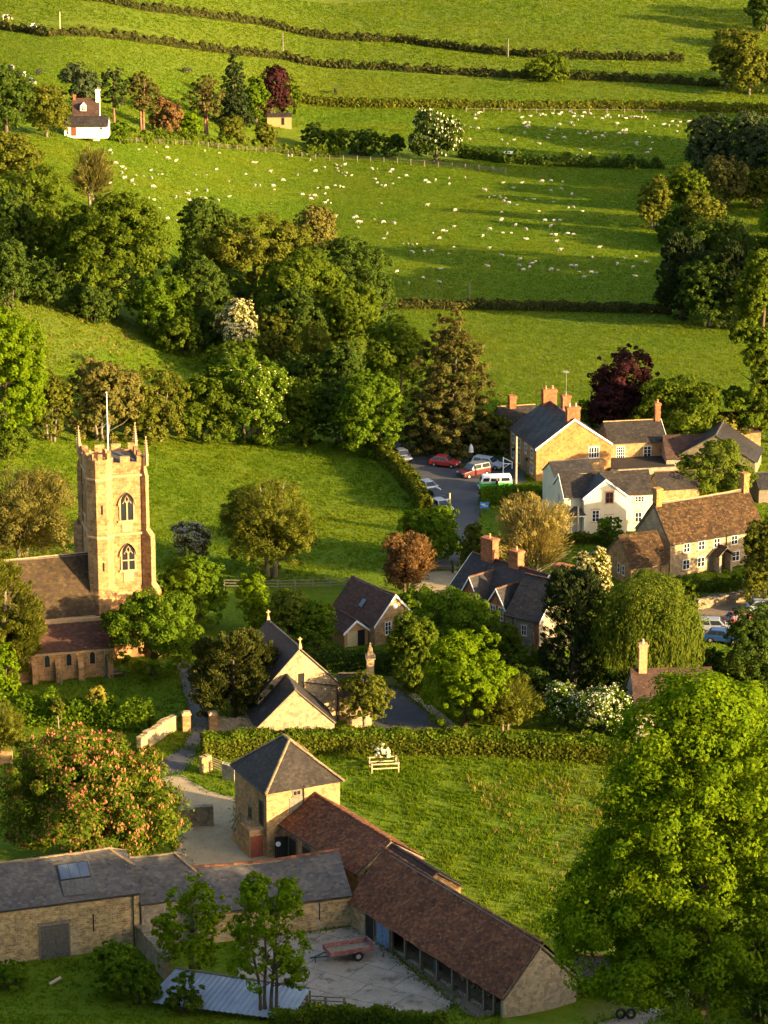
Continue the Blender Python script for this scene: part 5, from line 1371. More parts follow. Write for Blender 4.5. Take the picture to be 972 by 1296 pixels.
# ------------------------------------------------------------------ trees (x0, x1, top, foot are where each stands and how far it spreads)
TR = [
 # far hillside
 ('tree', 'dark round tree in the top right corner of the hillside', 942, 996, -14, 40, 'darkoak', 'round', {}),
 ('tree', 'pale olive tree standing left in the pair by the top right hedge', 896, 940, 48, 112, 'olive', 'round', dict(base=.05)),
 ('tree', 'pale olive tree standing right in the pair at the right frame edge', 916, 980, 54, 120, 'olive', 'round', dict(base=.05)),
 ('bush', 'rounded bush in the gap of the top hedgerow', 666, 724, 68, 102, 'oak', 'bush', {}),
 ('bush', 'bushy scrub on the hedge corner below the dark corner tree', 898, 965, 36, 58, 'olive', 'bush', {}),
 ('tree', 'dark tree at the left frame edge beside the white far cottage', -28, 44, 80, 172, 'darkoak', 'round', {}),
 ('tree', 'brownish olive tree just left of the white far cottage', 26, 92, 106, 173, 'olive', 'round', {}),
 ('tree', 'pale tree rising behind the roof of the white far cottage', 70, 128, 80, 152, 'blue', 'round', dict(dens=.7)),
 ('pine_tree', 'single stemmed pine right behind the white far cottage', 126, 163, 86, 160, 'conifer', 'pine', {}),
 ('pine_tree', 'broad pine with orange twin trunks between cottage and rust bush', 158, 203, 92, 168, 'pinebrown', 'pine', {}),
 ('bush', 'rust brown bush between the two broad pines', 188, 232, 122, 172, 'rust', 'bush', {}),
 ('pine_tree', 'brown topped pine with pale trunks left of the tall conifer', 238, 284, 97, 174, 'pinebrown', 'pine', {}),
 ('conifer_tree', 'tall dark conifer in the far tree group', 272, 320, 68, 162, 'conifer', 'cone', dict(dens=1.2)),
 ('tree', 'bright green tree between the tall conifer and the copper beech', 308, 342, 95, 158, 'mid', 'round', {}),
 ('copper_beech', 'far copper beech beside the field shed', 316, 370, 80, 150, 'copper', 'bush', {}),
 ('tree', 'green tree against the right side of the far copper beech', 348, 382, 92, 152, 'oak', 'round', {}),
 ('bush', 'yellow green bush under the far pines', 222, 258, 138, 174, 'lime', 'bush', {}),
 ('bush', 'olive bush below the tall far conifer', 274, 316, 146, 186, 'olive', 'bush', {}),
 ('bush', 'dark olive bush in front of the field shed', 322, 352, 152, 190, 'olive', 'bush', {}),
 ('bush', 'green bush right of the white annex', 132, 168, 152, 180, 'mid', 'bush', {}),
 ('bush', 'first dark bush of the row right of the field shed', 380, 414, 154, 186, 'darkoak', 'bush', {}),
 ('bush', 'second bush of the row right of the field shed', 408, 442, 159, 189, 'oak', 'bush', {}),
 ('bush', 'third and widest bush of the row right of the field shed', 436, 482, 160, 196, 'darkoak', 'bush', {}),
 ('bush', 'last small bush of the row before the white flowering chestnut', 474, 512, 168, 199, 'darkoak', 'bush', {}),
 ('chestnut_tree', 'lone horse chestnut with white candles between the sheep fields', 516, 588, 135, 204, 'darkoak', 'round', dict(base=.02, blossom=('candle', .055))),
 # right edge wood
 ('tree', 'large blue green tree above the sheep field right edge', 864, 930, 140, 236, 'blue', 'round', {}),
 ('tree', 'large blue green tree cut by the right frame edge', 914, 1000, 134, 240, 'blue', 'round', {}),
 ('bush', 'golden olive bush at the sheep field corner', 804, 852, 222, 290, 'olive', 'bush', {}),
 ('tree', 'green tree behind the golden olive bush', 838, 898, 206, 272, 'oak', 'round', dict(base=.0)),
 ('tree', 'brown budding tree below the blue green trees', 888, 948, 190, 264, 'brown', 'round', dict(base=.0)),
 ('bush', 'olive bush at the foot of the brown budding tree', 858, 920, 238, 310, 'olive', 'bush', {}),
 ('bush', 'pale olive shrub on the right edge by the small field', 928, 985, 212, 262, 'olive', 'bush', {}),
 ('bush', 'dark thicket over the ditch below the olive bush', 852, 962, 268, 318, 'darkoak', 'bush', {}),
 ('bush', 'dark green thicket in front of the golden olive bush', 828, 880, 262, 305, 'darkoak', 'bush', {}),
 ('conifer_tree', 'dark dense conifer left in the clump on the meadow edge', 826, 900, 296, 404, 'conifer', 'yew', dict(dens=1.2)),
 ('tree', 'dark green round tree in front of the meadow edge conifers', 858, 936, 318, 414, 'darkoak', 'round', dict(base=.0)),
 ('conifer_tree', 'dark dense conifer right in the clump on the meadow edge', 900, 965, 304, 416, 'conifer', 'yew', dict(dens=1.2)),
 ('tall_tree', 'tall airy tree with loose leaves rising along the right frame edge', 906, 1004, 312, 566, 'oak', 'column', dict(leafpx=1.5)),
 ('tree', 'airy tree right behind the tall loose one at the frame edge', 950, 1010, 380, 560, 'olive', 'round', dict(base=.1, dens=.8)),
 # wood on the left slope
 ('tree', 'brown olive tree at the left edge below the white far cottage', -40, 62, 162, 264, 'olive', 'round', {}),
 ('tree', 'golden lit tree at the left edge above the shady slope', -24, 98, 203, 330, 'oak', 'round', {}),
 ('tree', 'thin brown budding tree standing in the sheep field corner', 84, 150, 180, 264, 'brown', 'twig', dict(leafy=.1, dens=.7)),
 ('tree', 'broad sunlit oak in the middle of the left slope wood', 72, 217, 238, 402, 'oak', 'round', dict(base=.08, nsub=13)),
 ('tree', 'smaller round tree in front of the broad sunlit oak', 165, 256, 336, 430, 'mid', 'bush', dict(base=-.1)),
 ('tree', 'dark tree at the left of the central wood', 222, 304, 248, 352, 'darkoak', 'round', {}),
 ('tree', 'large brownish olive tree on the crown of the central wood', 250, 398, 260, 405, 'olive', 'round', dict(base=.05, nsub=12)),
 ('tree', 'brown budding tree behind the central wood', 366, 428, 256, 335, 'brown', 'round', {}),
 ('tree', 'yellow olive tree in the middle of the central wood', 322, 440, 314, 455, 'oak', 'round', dict(base=.03)),
 ('tree', 'tall dark oak on the right side of the central wood', 390, 500, 290, 425, 'darkoak', 'bush', dict(nsub=12)),
 ('tree', 'green tree below the tall dark oak', 400, 486, 352, 468, 'oak', 'bush', dict(base=-.12)),
 ('hawthorn_tree', 'slender white flowering tree in front of the central wood', 276, 330, 378, 466, 'olive', 'round', dict(base=.2, blossom=('cream', .8))),
 ('tree', 'olive tree right of the white flowering tree', 322, 384, 392, 474, 'olive', 'round', dict(base=.0)),
 ('tree', 'brown twiggy tree in the hollow of the central wood', 368, 424, 408, 490, 'olive', 'twig', {}),
 ('tree', 'round green tree left of the tall brown pine', 452, 544, 400, 505, 'oak', 'bush', dict(base=-.1)),
 ('tree', 'dark tree at the foot of the central wood hollow', 395, 470, 430, 520, 'darkoak', 'bush', dict(base=-.12)),
 ('conifer_tree', 'tall broad brown pine left of the inn', 500, 640, 390, 572, 'pinebrown', 'cone', dict(dens=1.25, base=.02)),
 ('tree', 'bright leaved tree beside the road bend', 424, 516, 468, 575, 'mid', 'bush', dict(base=-.1)),
 ('lime_tree', 'big bright green tree on the left edge above the church field', -46, 62, 372, 566, 'lime', 'round', dict(base=.02, nsub=13)),
 ('bush', 'green bush at the foot of the big left tree', -20, 40, 535, 580, 'oak', 'bush', {}),
 ('tree', 'olive tree between the big left tree and brown hedge trees', 36, 94, 466, 558, 'olive', 'bush', dict(base=-.12)),
 ('tree', 'brown dense tree first in the row above the church field', 78, 182, 444, 558, 'brown', 'bush', dict(base=-.12)),
 ('tree', 'olive tree second in the row above the church field', 148, 244, 452, 558, 'olive', 'bush', dict(base=-.12)),
 ('tree', 'green tree in the middle of the row above the church field', 212, 304, 462, 558, 'oak', 'bush', dict(base=-.12)),
 ('chestnut_tree', 'yellow green chestnut at the sunny end of the row', 262, 376, 446, 560, 'mid', 'bush', dict(base=-.12, blossom=('cream', .035))),
 ('tree', 'dark green tree after the yellow green chestnut', 348, 418, 470, 560, 'oak', 'bush', dict(base=-.12)),
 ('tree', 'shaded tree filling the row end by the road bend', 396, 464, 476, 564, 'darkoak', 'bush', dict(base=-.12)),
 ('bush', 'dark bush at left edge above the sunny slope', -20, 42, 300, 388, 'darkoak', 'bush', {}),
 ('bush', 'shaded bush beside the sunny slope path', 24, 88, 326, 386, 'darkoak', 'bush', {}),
 ('bush', 'pale grey green shrub under the golden lit tree', -14, 30, 270, 320, 'willow', 'bush', {}),
 ('tree', 'dark tree in the hollow between broad oak and central wood', 214, 300, 318, 440, 'darkoak', 'round', dict(base=.0)),
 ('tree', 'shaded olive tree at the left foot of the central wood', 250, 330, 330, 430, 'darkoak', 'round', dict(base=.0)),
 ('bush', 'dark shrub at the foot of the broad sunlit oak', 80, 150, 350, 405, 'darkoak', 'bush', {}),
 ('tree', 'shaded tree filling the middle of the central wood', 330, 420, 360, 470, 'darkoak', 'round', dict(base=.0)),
 ('bush', 'low dark bush on the grassy bank below the smaller round tree', 190, 262, 400, 446, 'oak', 'bush', {}),
 ('bush', 'green bush under the white flowering tree', 256, 330, 428, 480, 'oak', 'bush', {}),
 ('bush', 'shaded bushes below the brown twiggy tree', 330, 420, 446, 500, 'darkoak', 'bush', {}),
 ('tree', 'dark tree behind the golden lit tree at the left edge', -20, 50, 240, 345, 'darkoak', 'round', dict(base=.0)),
 ('tree', 'green tree beside the golden lit tree on the left slope', 40, 112, 258, 350, 'oak', 'round', dict(base=.0)),
 # around the church
 ('tree', 'brown budding tree behind the church roof', -46, 104, 588, 720, 'brown', 'twig', dict(dens=1.3)),
 ('conifer_tree', 'olive gold evergreen hiding the left end of the church', -48, 54, 700, 866, 'olive', 'yew', dict(dens=1.1)),
 ('bush', 'yellow lit shrub at the left edge of the churchyard', -24, 30, 812, 884, 'lime', 'bush', {}),
 ('bush', 'brown domed shrub at the left edge below the churchyard', -34, 40, 888, 962, 'olive', 'twig', {}),
 ('chestnut_tree', 'chestnut tree under the church tower', 130, 258, 746, 855, 'mid', 'round', dict(base=.05, nsub=12)),
 ('yew_tree', 'broad dark yew beside the church path', 240, 354, 798, 912, 'yew', 'yew', dict(dens=1.3)),
 ('tree', 'round golden olive tree alone in the church field', 281, 406, 597, 730, 'olive', 'twig', dict(dens=1.1, base=.02, leafy=.6, nsub=5)),
 ('blossom_tree', 'small pale blossom tree in the church field', 216, 266, 655, 714, 'brown', 'round', dict(base=.02, dens=.7, blossom=('greypink', .5))),
 ('bush', 'spreading green shrub right of the tower foot', 192, 290, 700, 795, 'mid', 'bush', {}),
 ('tree', 'light green sapling with upright shoots near the field fence', 296, 346, 722, 800, 'lime', 'round', dict(base=.0, dens=.7)),
 ('tree', 'grey green tree behind the hall cross', 330, 402, 744, 820, 'willow', 'round', dict(base=.0)),
 ('bush', 'green shrub left of the garden shed', 368, 430, 756, 825, 'mid', 'bush', {}),
 ('bush', 'cream flowering bush beside the garden shed', 396, 430, 764, 800, 'olive', 'bush', dict(blossom=('cream', .5))),
 # village
 ('tree', 'rust brown twiggy tree at the forecourt corner', 478, 552, 672, 755, 'rust', 'twig', dict(dens=1.3)),
 ('tree', 'orange leaved bush behind the rust twiggy tree', 510, 556, 660, 712, 'orange', 'round', dict(base=.0)),
 ('tree', 'bright green tree beside the road below the hedge', 506, 590, 638, 712, 'mid', 'round', dict(base=.0)),
 ('tree', 'small olive tree between road and brick chimneys', 580, 616, 660, 724, 'olive', 'round', dict(base=.0)),
 ('willow_tree', 'golden twigged willow in front of the cream cottage', 608, 738, 626, 742, 'golden', 'twig', dict(dens=.9, leafy=.12)),
 ('bush', 'cream flowering shrub left of the mossy annex', 724, 776, 692, 762, 'olive', 'bush', dict(blossom=('cream', .6))),
 ('conifer_tree', 'dark evergreen against the slate house end', 678, 770, 718, 886, 'conifer', 'yew', dict(dens=1.3)),
 ('willow_tree', 'large weeping willow in the village centre', 734, 890, 734, 892, 'willow', 'willow', dict(dens=1.2)),
 ('willow_tree', 'smaller weeping willow before the mossy annex', 784, 862, 722, 815, 'willow', 'willow', {}),
 ('tree', 'bright green tree beside the lower lane', 524, 652, 796, 918, 'lime', 'round', dict(base=.02, nsub=12)),
 ('tree', 'mid green tree in front of the slate house', 512, 634, 738, 840, 'mid', 'round', dict(base=.0)),
 ('bush', 'green shrub mass left of the bright lane tree', 490, 556, 770, 872, 'oak', 'bush', {}),
 ('tree', 'domed olive brown tree right of the bright lane tree', 590, 688, 855, 926, 'olive', 'twig', dict(dens=1.3)),
 ('blossom_tree', 'white flowering tree left in the garden pair above the hedge', 682, 738, 862, 922, 'mid', 'round', dict(base=.02, blossom=('white', .12))),
 ('blossom_tree', 'broad white flowering tree right in the garden pair above the hedge', 720, 806, 866, 930, 'mid', 'round', dict(base=.02, blossom=('white', .2))),
 ('tree', 'airy olive tree beside the hall wing', 426, 496, 844, 926, 'olive', 'round', dict(base=.15, dens=.55)),
 ('copper_beech', 'dark copper beech behind the inn wing', 738, 836, 438, 550, 'copper', 'round', dict(base=.0, nsub=12)),
 ('tree', 'round green tree right of the copper beech', 796, 918, 476, 568, 'oak', 'round', dict(base=.0, nsub=12)),
 ('bush', 'bright yellow leaved bush behind the brown roofs', 900, 938, 518, 570, 'yellow', 'bush', {}),
 ('tree', 'flat topped olive tree before the slate gable house', 852, 956, 558, 632, 'willow', 'round', dict(base=.1, nsub=11)),
 ('tree', 'mixed yellow green tree at right edge beside the mossy house', 934, 1000, 652, 770, 'olive', 'round', dict(base=.0)),
 ('tree', 'drooping green tree over the mossy house corner', 944, 1000, 680, 752, 'willow', 'willow', {}),
 ('tree', 'dark round tree beside the parked cars', 908, 1004, 762, 892, 'darkoak', 'round', dict(base=.0, nsub=12)),
 ('bush', 'dark shrub below the parked blue car', 860, 930, 812, 880, 'darkoak', 'bush', {}),
 ('bush', 'dark low shrubs behind the white flowering garden trees', 640, 700, 838, 892, 'darkoak', 'bush', {}),
 ('bush', 'dark shrubbery under the pine beside the pub yard', 600, 662, 520, 572, 'olive', 'bush', {}),
 ('bush', 'low green bush before the slate house lean to', 636, 692, 812, 868, 'oak', 'bush', {}),
 ('bush', 'dark bush between the copper beech and inn chimneys', 728, 770, 500, 545, 'oak', 'bush', {}),
 ('tree', 'shaded green tree between the bright lane tree and the slate house', 600, 660, 778, 862, 'oak', 'round', dict(base=.0)),
 ('bush', 'green garden bush beneath the cream cottage windows', 752, 792, 652, 690, 'mid', 'bush', dict(dens=.8)),
 ('bush', 'green shrub mass between the tiled cottage and forecourt', 500, 560, 742, 800, 'mid', 'bush', {}),
 ('bush', 'dull green garden shrub before the mossy house porch', 850, 886, 728, 764, 'oak', 'bush', {}),
 # foreground
 ('chestnut_tree', 'red flowering chestnut behind the stone barn', -14, 242, 926, 1098, 'oak', 'round', dict(base=-.05, nsub=15, leafpx=1.5, blossom=('pink', .10))),
 ('sapling', 'young green tree against the cattle shed, left of the pair', 194, 290, 1110, 1240, 'lime', 'round', dict(base=.03, leafpx=1.7, dens=.42, nsub=16, bump=.3)),
 ('sapling', 'young multi stemmed tree with yellow lit top, right of the pair', 284, 396, 1104, 1290, 'lime', 'round', dict(base=.1, leafpx=1.7, dens=.42, nsub=18, bump=.28, fork=4)),
 ('bush', 'dense green bush before the stone barn wall', 112, 180, 1190, 1262, 'mid', 'bush', dict(leafpx=1.7)),
 ('bush', 'smaller bush by the low barn wall', 154, 204, 1214, 1270, 'mid', 'bush', dict(leafpx=1.7)),
 ('bush', 'leafy shrub in front of the blue grey sheeted roof', 206, 260, 1228, 1284, 'oak', 'bush', dict(leafpx=1.7, dens=.6)),
 ('bush', 'tall weeds at the barn door corner', -16, 40, 1214, 1252, 'mid', 'bush', dict(leafpx=1.7)),
 ('sapling', 'tiny sapling left on the churchyard lawn', 64, 84, 884, 922, 'olive', 'round', dict(base=.4, dens=.8)),
 ('sapling', 'slim lit sapling right on the churchyard lawn', 112, 136, 866, 917, 'yellow', 'round', dict(base=.35, dens=.6)),
 ('lime_tree', 'huge lime tree filling the lower right corner', 694, 1070, 898, 1336, 'lime', 'bell', dict(leafpx=1.9, dens=1.0, depth=.85)),
 ('bush', 'dark shrub in the shade behind the lime trunk', 918, 1000, 1190, 1292, 'darkoak', 'bush', dict(leafpx=1.7)),
 ('bush', 'dim round bush beside the lime trunk', 886, 930, 1236, 1276, 'oak', 'bush', dict(leafpx=1.7)),
 ('bush', 'white flowering shrub with stakes inside the paddock guard', 468, 494, 940, 968, 'mid', 'round', dict(base=.2, dens=.4, blossom=('white', .9))),
]
for nm, lab, x0, x1, yt, yb, kind, shp, kw in TR:
    cat = {'bush': 'bush', 'sapling': 'sapling'}.get(nm, 'tree')
    if shp == 'round' and nm != 'sapling' and 'base' not in kw: kw['base'] = .04
    tree(nm, lab, x0, x1, yt, yb, kind, shp, cat, **kw)

# trees on the spur to the right of the view: their long evening shade lies over the farm
def copy_tree(src, loc, s, rz, label, group):
    c = src.copy(); COL.objects.link(c); c.location = loc; c.scale = (s, s, s); c.rotation_euler = (0, 0, rz); c['label'] = label; c['group'] = group
    for ch in [o for o in bpy.data.objects if o.parent == src]:
        d = ch.copy(); COL.objects.link(d); d.parent = c
    return c
src = [o for o in bpy.data.objects if o.get('label') == 'chestnut tree under the church tower'][0]
SPUR = [(60, 177, 1.6), (56, 169, 1.6), (51, 160, 1.4), (66, 187, 1.5), (64, 181, 1.6), (70, 176, 1.75), (62, 166, 1.7), (47, 152, 1.0), (76, 186, 1.6), (68, 160, 1.3)]
for i, (x, y, s) in enumerate(SPUR):
    copy_tree(src, (x, y, terrain(x, y) - .2), s * .9, i * 1.3, 'tree of the wood on the spur beside the farm', 'trees on the spur')
# and trees beyond the right edge of the meadows, whose shadows streak across the pasture
rq = random.Random(11)
EDGE = [(58, 312, .95), (63, 319, .95), (76, 322, 1.1)]
for y in range(456, 640, 8):
    if rq.random() < .88: EDGE.append((y * .1325 + 7 + rq.uniform(0, 7), y + rq.uniform(-3, 3), rq.choice([.8, 1.1, 1.4, 1.8, 2.0])))
EDGE += [(112, 660, 1.6), (118, 690, 1.8), (126, 720, 1.5), (140, 770, 2.0)]
for i, (x, y, s) in enumerate(EDGE):
    copy_tree(src, (x, y, terrain(x, y) - .2), s, i * 1.7, 'tree standing beyond the right edge of the meadows', 'trees beyond the meadows')

# ------------------------------------------------------------------ hedges
hedge('hedgerow', 'highest dark hedgerow crossing the far hillside', [(30, -2), (180, 13), (330, 31), (500, 53), (640, 70), (700, 74), (865, 78)], 1.7, 1.5, 'darkhedge', 1.3, 1, .4, 1, hv=.3)
hedge('hedgerow', 'second hedgerow crossing the far hillside above the white far cottage', [(-10, 35), (60, 46), (170, 52), (350, 73), (480, 88), (640, 98), (750, 101), (910, 110)], 1.6, 1.4, 'darkhedge', 1.3, 1, .4, 2, hv=.35)
hedge('hedgerow', 'brown green hedge along the top of the sheep field', [(372, 128), (480, 136), (600, 138), (760, 138), (985, 144)], 2.0, 2.0, 'olive', 1.3, 1, .3, 3)
hedge('hedgerow', 'dark hedge between the two sheep fields', [(582, 198), (640, 206), (700, 210), (840, 213)], 1.9, 2.2, 'darkoak', 1.3, 1, .5, 4, hv=.4)
hedge('hedgerow', 'low dark clipped hedge below the sheep pasture', [(500, 390), (600, 391), (700, 393), (850, 397)], 1.5, 1.6, 'darkhedge', 1.4, 1, .15, 5)
hedge('hedge', 'roadside hedge curving between church field and village road', [(470, 572), (500, 596), (522, 622), (540, 652)], 2.2, 1.7, 'hedge', 1.4, 1, .2, 6, hv=.08)
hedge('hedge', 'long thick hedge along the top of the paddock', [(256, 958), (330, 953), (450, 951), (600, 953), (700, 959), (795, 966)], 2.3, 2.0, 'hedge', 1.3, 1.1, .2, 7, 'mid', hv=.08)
hedge('hedge', 'clipped bright hedge beside the pub yard', [(608, 640), (645, 637), (700, 640)], 2.3, 1.8, 'mid', 1.4, 1, .15, 8, hv=.05)
hedge('hedge', 'bushy churchyard hedge behind the saplings', [(-10, 912), (60, 914), (130, 916), (190, 924)], 2.6, 2.4, 'mid', 1.5, 1.1, .3, 9, hv=.2)
hedge('hedge', 'rough bramble hedge in the foreground below the farmyard', [(345, 1300), (400, 1296), (480, 1298), (560, 1305)], 1.5, 1.6, 'oak', 1.7, 1, .3, 10)
hedge('hedge', 'dark garden hedge below the tiled cottage', [(388, 846), (430, 848), (500, 852)], 2.2, 1.8, 'darkoak', 1.4, 1, .2, 11, hv=.08)
hedge('hedge', 'shrubby hedge under the far pines', [(150, 178), (250, 182), (340, 190), (430, 198)], 1.8, 2.4, 'oak', 1.5, 1, .4, 12, hv=.35)
hedge('hedge', 'low garden shrubs before the mossy stone house', [(846, 752), (885, 748), (935, 745)], 1.1, 1.6, 'oak', 1.4, 1, .3, 13, hv=.3)
hedge('hedge', 'dark ditch hedge running right below the golden olive bush', [(838, 306), (880, 316), (985, 318)], 2.2, 2.4, 'darkoak', 1.5, 1, .4, 14, hv=.3)
hedge('hedge', 'dark thicket behind the weeping willow', [(690, 868), (760, 880), (860, 888)], 2.4, 2.6, 'darkoak', 1.5, 1, .4, 15, hv=.3)
hedge('hedge', 'dark clipped hedge under the cottage window wall', [(700, 688), (760, 686), (790, 700)], 1.2, 1.2, 'hedge', 1.4, 1, .2, 16)

# ------------------------------------------------------------------ walls, fences, gates
def wall_run(name, label, pts, h, t, mat, cat='wall', jag=.12, cope=True):
    W = [P(*p) for p in pts]
    o0 = W[0]; mb = MB(); rg = random.Random(int(pts[0][0]))
    for i in range(len(W) - 1):
        a, b = W[i] - o0, W[i + 1] - o0; d = b - a; L = Vector((d.x, d.y, 0)).length; rz = math.atan2(d.y, d.x)
        n = max(1, int(L / .5))
        for k in range(n):
            q = a.lerp(b, (k + .5) / n); hh = h + rg.uniform(-jag, jag)
            mb.box((q.x, q.y, q.z + hh / 2 - .3), (L / n + (.04 if k % 2 else -.003), t + (.012 if k % 2 else 0), hh + .6), rz)
            if cope: mb.box((q.x, q.y, q.z + hh + .06), (L / n * .9, t + .12, .12 + rg.uniform(0, .08)), rz)
    o = mb.build(name, M[mat], None, o0); return tag(o, label, cat)
wall_run('garden_wall', 'rubble wall of the stable yard behind the red chestnut', [(226, 1046), (270, 1044)], 1.7, .5, 'wallstone')
wall_run('garden_wall', 'mossy low wall running from the barn corner', [(176, 1196), (190, 1212), (212, 1240)], 1.9, .6, 'wallstone')
wall_run('retaining_wall', 'pale lit curved stone wall below the churchyard', [(176, 952), (195, 940), (212, 928), (222, 924)], 1.5, .5, 'barn')
wall_run('garden_wall', 'churchyard boundary wall right of the gate pillars', [(272, 924), (300, 925), (326, 927)], 1.2, .45, 'pale')
wall_run('garden_wall', 'short lit wall at the left frame edge', [(-20, 966), (16, 966)], 1.1, .5, 'gold')
wall_run('garden_wall', 'rubble wall piece beside the field gate', [(254, 978), (266, 975)], 1.5, .5, 'gold')
wall_run('garden_wall', 'pale stone wall end between field gate and granary', [(283, 985), (298, 988)], 1.4, .5, 'greystone')
wall_run('garden_wall', 'shaded garden wall behind the parked cars', [(882, 772), (910, 766), (945, 760)], 1.0, .4, 'wallstone')
wall_run('garden_wall', 'low wall beside the hall wing and lane', [(440, 922), (470, 918)], 1.1, .4, 'pale')
for lab, px, py in (('squared stone gate pillar left of the church path', 236, 925), ('squared stone gate pillar right of the church path', 270, 925)):
    p = P(px, py); t = empty('gate_pillar', p, R(12), lab, 'gate pillar')
    mb = MB(); mb.box((0, 0, .8), (.8, .8, 2.0)); mb.build('shaft', M['ham'], t); mb = MB(); mb.box((0, 0, 1.88), (.95, .95, .16)); mb.box((0, 0, 2.03), (.8, .8, .14), 0, 0, .7); mb.build('cap', M['hamtrim'], t)

def fence(name, label, pts, h, step, rails, mat, cat='fence', post=.12, wire=False):
    W = [P(*p) for p in pts]; root = empty(name, W[0], 0, label, cat)
    L = [(W[i + 1] - W[i]).length for i in range(len(W) - 1)]; tot = sum(L); n = int(tot / step)
    def at(s):
        for i, l in enumerate(L):
            if s <= l or i == len(L) - 1:
                q = W[i].lerp(W[i + 1], min(s / l, 1)); q = Vector((q.x, q.y, terrain(q.x, q.y))); return q - W[0]
            s -= l
    pm = MB(); pm.box((0, 0, h / 2 - .1), (post, post, h + .25)); me = pm.mesh('post', M[mat])
    Q = [at(tot * k / n) for k in range(n + 1)]
    for q in Q: link('post', me, root, q, (random.uniform(-.04, .04), random.uniform(-.04, .04), random.uniform(0, .4)))
    for zz in rails:
        mb = MB()
        for k in range(n):
            a, b = Q[k] + Vector((0, 0, zz)), Q[k + 1] + Vector((0, 0, zz + .006)); mb.tube([a, b], .02 if wire else .055, 4)
        mb.build('rail', M[mat], root)
    return root
fence('post_and_rail_fence', 'grey timber post and rail fence at the foot of the church field', [(284, 746), (340, 747), (400, 746), (440, 744)], 1.25, 1.9, (.45, .8, 1.15), 'timber')
fence('field_fence', 'long stock fence along the top of the sheep field', [(152, 181), (250, 185), (350, 193), (450, 204), (520, 208)], 1.2, 3.0, (.5, .8, 1.1), 'timber', post=.14, wire=True)
fence('field_fence', 'pale stock fence between the chestnut and the dark sheep field hedge', [(520, 209), (570, 213), (640, 220)], 1.2, 3.0, (.5, .8, 1.1), 'timber', post=.18)
fence('farm_fence', 'old grey timber railings beside the blue grey sheeted roof', [(366, 1278), (400, 1282), (436, 1284)], 1.5, 1.5, (.3, .7, 1.1, 1.45), 'timber', post=.2)
fence('field_gate', 'white lit five bar field gate beside the rubble wall piece', [(268, 974), (282, 980)], 1.3, 1.25, (.3, .55, .8, 1.05, 1.25), 'palewood', 'gate')
fence('field_fence', 'stock fence below the brown green hedge of the upper sheep field', [(590, 142), (760, 143), (880, 145)], 1.1, 4.0, (.9,), 'timber', post=.18)
# guard round the young tree in the paddock
p = P(486, 974); t = empty('tree_guard', p, R(8), 'pale timber guard rails around the white flowering shrub in the paddock', 'tree guard')
for sx, sy in ((-1.3, -.9), (1.3, -.9), (1.3, .9), (-1.3, .9)):
    mb = MB(); mb.box((0, 0, .45), (.11, .11, 1.2)); mb.build('post', M['palewood'], t, (sx, sy, 0))
for zz in (.5, .95):
    mb = MB(); mb.bx(-1.35, 1.35, -.98, -.94, zz - .06, zz + .06); mb.bx(-1.35, 1.35, .94, .98, zz - .06, zz + .06); mb.bx(-1.39, -1.35, -.94, .94, zz - .06, zz + .06); mb.bx(1.35, 1.39, -.94, .94, zz - .06, zz + .06); mb.build('rail', M['palewood'], t)

def pole(name, label, px, py, top, r=.11, mat='timber', cross=False, cat='pole'):
    p = P(px, py); s = scale_at(p); h = (py - top) / s / .96
    t = MB(); t.tube([(0, 0, -.3), (0, 0, h * .5), (0, 0, h)], [r * 1.15, r, r * .8], 8)
    if cross: t.box((0, 0, h - .5), (1.5, .1, .1)); t.box((-.6, 0, h - .38), (.08, .08, .16)); t.box((.6, 0, h - .38), (.08, .08, .16))
    o = t.build(name, M[mat], None, p); return tag(o, label, cat)
pole('utility_pole', 'sunlit timber pole beside the inn wall', 653, 612, 553, .13, 'palewood')
pole('utility_pole', 'timber pole in front of the cream cottage porch', 731, 684, 641, .13, 'palewood')
pole('gate_post', 'short lit timber post at the roadside below the pub yard', 569, 652, 624, .13, 'palewood')
pole('utility_pole', 'thin dark pole in the pasture above the clipped hedge', 594, 386, 358, .12, 'timber')
pole('utility_pole', 'pale pole on the far hillside left of the chestnut', 76, 38, 16, .16, 'palewood')
pole('utility_pole', 'thin pole on the far hillside between the top hedgerows', 358, 66, 42, .16, 'timber')
pole('utility_pole', 'thin pole standing by the top hedgerow right of centre', 643, 72, 50, .16, 'timber')
pole('utility_pole', 'short pole near the top right hedge corner', 912, 58, 42, .16, 'timber')
pole('utility_pole', 'dark timber pole in the garden before the slate house', 674, 862, 800, .13, 'timber')
pole('bollard', 'dark post at the edge of the gravel forecourt', 573, 725, 713, .14, 'iron', cat='post')
pole('leaning_post', 'dark leaning post on the churchyard lawn', 77, 866, 852, .13, 'timber', cat='post')

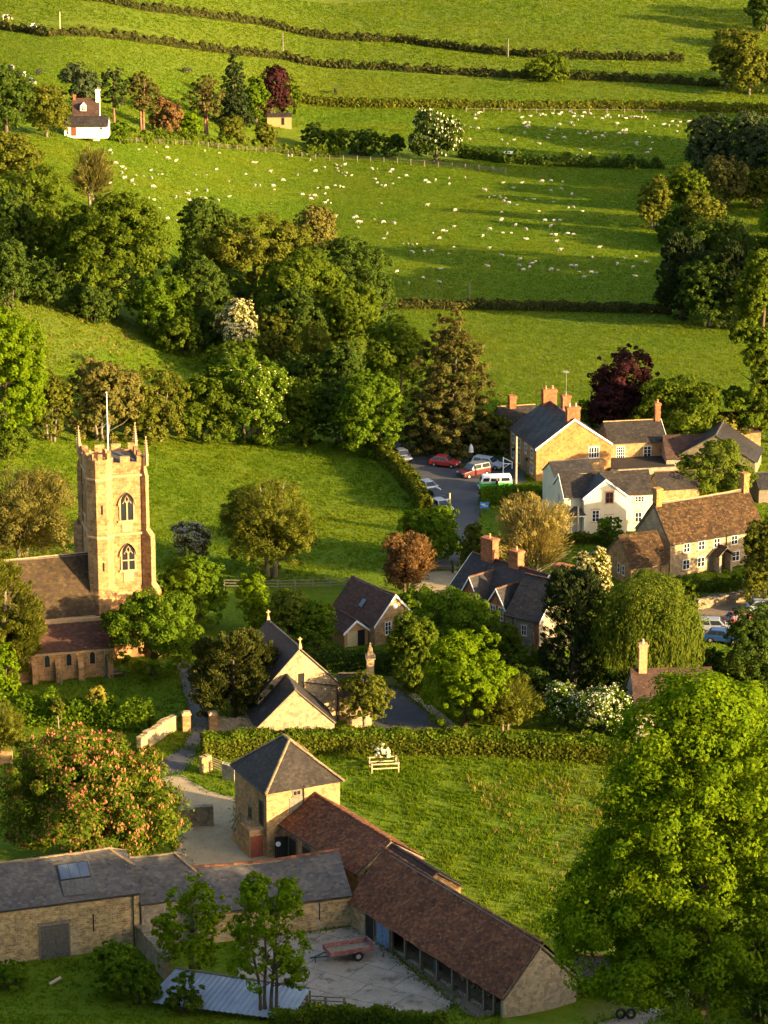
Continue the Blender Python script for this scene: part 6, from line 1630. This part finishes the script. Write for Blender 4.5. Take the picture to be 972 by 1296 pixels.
# small blue sign and white frame at the pub yard
p = P(613, 650); t = empty('pub_sign', p, R(-8), 'small bright blue sign board on posts at the road junction', 'sign')
mb = MB(); mb.bx(-.55, .55, -.03, .03, .7, 1.5); mb.build('board', m_plain('blue_sign', (.06, .22, .5), .5, .1), t)
mb = MB(); mb.bx(-.45, .1, -.036, -.031, 1.15, 1.3); mb.bx(-.2, .45, -.036, -.031, .95, 1.08); mb.build('marking', M['white'], t)
for sx in (-.45, .45):
    mb = MB(); mb.bx(sx - .04, sx + .04, .031, .1, -.2, 1.55); mb.build('post', M['timber'], t)
p = P(642, 602); t = empty('sign_frame', p, R(-15), 'white painted timber frame with hanging bracket outside the inn', 'sign post')
mb = MB(); mb.box((-.55, 0, 1.2), (.12, .12, 2.6)); mb.build('post', M['white'], t)
mb = MB(); mb.tube([(-.55, 0, 2.4), (.7, 0, 1.9)], .06, 5); mb.box((.1, 0, 1.65), (1.3, .08, .1)); mb.box((.65, 0, 1.5), (.1, .08, .9)); mb.tube([(-.55, 0, 1.0), (.2, 0, 1.6)], .05, 5); mb.build('bracket', M['white'], t)
# lantern-like white umbrella and table in the pub yard
p = P(596, 584); t = empty('garden_parasol', p, 0, 'white folded parasol standing in the pub yard', 'parasol')
mb = MB(); mb.tube([(0, 0, 0), (0, 0, 2.3)], .04, 6); mb.build('pole', M['timber'], t); mb = MB(); mb.tube([(0, 0, 1.3), (0, 0, 1.9), (0, 0, 2.25), (0, 0, 2.45)], [.36, .3, .18, .03], 10); mb.build('canopy', M['white'], t)

# blue grey sheeted lean roof in the foreground
a, b, c, d = (P(183, 1268, .3), P(222, 1226, 1.9), P(392, 1252, 1.9), P(368, 1292, .3))
o0 = a.copy(); t = empty('sheeted_shed', (a.x, a.y, terrain(a.x, a.y)), 0, 'low shed roof of blue grey metal sheets in the foreground weeds', 'shed')
mb = MB(); n = 26
for i in range(n):
    q0, q1 = a.lerp(d, i / n), a.lerp(d, (i + 1) / n); r0, r1 = b.lerp(c, i / n), b.lerp(c, (i + 1) / n); qm, rm = (q0 + q1) / 2 + Vector((0, 0, .06)), (r0 + r1) / 2 + Vector((0, 0, .06))
    zt = Vector(t.location)
    mb.face([q0 - zt, qm - zt, rm - zt, r0 - zt]); mb.face([qm - zt, q1 - zt, r1 - zt, rm - zt])
ro = mb.build('roof', M['sheet'], t); sm = ro.modifiers.new('thick', 'SOLIDIFY'); sm.thickness = .03
mb = MB()
for q in (b, b.lerp(c, .5), c): mb.box(tuple(q - zt - Vector((0, 0, q.z / 2 + .05))), (.16, .16, q.z - .1))
mb.build('post', M['timber'], t)
mb = MB(); mb.tube([tuple(b - zt + Vector((0, 0, .08))), tuple(c - zt + Vector((0, 0, .08)))], .09, 6); mb.build('ridge_board', M['timber'], t)

# ------------------------------------------------------------------ animals
def sheep_mesh(seed, lying=False, graze=True):
    rg = random.Random(seed); mb = MB()
    body = []
    n = 10
    for i in range(9):
        t = i / 8; x = -.55 + 1.1 * t; r = .30 * math.sin(math.pi * (.12 + .76 * t)) ** .5
        body.append((x, r))
    z = .34 if lying else .62
    mb.tube([(x, rg.uniform(-.01, .01), z + .02 * math.sin(x * 3)) for x, r in body], [r * rg.uniform(.95, 1.05) for x, r in body], n, 0)
    hz = .22 if graze and not lying else z + .22
    mb.tube([(.5, 0, z + .08), (.66, 0, (z + hz) / 2 + .08), (.78, 0, hz + .06)], [.17, .12, .10], 7, 0)
    mb.tube([(.74, 0, hz + .1), (.85, 0, hz + .04), (.96, 0, hz - .05)], [.10, .085, .05], 7, 1)
    for s in (-1, 1): mb.tube([(.76, s * .07, hz + .14), (.74, s * .19, hz + .15)], [.04, .015], 4, 1)
    if not lying:
        for sx, sy in ((-.38, -.14), (-.38, .14), (.36, -.14), (.36, .14)): mb.tube([(sx, sy, z - .15), (sx + .02, sy, .3), (sx, sy, 0)], [.08, .05, .045], 5, 1)
    mb.tube([(-.55, 0, z + .05), (-.64, 0, z - .16)], [.06, .03], 5, 0)
    return mb.mesh('sheep', [M['wool'], m_plain('sheep_face', (.5, .42, .32), .9, .1) if 'sheep_face' not in bpy.data.materials else bpy.data.materials['sheep_face']], True)
SM = [sheep_mesh(1), sheep_mesh(2, graze=False), sheep_mesh(3, True), sheep_mesh(4)]
crops = [
 (130, 170, 4.86, "265,77 322,80 393,82 219,94 330,112 627,105 715,116 397,150 450,163 57,118 47,100 75,180 122,205 141,212 118,243 140,265 127,272 206,250 250,257 295,222 298,270 338,246 364,248 180,291 193,310 48,305 308,326 571,250 640,250 698,216 879,246 921,172 939,174 777,291 935,317 965,317 535,349 577,343 640,349 525,370 450,390 475,385 568,394 601,388 628,395 537,410 775,384 284,391 318,403 350,452 497,475 398,522 452,528 710,410"),
 (330, 170, 4.86, "168,135 190,135 304,160 391,205 338,228 57,232 225,252 135,286 75,320 82,341 465,188 490,195 517,190 470,210 478,228 501,238 525,240 520,253 558,254 458,316 488,324 506,325 349,331 404,333 397,366 255,372 303,376 329,380 305,400 411,405 397,423 430,423 62,427 343,496 415,499 460,506 680,215 717,213 810,222 792,234 849,268 893,257 703,275 718,298 810,305 743,318 767,318 739,425 570,516 583,510 602,543 620,539 597,572 698,524 753,542 816,550"),
 (480, 210, 4.86, "285,92 300,104 346,90 428,77 527,73 430,113 651,152 760,107 875,107 822,136 293,245 678,192 708,186 740,193 776,200 766,217 797,230 843,240 905,208 952,205 465,277 752,288 757,325 748,338 839,368 458,376 330,413 390,403 413,402 370,447 680,392 758,413 813,413 900,392 638,434 905,450 48,418 25,447 148,481 178,481 203,485 231,481 198,534 278,533 323,527 457,500 428,541 674,507 755,551 867,577 24,347 86,355"),
 (660, 210, 4.86, "127,97 182,95 252,98 244,143 180,155 308,178 195,223 290,258 317,255 376,278 108,280 141,338 199,340 234,338 182,372 183,427 212,430 284,422 318,426 213,467 235,520 477,505 435,562 632,567 705,557"),
 (480, 290, 4.86, "859,225 938,215 960,203 924,237 884,255 668,235 373,246 110,263 268,303 372,331 182,338"),
 (660, 290, 4.86, "762,205 590,218 687,236 305,229 334,231 357,262 427,270 463,270 383,301 701,290 184,252 221,254"),
 (590, 120, 6.48, "72,165 100,153 122,143 72,197 35,262 92,277 262,285 28,367 290,372 390,368 335,405 455,190 528,173 468,233 490,230 512,232 507,257 490,267 475,315 601,167 628,160 648,167 712,152 765,160 782,152 850,143 885,155 880,182 765,247 693,290 730,280 680,327 670,357 785,317 800,355 855,233 878,250 932,318 601,400 950,183 965,152 915,208 945,450 910,498 940,512 845,490"),
 (730, 120, 6.48, "107,158 138,185 205,197 230,185 252,172 271,188 345,175 370,170 405,193 437,182 470,180 487,182 502,187 533,188 563,188 580,200 335,240 128,296 88,307 73,320 205,337 232,313 226,345 150,354 349,320 405,293 400,315 375,295 387,407 487,412 492,395 562,299 597,345 618,393 630,255 709,250 757,256 785,220 850,226 920,222 935,216 822,300 823,257 105,478 265,505 300,490 565,480 582,470 602,452"),
]
rg = random.Random(5)
cnt = 0
for (cx0, cy0, k, txt) in crops:
    for w in txt.split():
        x, y = map(float, w.split(',')); px, py = cx0 + x / k, cy0 + y / k + 1.0
        p = P(px, py)
        o = link('sheep', SM[rg.choice([0, 0, 3, 1, 2])], None, p, (0, 0, rg.choice([0, math.pi]) + rg.gauss(0, .8)))
        s = rg.uniform(.54, .72) if rg.random() < .72 else rg.uniform(.36, .45); o.scale = (s, s, s)
        if cy0 == 120: lab = 'small white sheep grazing in the upper sunlit field beyond the dark hedge'; gr = 'sheep in the upper field'
        else: lab = 'small white sheep grazing in the big pasture below the stock fence'; gr = 'sheep in the big pasture'
        tag(o, lab, 'sheep', gr); cnt += 1
def cow_mesh(pied):
    mb = MB()
    mb.tube([(-1.0, 0, 1.05), (-.8, 0, 1.08), (-.2, 0, 1.02), (.5, 0, 1.05), (.85, 0, 1.12)], [.2, .36, .42, .38, .25], 10, 0)
    mb.tube([(.8, 0, 1.15), (1.1, 0, .9), (1.3, 0, .55)], [.24, .18, .14], 8, 0); mb.tube([(1.27, 0, .6), (1.4, 0, .42), (1.52, 0, .22)], [.15, .13, .09], 7, 1)
    for s in (-1, 1): mb.tube([(1.26, s * .1, .66), (1.2, s * .28, .7)], [.06, .02], 4, 0)
    for sx, sy in ((-.75, -.2), (-.75, .2), (.6, -.2), (.6, .2)): mb.tube([(sx, sy, .9), (sx + .03, sy, .45), (sx - .02, sy, 0)], [.15, .08, .07], 6, 1 if pied else 0)
    mb.tube([(-1.0, 0, 1.2), (-1.1, 0, .9), (-1.1, 0, .5)], [.05, .03, .05], 5, 0)
    if pied:
        for i in range(8): pass
    m1 = M['hide']
    if pied:
        m1, nt = new_mat('pied_hide'); tc = nt.nodes.new('ShaderNodeTexCoord'); n1 = noise(nt, tc.outputs['Object'], 1.3, 1)
        finish(nt, ramp(nt, n1.outputs[0], [(.47, (.02, .018, .016)), (.5, (.65, .6, .5))], 'CONSTANT'), .85)
    return mb.mesh('cow', [m1, M['wool'] if pied else M['hide']], True)
CM = [cow_mesh(True), cow_mesh(False)]
for i, (px, py, k, lab) in enumerate([(8, 26, 0, 'black and white cow nearest the top left corner'), (42, 37, 0, 'pale pied cow beside the second hedgerow'), (14, 90, 0, 'black and white cow topmost of the group above the left edge trees'), (28, 99, 0, 'black and white cow in the middle of the group above the left edge trees'), (50, 95, 1, 'black cow standing right in the group above the left edge trees'), (40, 107, 0, 'pied cow lying low beside the pale cottage tree'), (236, 93, 1, 'lone black cow on the slope above the far pines'), (425, 119, 1, 'lone dark cow on the slope right of the field shed')]):
    o = link('cow', CM[k], None, P(px, py), (0, 0, i * 1.1)); tag(o, lab, 'cow', 'cows on the far slopes')

# ------------------------------------------------------------------ vehicles
def wheel_set(root, xs, w, r):
    t = MB(); t.tube([(0, -.1, 0), (0, -.09, 0), (0, .09, 0), (0, .1, 0)], [r * .86, r, r, r * .86], 18); tm = t.mesh('wheel', M['rubber'])
    q = MB(); q.tube([(0, -.108, 0), (0, .108, 0)], [r * .5, r * .5], 12); q.tube([(0, -.125, 0), (0, .125, 0)], [r * .16, r * .16], 8); rm = q.mesh('rim', M['steel'])
    for x in xs:
        for s in (-1, 1):
            o = link('wheel', tm, root, (x, s * (w / 2 - .1), r)); link('rim', rm, o)
def bevel(o, w=.05, s=2):
    m = o.modifiers.new('edge', 'BEVEL'); m.width = w; m.segments = s; m.limit_method = 'ANGLE'; m.angle_limit = R(25)
def car(name, label, px, py, ang, col, L=4.1, W=1.72, H=1.45, kind='hatch', cat='car', top=None):
    p = P(px, py, .03); root = empty(name, p, R(ang), label, cat)
    m = m_plain('car_paint_' + str(int(abs(px))), col, .28, .04, 1, .6) ; tp = m if top is None else top
    hb = .28; belt = H * .60; hood = H * .56; x0, x1 = -L / 2, L / 2
    r = .31
    def arch(cx): return [(cx - r * 1.22, hb), (cx - r * 1.0, hb + r * .72), (cx, hb + r * 1.02), (cx + r * 1.0, hb + r * .72), (cx + r * 1.22, hb)]
    ax0, ax1 = x0 + L * .19, x1 - L * .18
    low = [(x0 + .06, hb)] + arch(ax0) + arch(ax1) + [(x1 - .08, hb), (x1, hb + .22), (x1 - .03, hood * .82), (x1 - .25, hood * .93)]
    if kind == 'hatch': up = [(x1 - L * .24, hood * 1.02), (x1 - L * .26, belt), (x0 + .04, belt), (x0, belt * .8), (x0, hb + .2)]; ga = (x1 - L * .25, x1 - L * .42, x0 + L * .20, x0 + .05)
    elif kind == 'estate': up = [(x1 - L * .25, hood * 1.02), (x1 - L * .27, belt), (x0 + .03, belt), (x0, belt * .8), (x0, hb + .2)]; ga = (x1 - L * .26, x1 - L * .42, x0 + L * .07, x0 + .04)
    else: up = [(x1 - L * .25, hood * 1.02), (x1 - L * .27, belt), (x0 + .03, belt), (x0, belt * .8), (x0, hb + .2)]; ga = (x1 - L * .26, x1 - L * .38, x0 + L * .05, x0 + .03)
    prof = low + up
    mb = MB(); mb.extr(prof, -W / 2, W / 2); o = mb.build('body', m, root); bevel(o, .06, 2)
    # cabin: narrower at the roof
    a, b, c, d = ga; wi = W / 2 - .05; wt = W / 2 - .24; cb = MB()
    vs = [(a, -wi, belt - .02), (a, wi, belt - .02), (d, wi, belt - .02), (d, -wi, belt - .02), (b, -wt, H), (b, wt, H), (c, wt, H), (c, -wt, H)]
    cb.poly(vs, [(3, 2, 1, 0), (4, 5, 6, 7), (0, 1, 5, 4), (1, 2, 6, 5), (2, 3, 7, 6), (3, 0, 4, 7)]); o = cb.build('cabin', tp, root); bevel(o, .05, 2)
    V = [Vector(v) for v in vs]
    def pane(nm, q, f0, f1, g0, g1):
        A, B, C_, D = [V[i] for i in q]; pt = lambda u, v: (A.lerp(B, u)).lerp(D.lerp(C_, u), v)
        n = (B - A).cross(D - A).normalized(); ctr = Vector(((a + d) / 2, 0, belt + .2))
        if n.dot(A - ctr) < 0: n = -n
        g = MB(); qs = [pt(f0, g0), pt(f1, g0), pt(f1, g1), pt(f0, g1)]
        g.poly([k + n * .004 for k in qs] + [k + n * .016 for k in qs], [(4, 5, 6, 7), (0, 1, 5, 4), (1, 2, 6, 5), (2, 3, 7, 6), (3, 0, 4, 7)]); g.build(nm, M['glass'], root)
    pane('windscreen', (0, 1, 5, 4), .06, .94, .12, .9); pane('rear_window', (2, 3, 7, 6), .1, .9, .2, .88)
    for q in ((0, 3, 7, 4), (1, 2, 6, 5)):
        pane('side_window', q, .07, .48, .16, .86); pane('side_window', q, .53, .93, .16, .86)
    wheel_set(root, (ax0, ax1), W, r)
    for s in (-1, 1):
        mb = MB(); mb.box((0, 0, 0), (.12, .36, .16)); o = mb.build('headlight', M['lamp'], root, (x1 - .06, s * (W / 2 - .28), hood * .74)); bevel(o, .03)
        mb = MB(); mb.box((0, 0, 0), (.08, .24, .26)); o = mb.build('tail_light', M['redlamp'], root, (x0 + .015, s * (W / 2 - .2), belt * .84)); bevel(o, .02)
        mb = MB(); mb.box((0, 0, 0), (.12, .16, .12)); o = mb.build('wing_mirror', m, root, (a - .12, s * (W / 2 + .06), belt + .06)); bevel(o, .03)
    mb = MB(); mb.box((x1 - .01, 0, hb + .13), (.1, W * .9, .2)); o = mb.build('bumper', M['iron'], root); bevel(o, .03)
    return root
car('parked_car', 'red hatchback with its bonnet facing right in the pub yard', 563, 590, -24, (.32, .025, .02), 4.0)
car('parked_car', 'maroon four by four with grey cabin beside the camper van', 600, 602, 215, (.10, .018, .02), 4.6, 1.85, 1.75, 'van', 'car', m_plain('grey_cabin', (.12, .125, .135), .4, .1, 2, .5))
car('parked_car', 'silver estate car partly hidden behind the maroon four by four', 618, 592, -28, (.36, .37, .38), 4.4, 1.75, 1.5, 'estate')
car('parked_car', 'dark car highest along the hedge side of the village road', 509, 582, -70, (.12, .13, .15), 4.0)
car('parked_car', 'pale grey car in the middle along the roadside hedge', 542, 622, -62, (.4, .42, .45), 4.0)
car('parked_car', 'black car along the roadside hedge above the silver one', 552, 634, -62, (.03, .03, .035), 4.0)
car('parked_car', 'silver car lowest along the roadside hedge', 558, 646, -62, (.40, .42, .45), 4.0)
car('parked_car', 'silver people carrier parked beside the weeping willow', 906, 800, -6, (.22, .23, .25), 4.5, 1.8, 1.62, 'estate')
car('parked_car', 'bright blue hatchback in front of the silver people carrier', 914, 812, -16, (.015, .05, .16), 3.9)
car('parked_car', 'dark red car behind the silver people carrier', 938, 790, 20, (.26, .02, .03), 4.0)
car('parked_car', 'white car at the right frame edge behind the dark tree', 968, 774, 8, (.3, .32, .36), 4.2)
o = MB(); o.tube([(0, 0, 0), (0, 0, .15), (0, 0, .5), (.05, 0, .7), (.08, 0, .78)], [.3, .4, .36, .2, .06], 10); o = o.build('pale_oddment', M['white'], None, P(829, 1281), smooth=True); tag(o, 'pale rounded sack standing in the shade beside the dirt track', 'oddment')  # white thing of unclear kind; its rounded form is made up
# split screen style camper van
p = P(627, 619, .03); t = empty('camper_van', p, R(186), 'green and white camper van in front of the inn', 'van')
L, W = 4.3, 1.72
gp = m_plain('camper_green', (.04, .34, .03), .3, .05, 1, .6)
mb = MB(); r = .33
arch = lambda cx: [(cx - r * 1.2, .28), (cx - r, .52), (cx, .64), (cx + r, .52), (cx + r * 1.2, .28)]
mb.extr([(-2.1, .3)] + arch(-1.25) + arch(1.2) + [(2.05, .3), (2.15, .6), (2.12, 1.12), (-2.13, 1.12), (-2.15, .6)], -W / 2, W / 2); o = mb.build('body', gp, t); bevel(o, .1, 3)
cb = MB(); vs = [(2.1, -.84, 1.122), (2.1, .84, 1.122), (-2.12, .84, 1.122), (-2.12, -.84, 1.122), (1.72, -.7, 1.95), (1.72, .7, 1.95), (-1.95, .7, 1.95), (-1.95, -.7, 1.95)]
cb.poly(vs, [(3, 2, 1, 0), (4, 5, 6, 7), (0, 1, 5, 4), (1, 2, 6, 5), (2, 3, 7, 6), (3, 0, 4, 7)]); o = cb.build('roof', M['white'], t); bevel(o, .14, 3)
V = [Vector(v) for v in vs]
def vpane(nm, q, f0, f1, g0, g1):
    A, B, C_, D = [V[i] for i in q]; pt = lambda u, v: (A.lerp(B, u)).lerp(D.lerp(C_, u), v); n = (B - A).cross(D - A).normalized()
    if n.dot(A - Vector((0, 0, 1.4))) < 0: n = -n
    g = MB(); qs = [pt(f0, g0), pt(f1, g0), pt(f1, g1), pt(f0, g1)]
    g.poly([k + n * .004 for k in qs] + [k + n * .02 for k in qs], [(4, 5, 6, 7), (0, 1, 5, 4), (1, 2, 6, 5), (2, 3, 7, 6), (3, 0, 4, 7)]); g.build(nm, M['glass'], t)
vpane('windscreen', (0, 1, 5, 4), .1, .9, .15, .75); vpane('rear_window', (2, 3, 7, 6), .15, .85, .15, .7)
for q in ((0, 3, 7, 4), (1, 2, 6, 5)):
    for f in ((.05, .26), (.31, .6), (.65, .93)): vpane('side_window', q, f[0], f[1], .18, .7)
wheel_set(t, (-1.25, 1.2), W, .33)
for s in (-1, 1): mb = MB(); mb.tube([(2.1, s * .58, .82), (2.19, s * .58, .82)], [.14, .12], 12); mb.build('headlight', M['lamp'], t)
mb = MB(); mb.box((2.2, 0, .42), (.1, 1.7, .16)); o = mb.build('bumper', M['white'], t); bevel(o, .03)
mb = MB(); mb.bx(-2.0, 2.1, -.875, -.861, 1.06, 1.12); mb.bx(-2.0, 2.1, .861, .875, 1.06, 1.12); mb.build('trim', M['white'], t)

# farm trailer
p = P(441, 1212, .03); t = empty('farm_trailer', p, R(20), 'faded red two wheeled farm trailer with low sides on the concrete', 'trailer')
mb = MB(); mb.bx(-1.9, 1.9, -.85, .85, .72, .80); mb.build('floor', M['timber'], t)
for nm, b_ in (('side_board', (-1.9, 1.9, -.92, -.855, .74, 1.16)), ('side_board', (-1.9, 1.9, .855, .92, .74, 1.16)), ('tail_board', (1.905, 1.96, -.92, .92, .74, 1.3)), ('head_board', (-1.96, -1.905, -.92, .92, .74, 1.2))):
    mb = MB(); x0_, x1_, y0_, y1_, z0_, z1_ = b_
    mb.bx(x0_, x1_, y0_, y1_, z0_, (z0_ + z1_) / 2 - .008); mb.bx(x0_ + .004, x1_ - .004, y0_ + .004, y1_ - .004, (z0_ + z1_) / 2 + .008, z1_)
    if nm == 'side_board':
        for k in range(5): mb.bx(-1.8 + k * .9 - .04, -1.8 + k * .9 + .04, (y0_ - .03 if y0_ < 0 else y1_), (y0_ if y0_ < 0 else y1_ + .03), z0_, z1_ + .01)
    mb.build(nm, M['pinkpaint'], t)
mb = MB(); mb.bx(-1.9, 1.9, -.5, -.4, .56, .715); mb.bx(-1.9, 1.9, .4, .5, .56, .715); mb.box((.5, 0, .5), (.12, 1.7, .12)); mb.build('chassis', M['iron'], t)
mb = MB(); mb.tube([(-1.9, -.45, .62), (-3.1, 0, .5), (-1.9, .45, .62)], .05, 6); mb.box((-3.2, 0, .5), (.3, .12, .1)); mb.tube([(-2.9, 0, .5), (-2.9, 0, .02)], .035, 6); mb.build('drawbar', M['iron'], t)
wheel_set(t, (.55,), 1.95, .42)

# bits of clutter: pale plank in the grass, water trough in the far field, picnic bench by the church
o = MB(); o.box((0, 0, .25), (1.1, .3, .1), 0); o = o.build('plank', M['palewood'], None, P(71, 1244)); o.rotation_euler = (.2, -.35, .5); tag(o, 'pale broken plank lying in the foreground grass', 'plank')
p = P(643, 196); t = empty('sheep_trough', p, R(-5), 'pale feed trough beside the dark sheep field hedge', 'trough')
mb = MB(); mb.bx(-1.2, 1.2, -.4, .4, .25, .75); mb.build('tub', M['whitewash'], t); mb = MB()
for sx in (-.9, .9): mb.box((sx, 0, .12), (.12, .7, .28))
mb.build('leg', M['timber'], t)
p = P(150, 857); t = empty('picnic_bench', p, R(25), 'grey timber bench under the chestnut by the church wall', 'bench')
mb = MB(); mb.box((0, 0, .45), (1.8, .45, .07)); mb.build('seat', M['timber'], t); mb = MB(); mb.box((0, .24, .8), (1.8, .05, .4)); mb.build('backrest', M['timber'], t)
for sx in (-.75, .75): mb = MB(); mb.box((sx, 0, .2), (.08, .4, .44)); mb.build('leg', M['timber'], t)

for lab, px, dx in (('worn black tyre leaning left against the cart shed end wall', 786, 0), ('worn black tyre leaning right against the cart shed end wall', 799, 0)):
    t_ = MB(); n_ = 20
    ring = [(.34 * math.cos(2 * math.pi * k / n_), 0, .46 + .34 * math.sin(2 * math.pi * k / n_)) for k in range(n_ + 1)]
    t_.tube(ring, .12, 8, cap=False); o = t_.build('tyre', M['rubber'], None, P(px, 1290), R(-20), smooth=True); o.rotation_euler = (-.2, 0, R(20)); tag(o, lab, 'tyre')

# person beside the camper van
def skin_chain(verts, edges, radii, mat, name, parent, sub=2):
    me = bpy.data.meshes.new(name); me.from_pydata(verts, edges, []); me.materials.append(mat)
    o = link(name, me, parent)
    sk = o.modifiers.new('skin', 'SKIN'); o.modifiers.new('sub', 'SUBSURF').levels = sub
    o.modifiers['sub'].render_levels = sub
    if not me.skin_vertices: me.skin_vertices.new() if hasattr(me.skin_vertices, 'new') else None
    for i, r in enumerate(radii): me.skin_vertices[0].data[i].radius = r if hasattr(r, '__len__') else (r, r)
    me.skin_vertices[0].data[0].use_root = True
    me.polygons.foreach_set('use_smooth', [True] * len(me.polygons))
    return o
p = P(629, 622, .03); t = empty('person', p, R(200), 'person in dark clothes standing in front of the camper van', 'person')
import bmesh
def body_mesh(spec, n, name, mat, parent):
    """one continuous lofted figure: trunk with limbs merged by a voxel remesh"""
    mb = MB()
    for pts, rad in spec: mb.tube(pts, rad, n)
    o = mb.build(name, mat, parent, smooth=True)
    m = o.modifiers.new('join', 'REMESH'); m.mode = 'VOXEL'; m.voxel_size = .022; m.use_smooth_shade = True
    return o
torso = ([(0, 0, .9), (0, 0, 1.05), (0, 0, 1.3), (0, 0, 1.42), (0, 0, 1.5), (.01, 0, 1.56)], [.15, .145, .17, .14, .06, .055])
head = ([(.015, 0, 1.55), (.02, 0, 1.6), (.02, 0, 1.68), (.01, 0, 1.75), (0, 0, 1.79)], [.05, .08, .1, .085, .03])
legs = [([(0, s * .09, .92), (.02, s * .1, .5), (0, s * .1, .1)], [.1, .065, .045]) for s in (-1, 1)]
feet = [([(-.04, s * .1, .05), (.16, s * .11, .04)], [.05, .04]) for s in (-1, 1)]
arms = [([(0, s * .17, 1.42), (.02, s * .24, 1.15), (.16, s * .2, .95)], [.06, .048, .035]) for s in (-1, 1)]
hands = []
for s in (-1, 1):
    hands.append(([(.16, s * .2, .95), (.21, s * .2, .91)], [.035, .035]))
    for k in range(4): hands.append(([(.2, s * (.17 + .02 * k), .91), (.25, s * (.17 + .02 * k), .87), (.26, s * (.17 + .02 * k), .83)], .012))
    hands.append(([(.19, s * .165, .93), (.23, s * .14, .9)], .013))
body_mesh([torso, head] + legs + feet + arms + hands + [([(.1, 0, 1.67), (.135, 0, 1.65)], [.02, .012])], 10, 'body', M['skin'], t)
body_mesh([([(0, 0, .9), (0, 0, 1.1), (0, 0, 1.32), (0, 0, 1.44), (0, 0, 1.5)], [.175, .17, .19, .165, .08])] + [([(0, s * .15, 1.43), (.02, s * .24, 1.15), (.12, s * .21, 1.0)], [.08, .065, .055]) for s in (-1, 1)], 10, 'jacket', M['hide'], t)
body_mesh([([(0, 0, .86), (0, 0, 1.0)], [.165, .165])] + [([(0, s * .09, .95), (.02, s * .1, .5), (0, s * .1, .1)], [.12, .085, .07]) for s in (-1, 1)], 10, 'trousers', m_plain('dark_cloth', (.02, .02, .028), .9, .2), t)
body_mesh([([(-.03, 0, 1.66), (-.03, 0, 1.74), (-.01, 0, 1.8)], [.1, .1, .05])], 10, 'hair', m_plain('brown_hair', (.06, .035, .02), .8, .2), t)
for s in (-1, 1):
    mb = MB(); mb.tube([(.098, s * .035, 1.685), (.112, s * .035, 1.685)], [.014, .01], 8); mb.build('eye', M['dark'], t)

# ------------------------------------------------------------------ light, sky, camera
EL, AZ = 12.5, 28.0
sd = Vector((math.cos(R(EL)) * math.cos(R(AZ)), -math.cos(R(EL)) * math.sin(R(AZ)), math.sin(R(EL))))
l = bpy.data.lights.new('sun', 'SUN'); l.energy = 5.0; l.angle = R(.55); l.color = (1.0, .72, .36)
so = bpy.data.objects.new('sun', l); COL.objects.link(so); so.location = (200, -100, 200)
so.rotation_euler = (-sd).to_track_quat('-Z', 'Y').to_euler()
w = bpy.data.worlds.new('World'); SC.world = w; w.use_nodes = True; nt = w.node_tree; nt.nodes.clear()
sky = nt.nodes.new('ShaderNodeTexSky'); sky.sky_type = 'NISHITA'; sky.sun_disc = False
sky.sun_elevation = R(EL); sky.sun_rotation = R(90 + AZ); sky.altitude = 100; sky.air_density = 1.0; sky.dust_density = 3.5; sky.ozone_density = .6
bg = nt.nodes.new('ShaderNodeBackground'); bg.inputs[1].default_value = .118
ow = nt.nodes.new('ShaderNodeOutputWorld'); lk(nt, sky.outputs[0], bg.inputs[0]); lk(nt, bg.outputs[0], ow.inputs[0])

cam = bpy.data.cameras.new('camera'); co = bpy.data.objects.new('camera', cam); COL.objects.link(co)
co.location = (0, 0, CAMZ); co.rotation_euler = (R(90) - PITCH, 0, 0)
cam.sensor_fit = 'VERTICAL'; cam.angle_y = 2 * math.atan(648 / FPX); cam.clip_start = 1; cam.clip_end = 9000
SC.camera = co
SC.view_settings.view_transform = 'Standard'; SC.view_settings.look = 'None'; SC.view_settings.gamma = 1.0; SC.view_settings.use_curve_mapping = False
SC.view_settings.exposure = 2.12
SC.render.engine = 'CYCLES'
SC.cycles.max_bounces = 5; SC.cycles.diffuse_bounces = 3; SC.cycles.glossy_bounces = 2; SC.cycles.transmission_bounces = 3; SC.cycles.transparent_max_bounces = 4
SC.cycles.use_denoising = True
SC.cycles.use_adaptive_sampling = True; SC.cycles.adaptive_threshold = .02
SC.render.use_persistent_data = False
print('leaf faces', NLEAF, 'sheep', cnt)
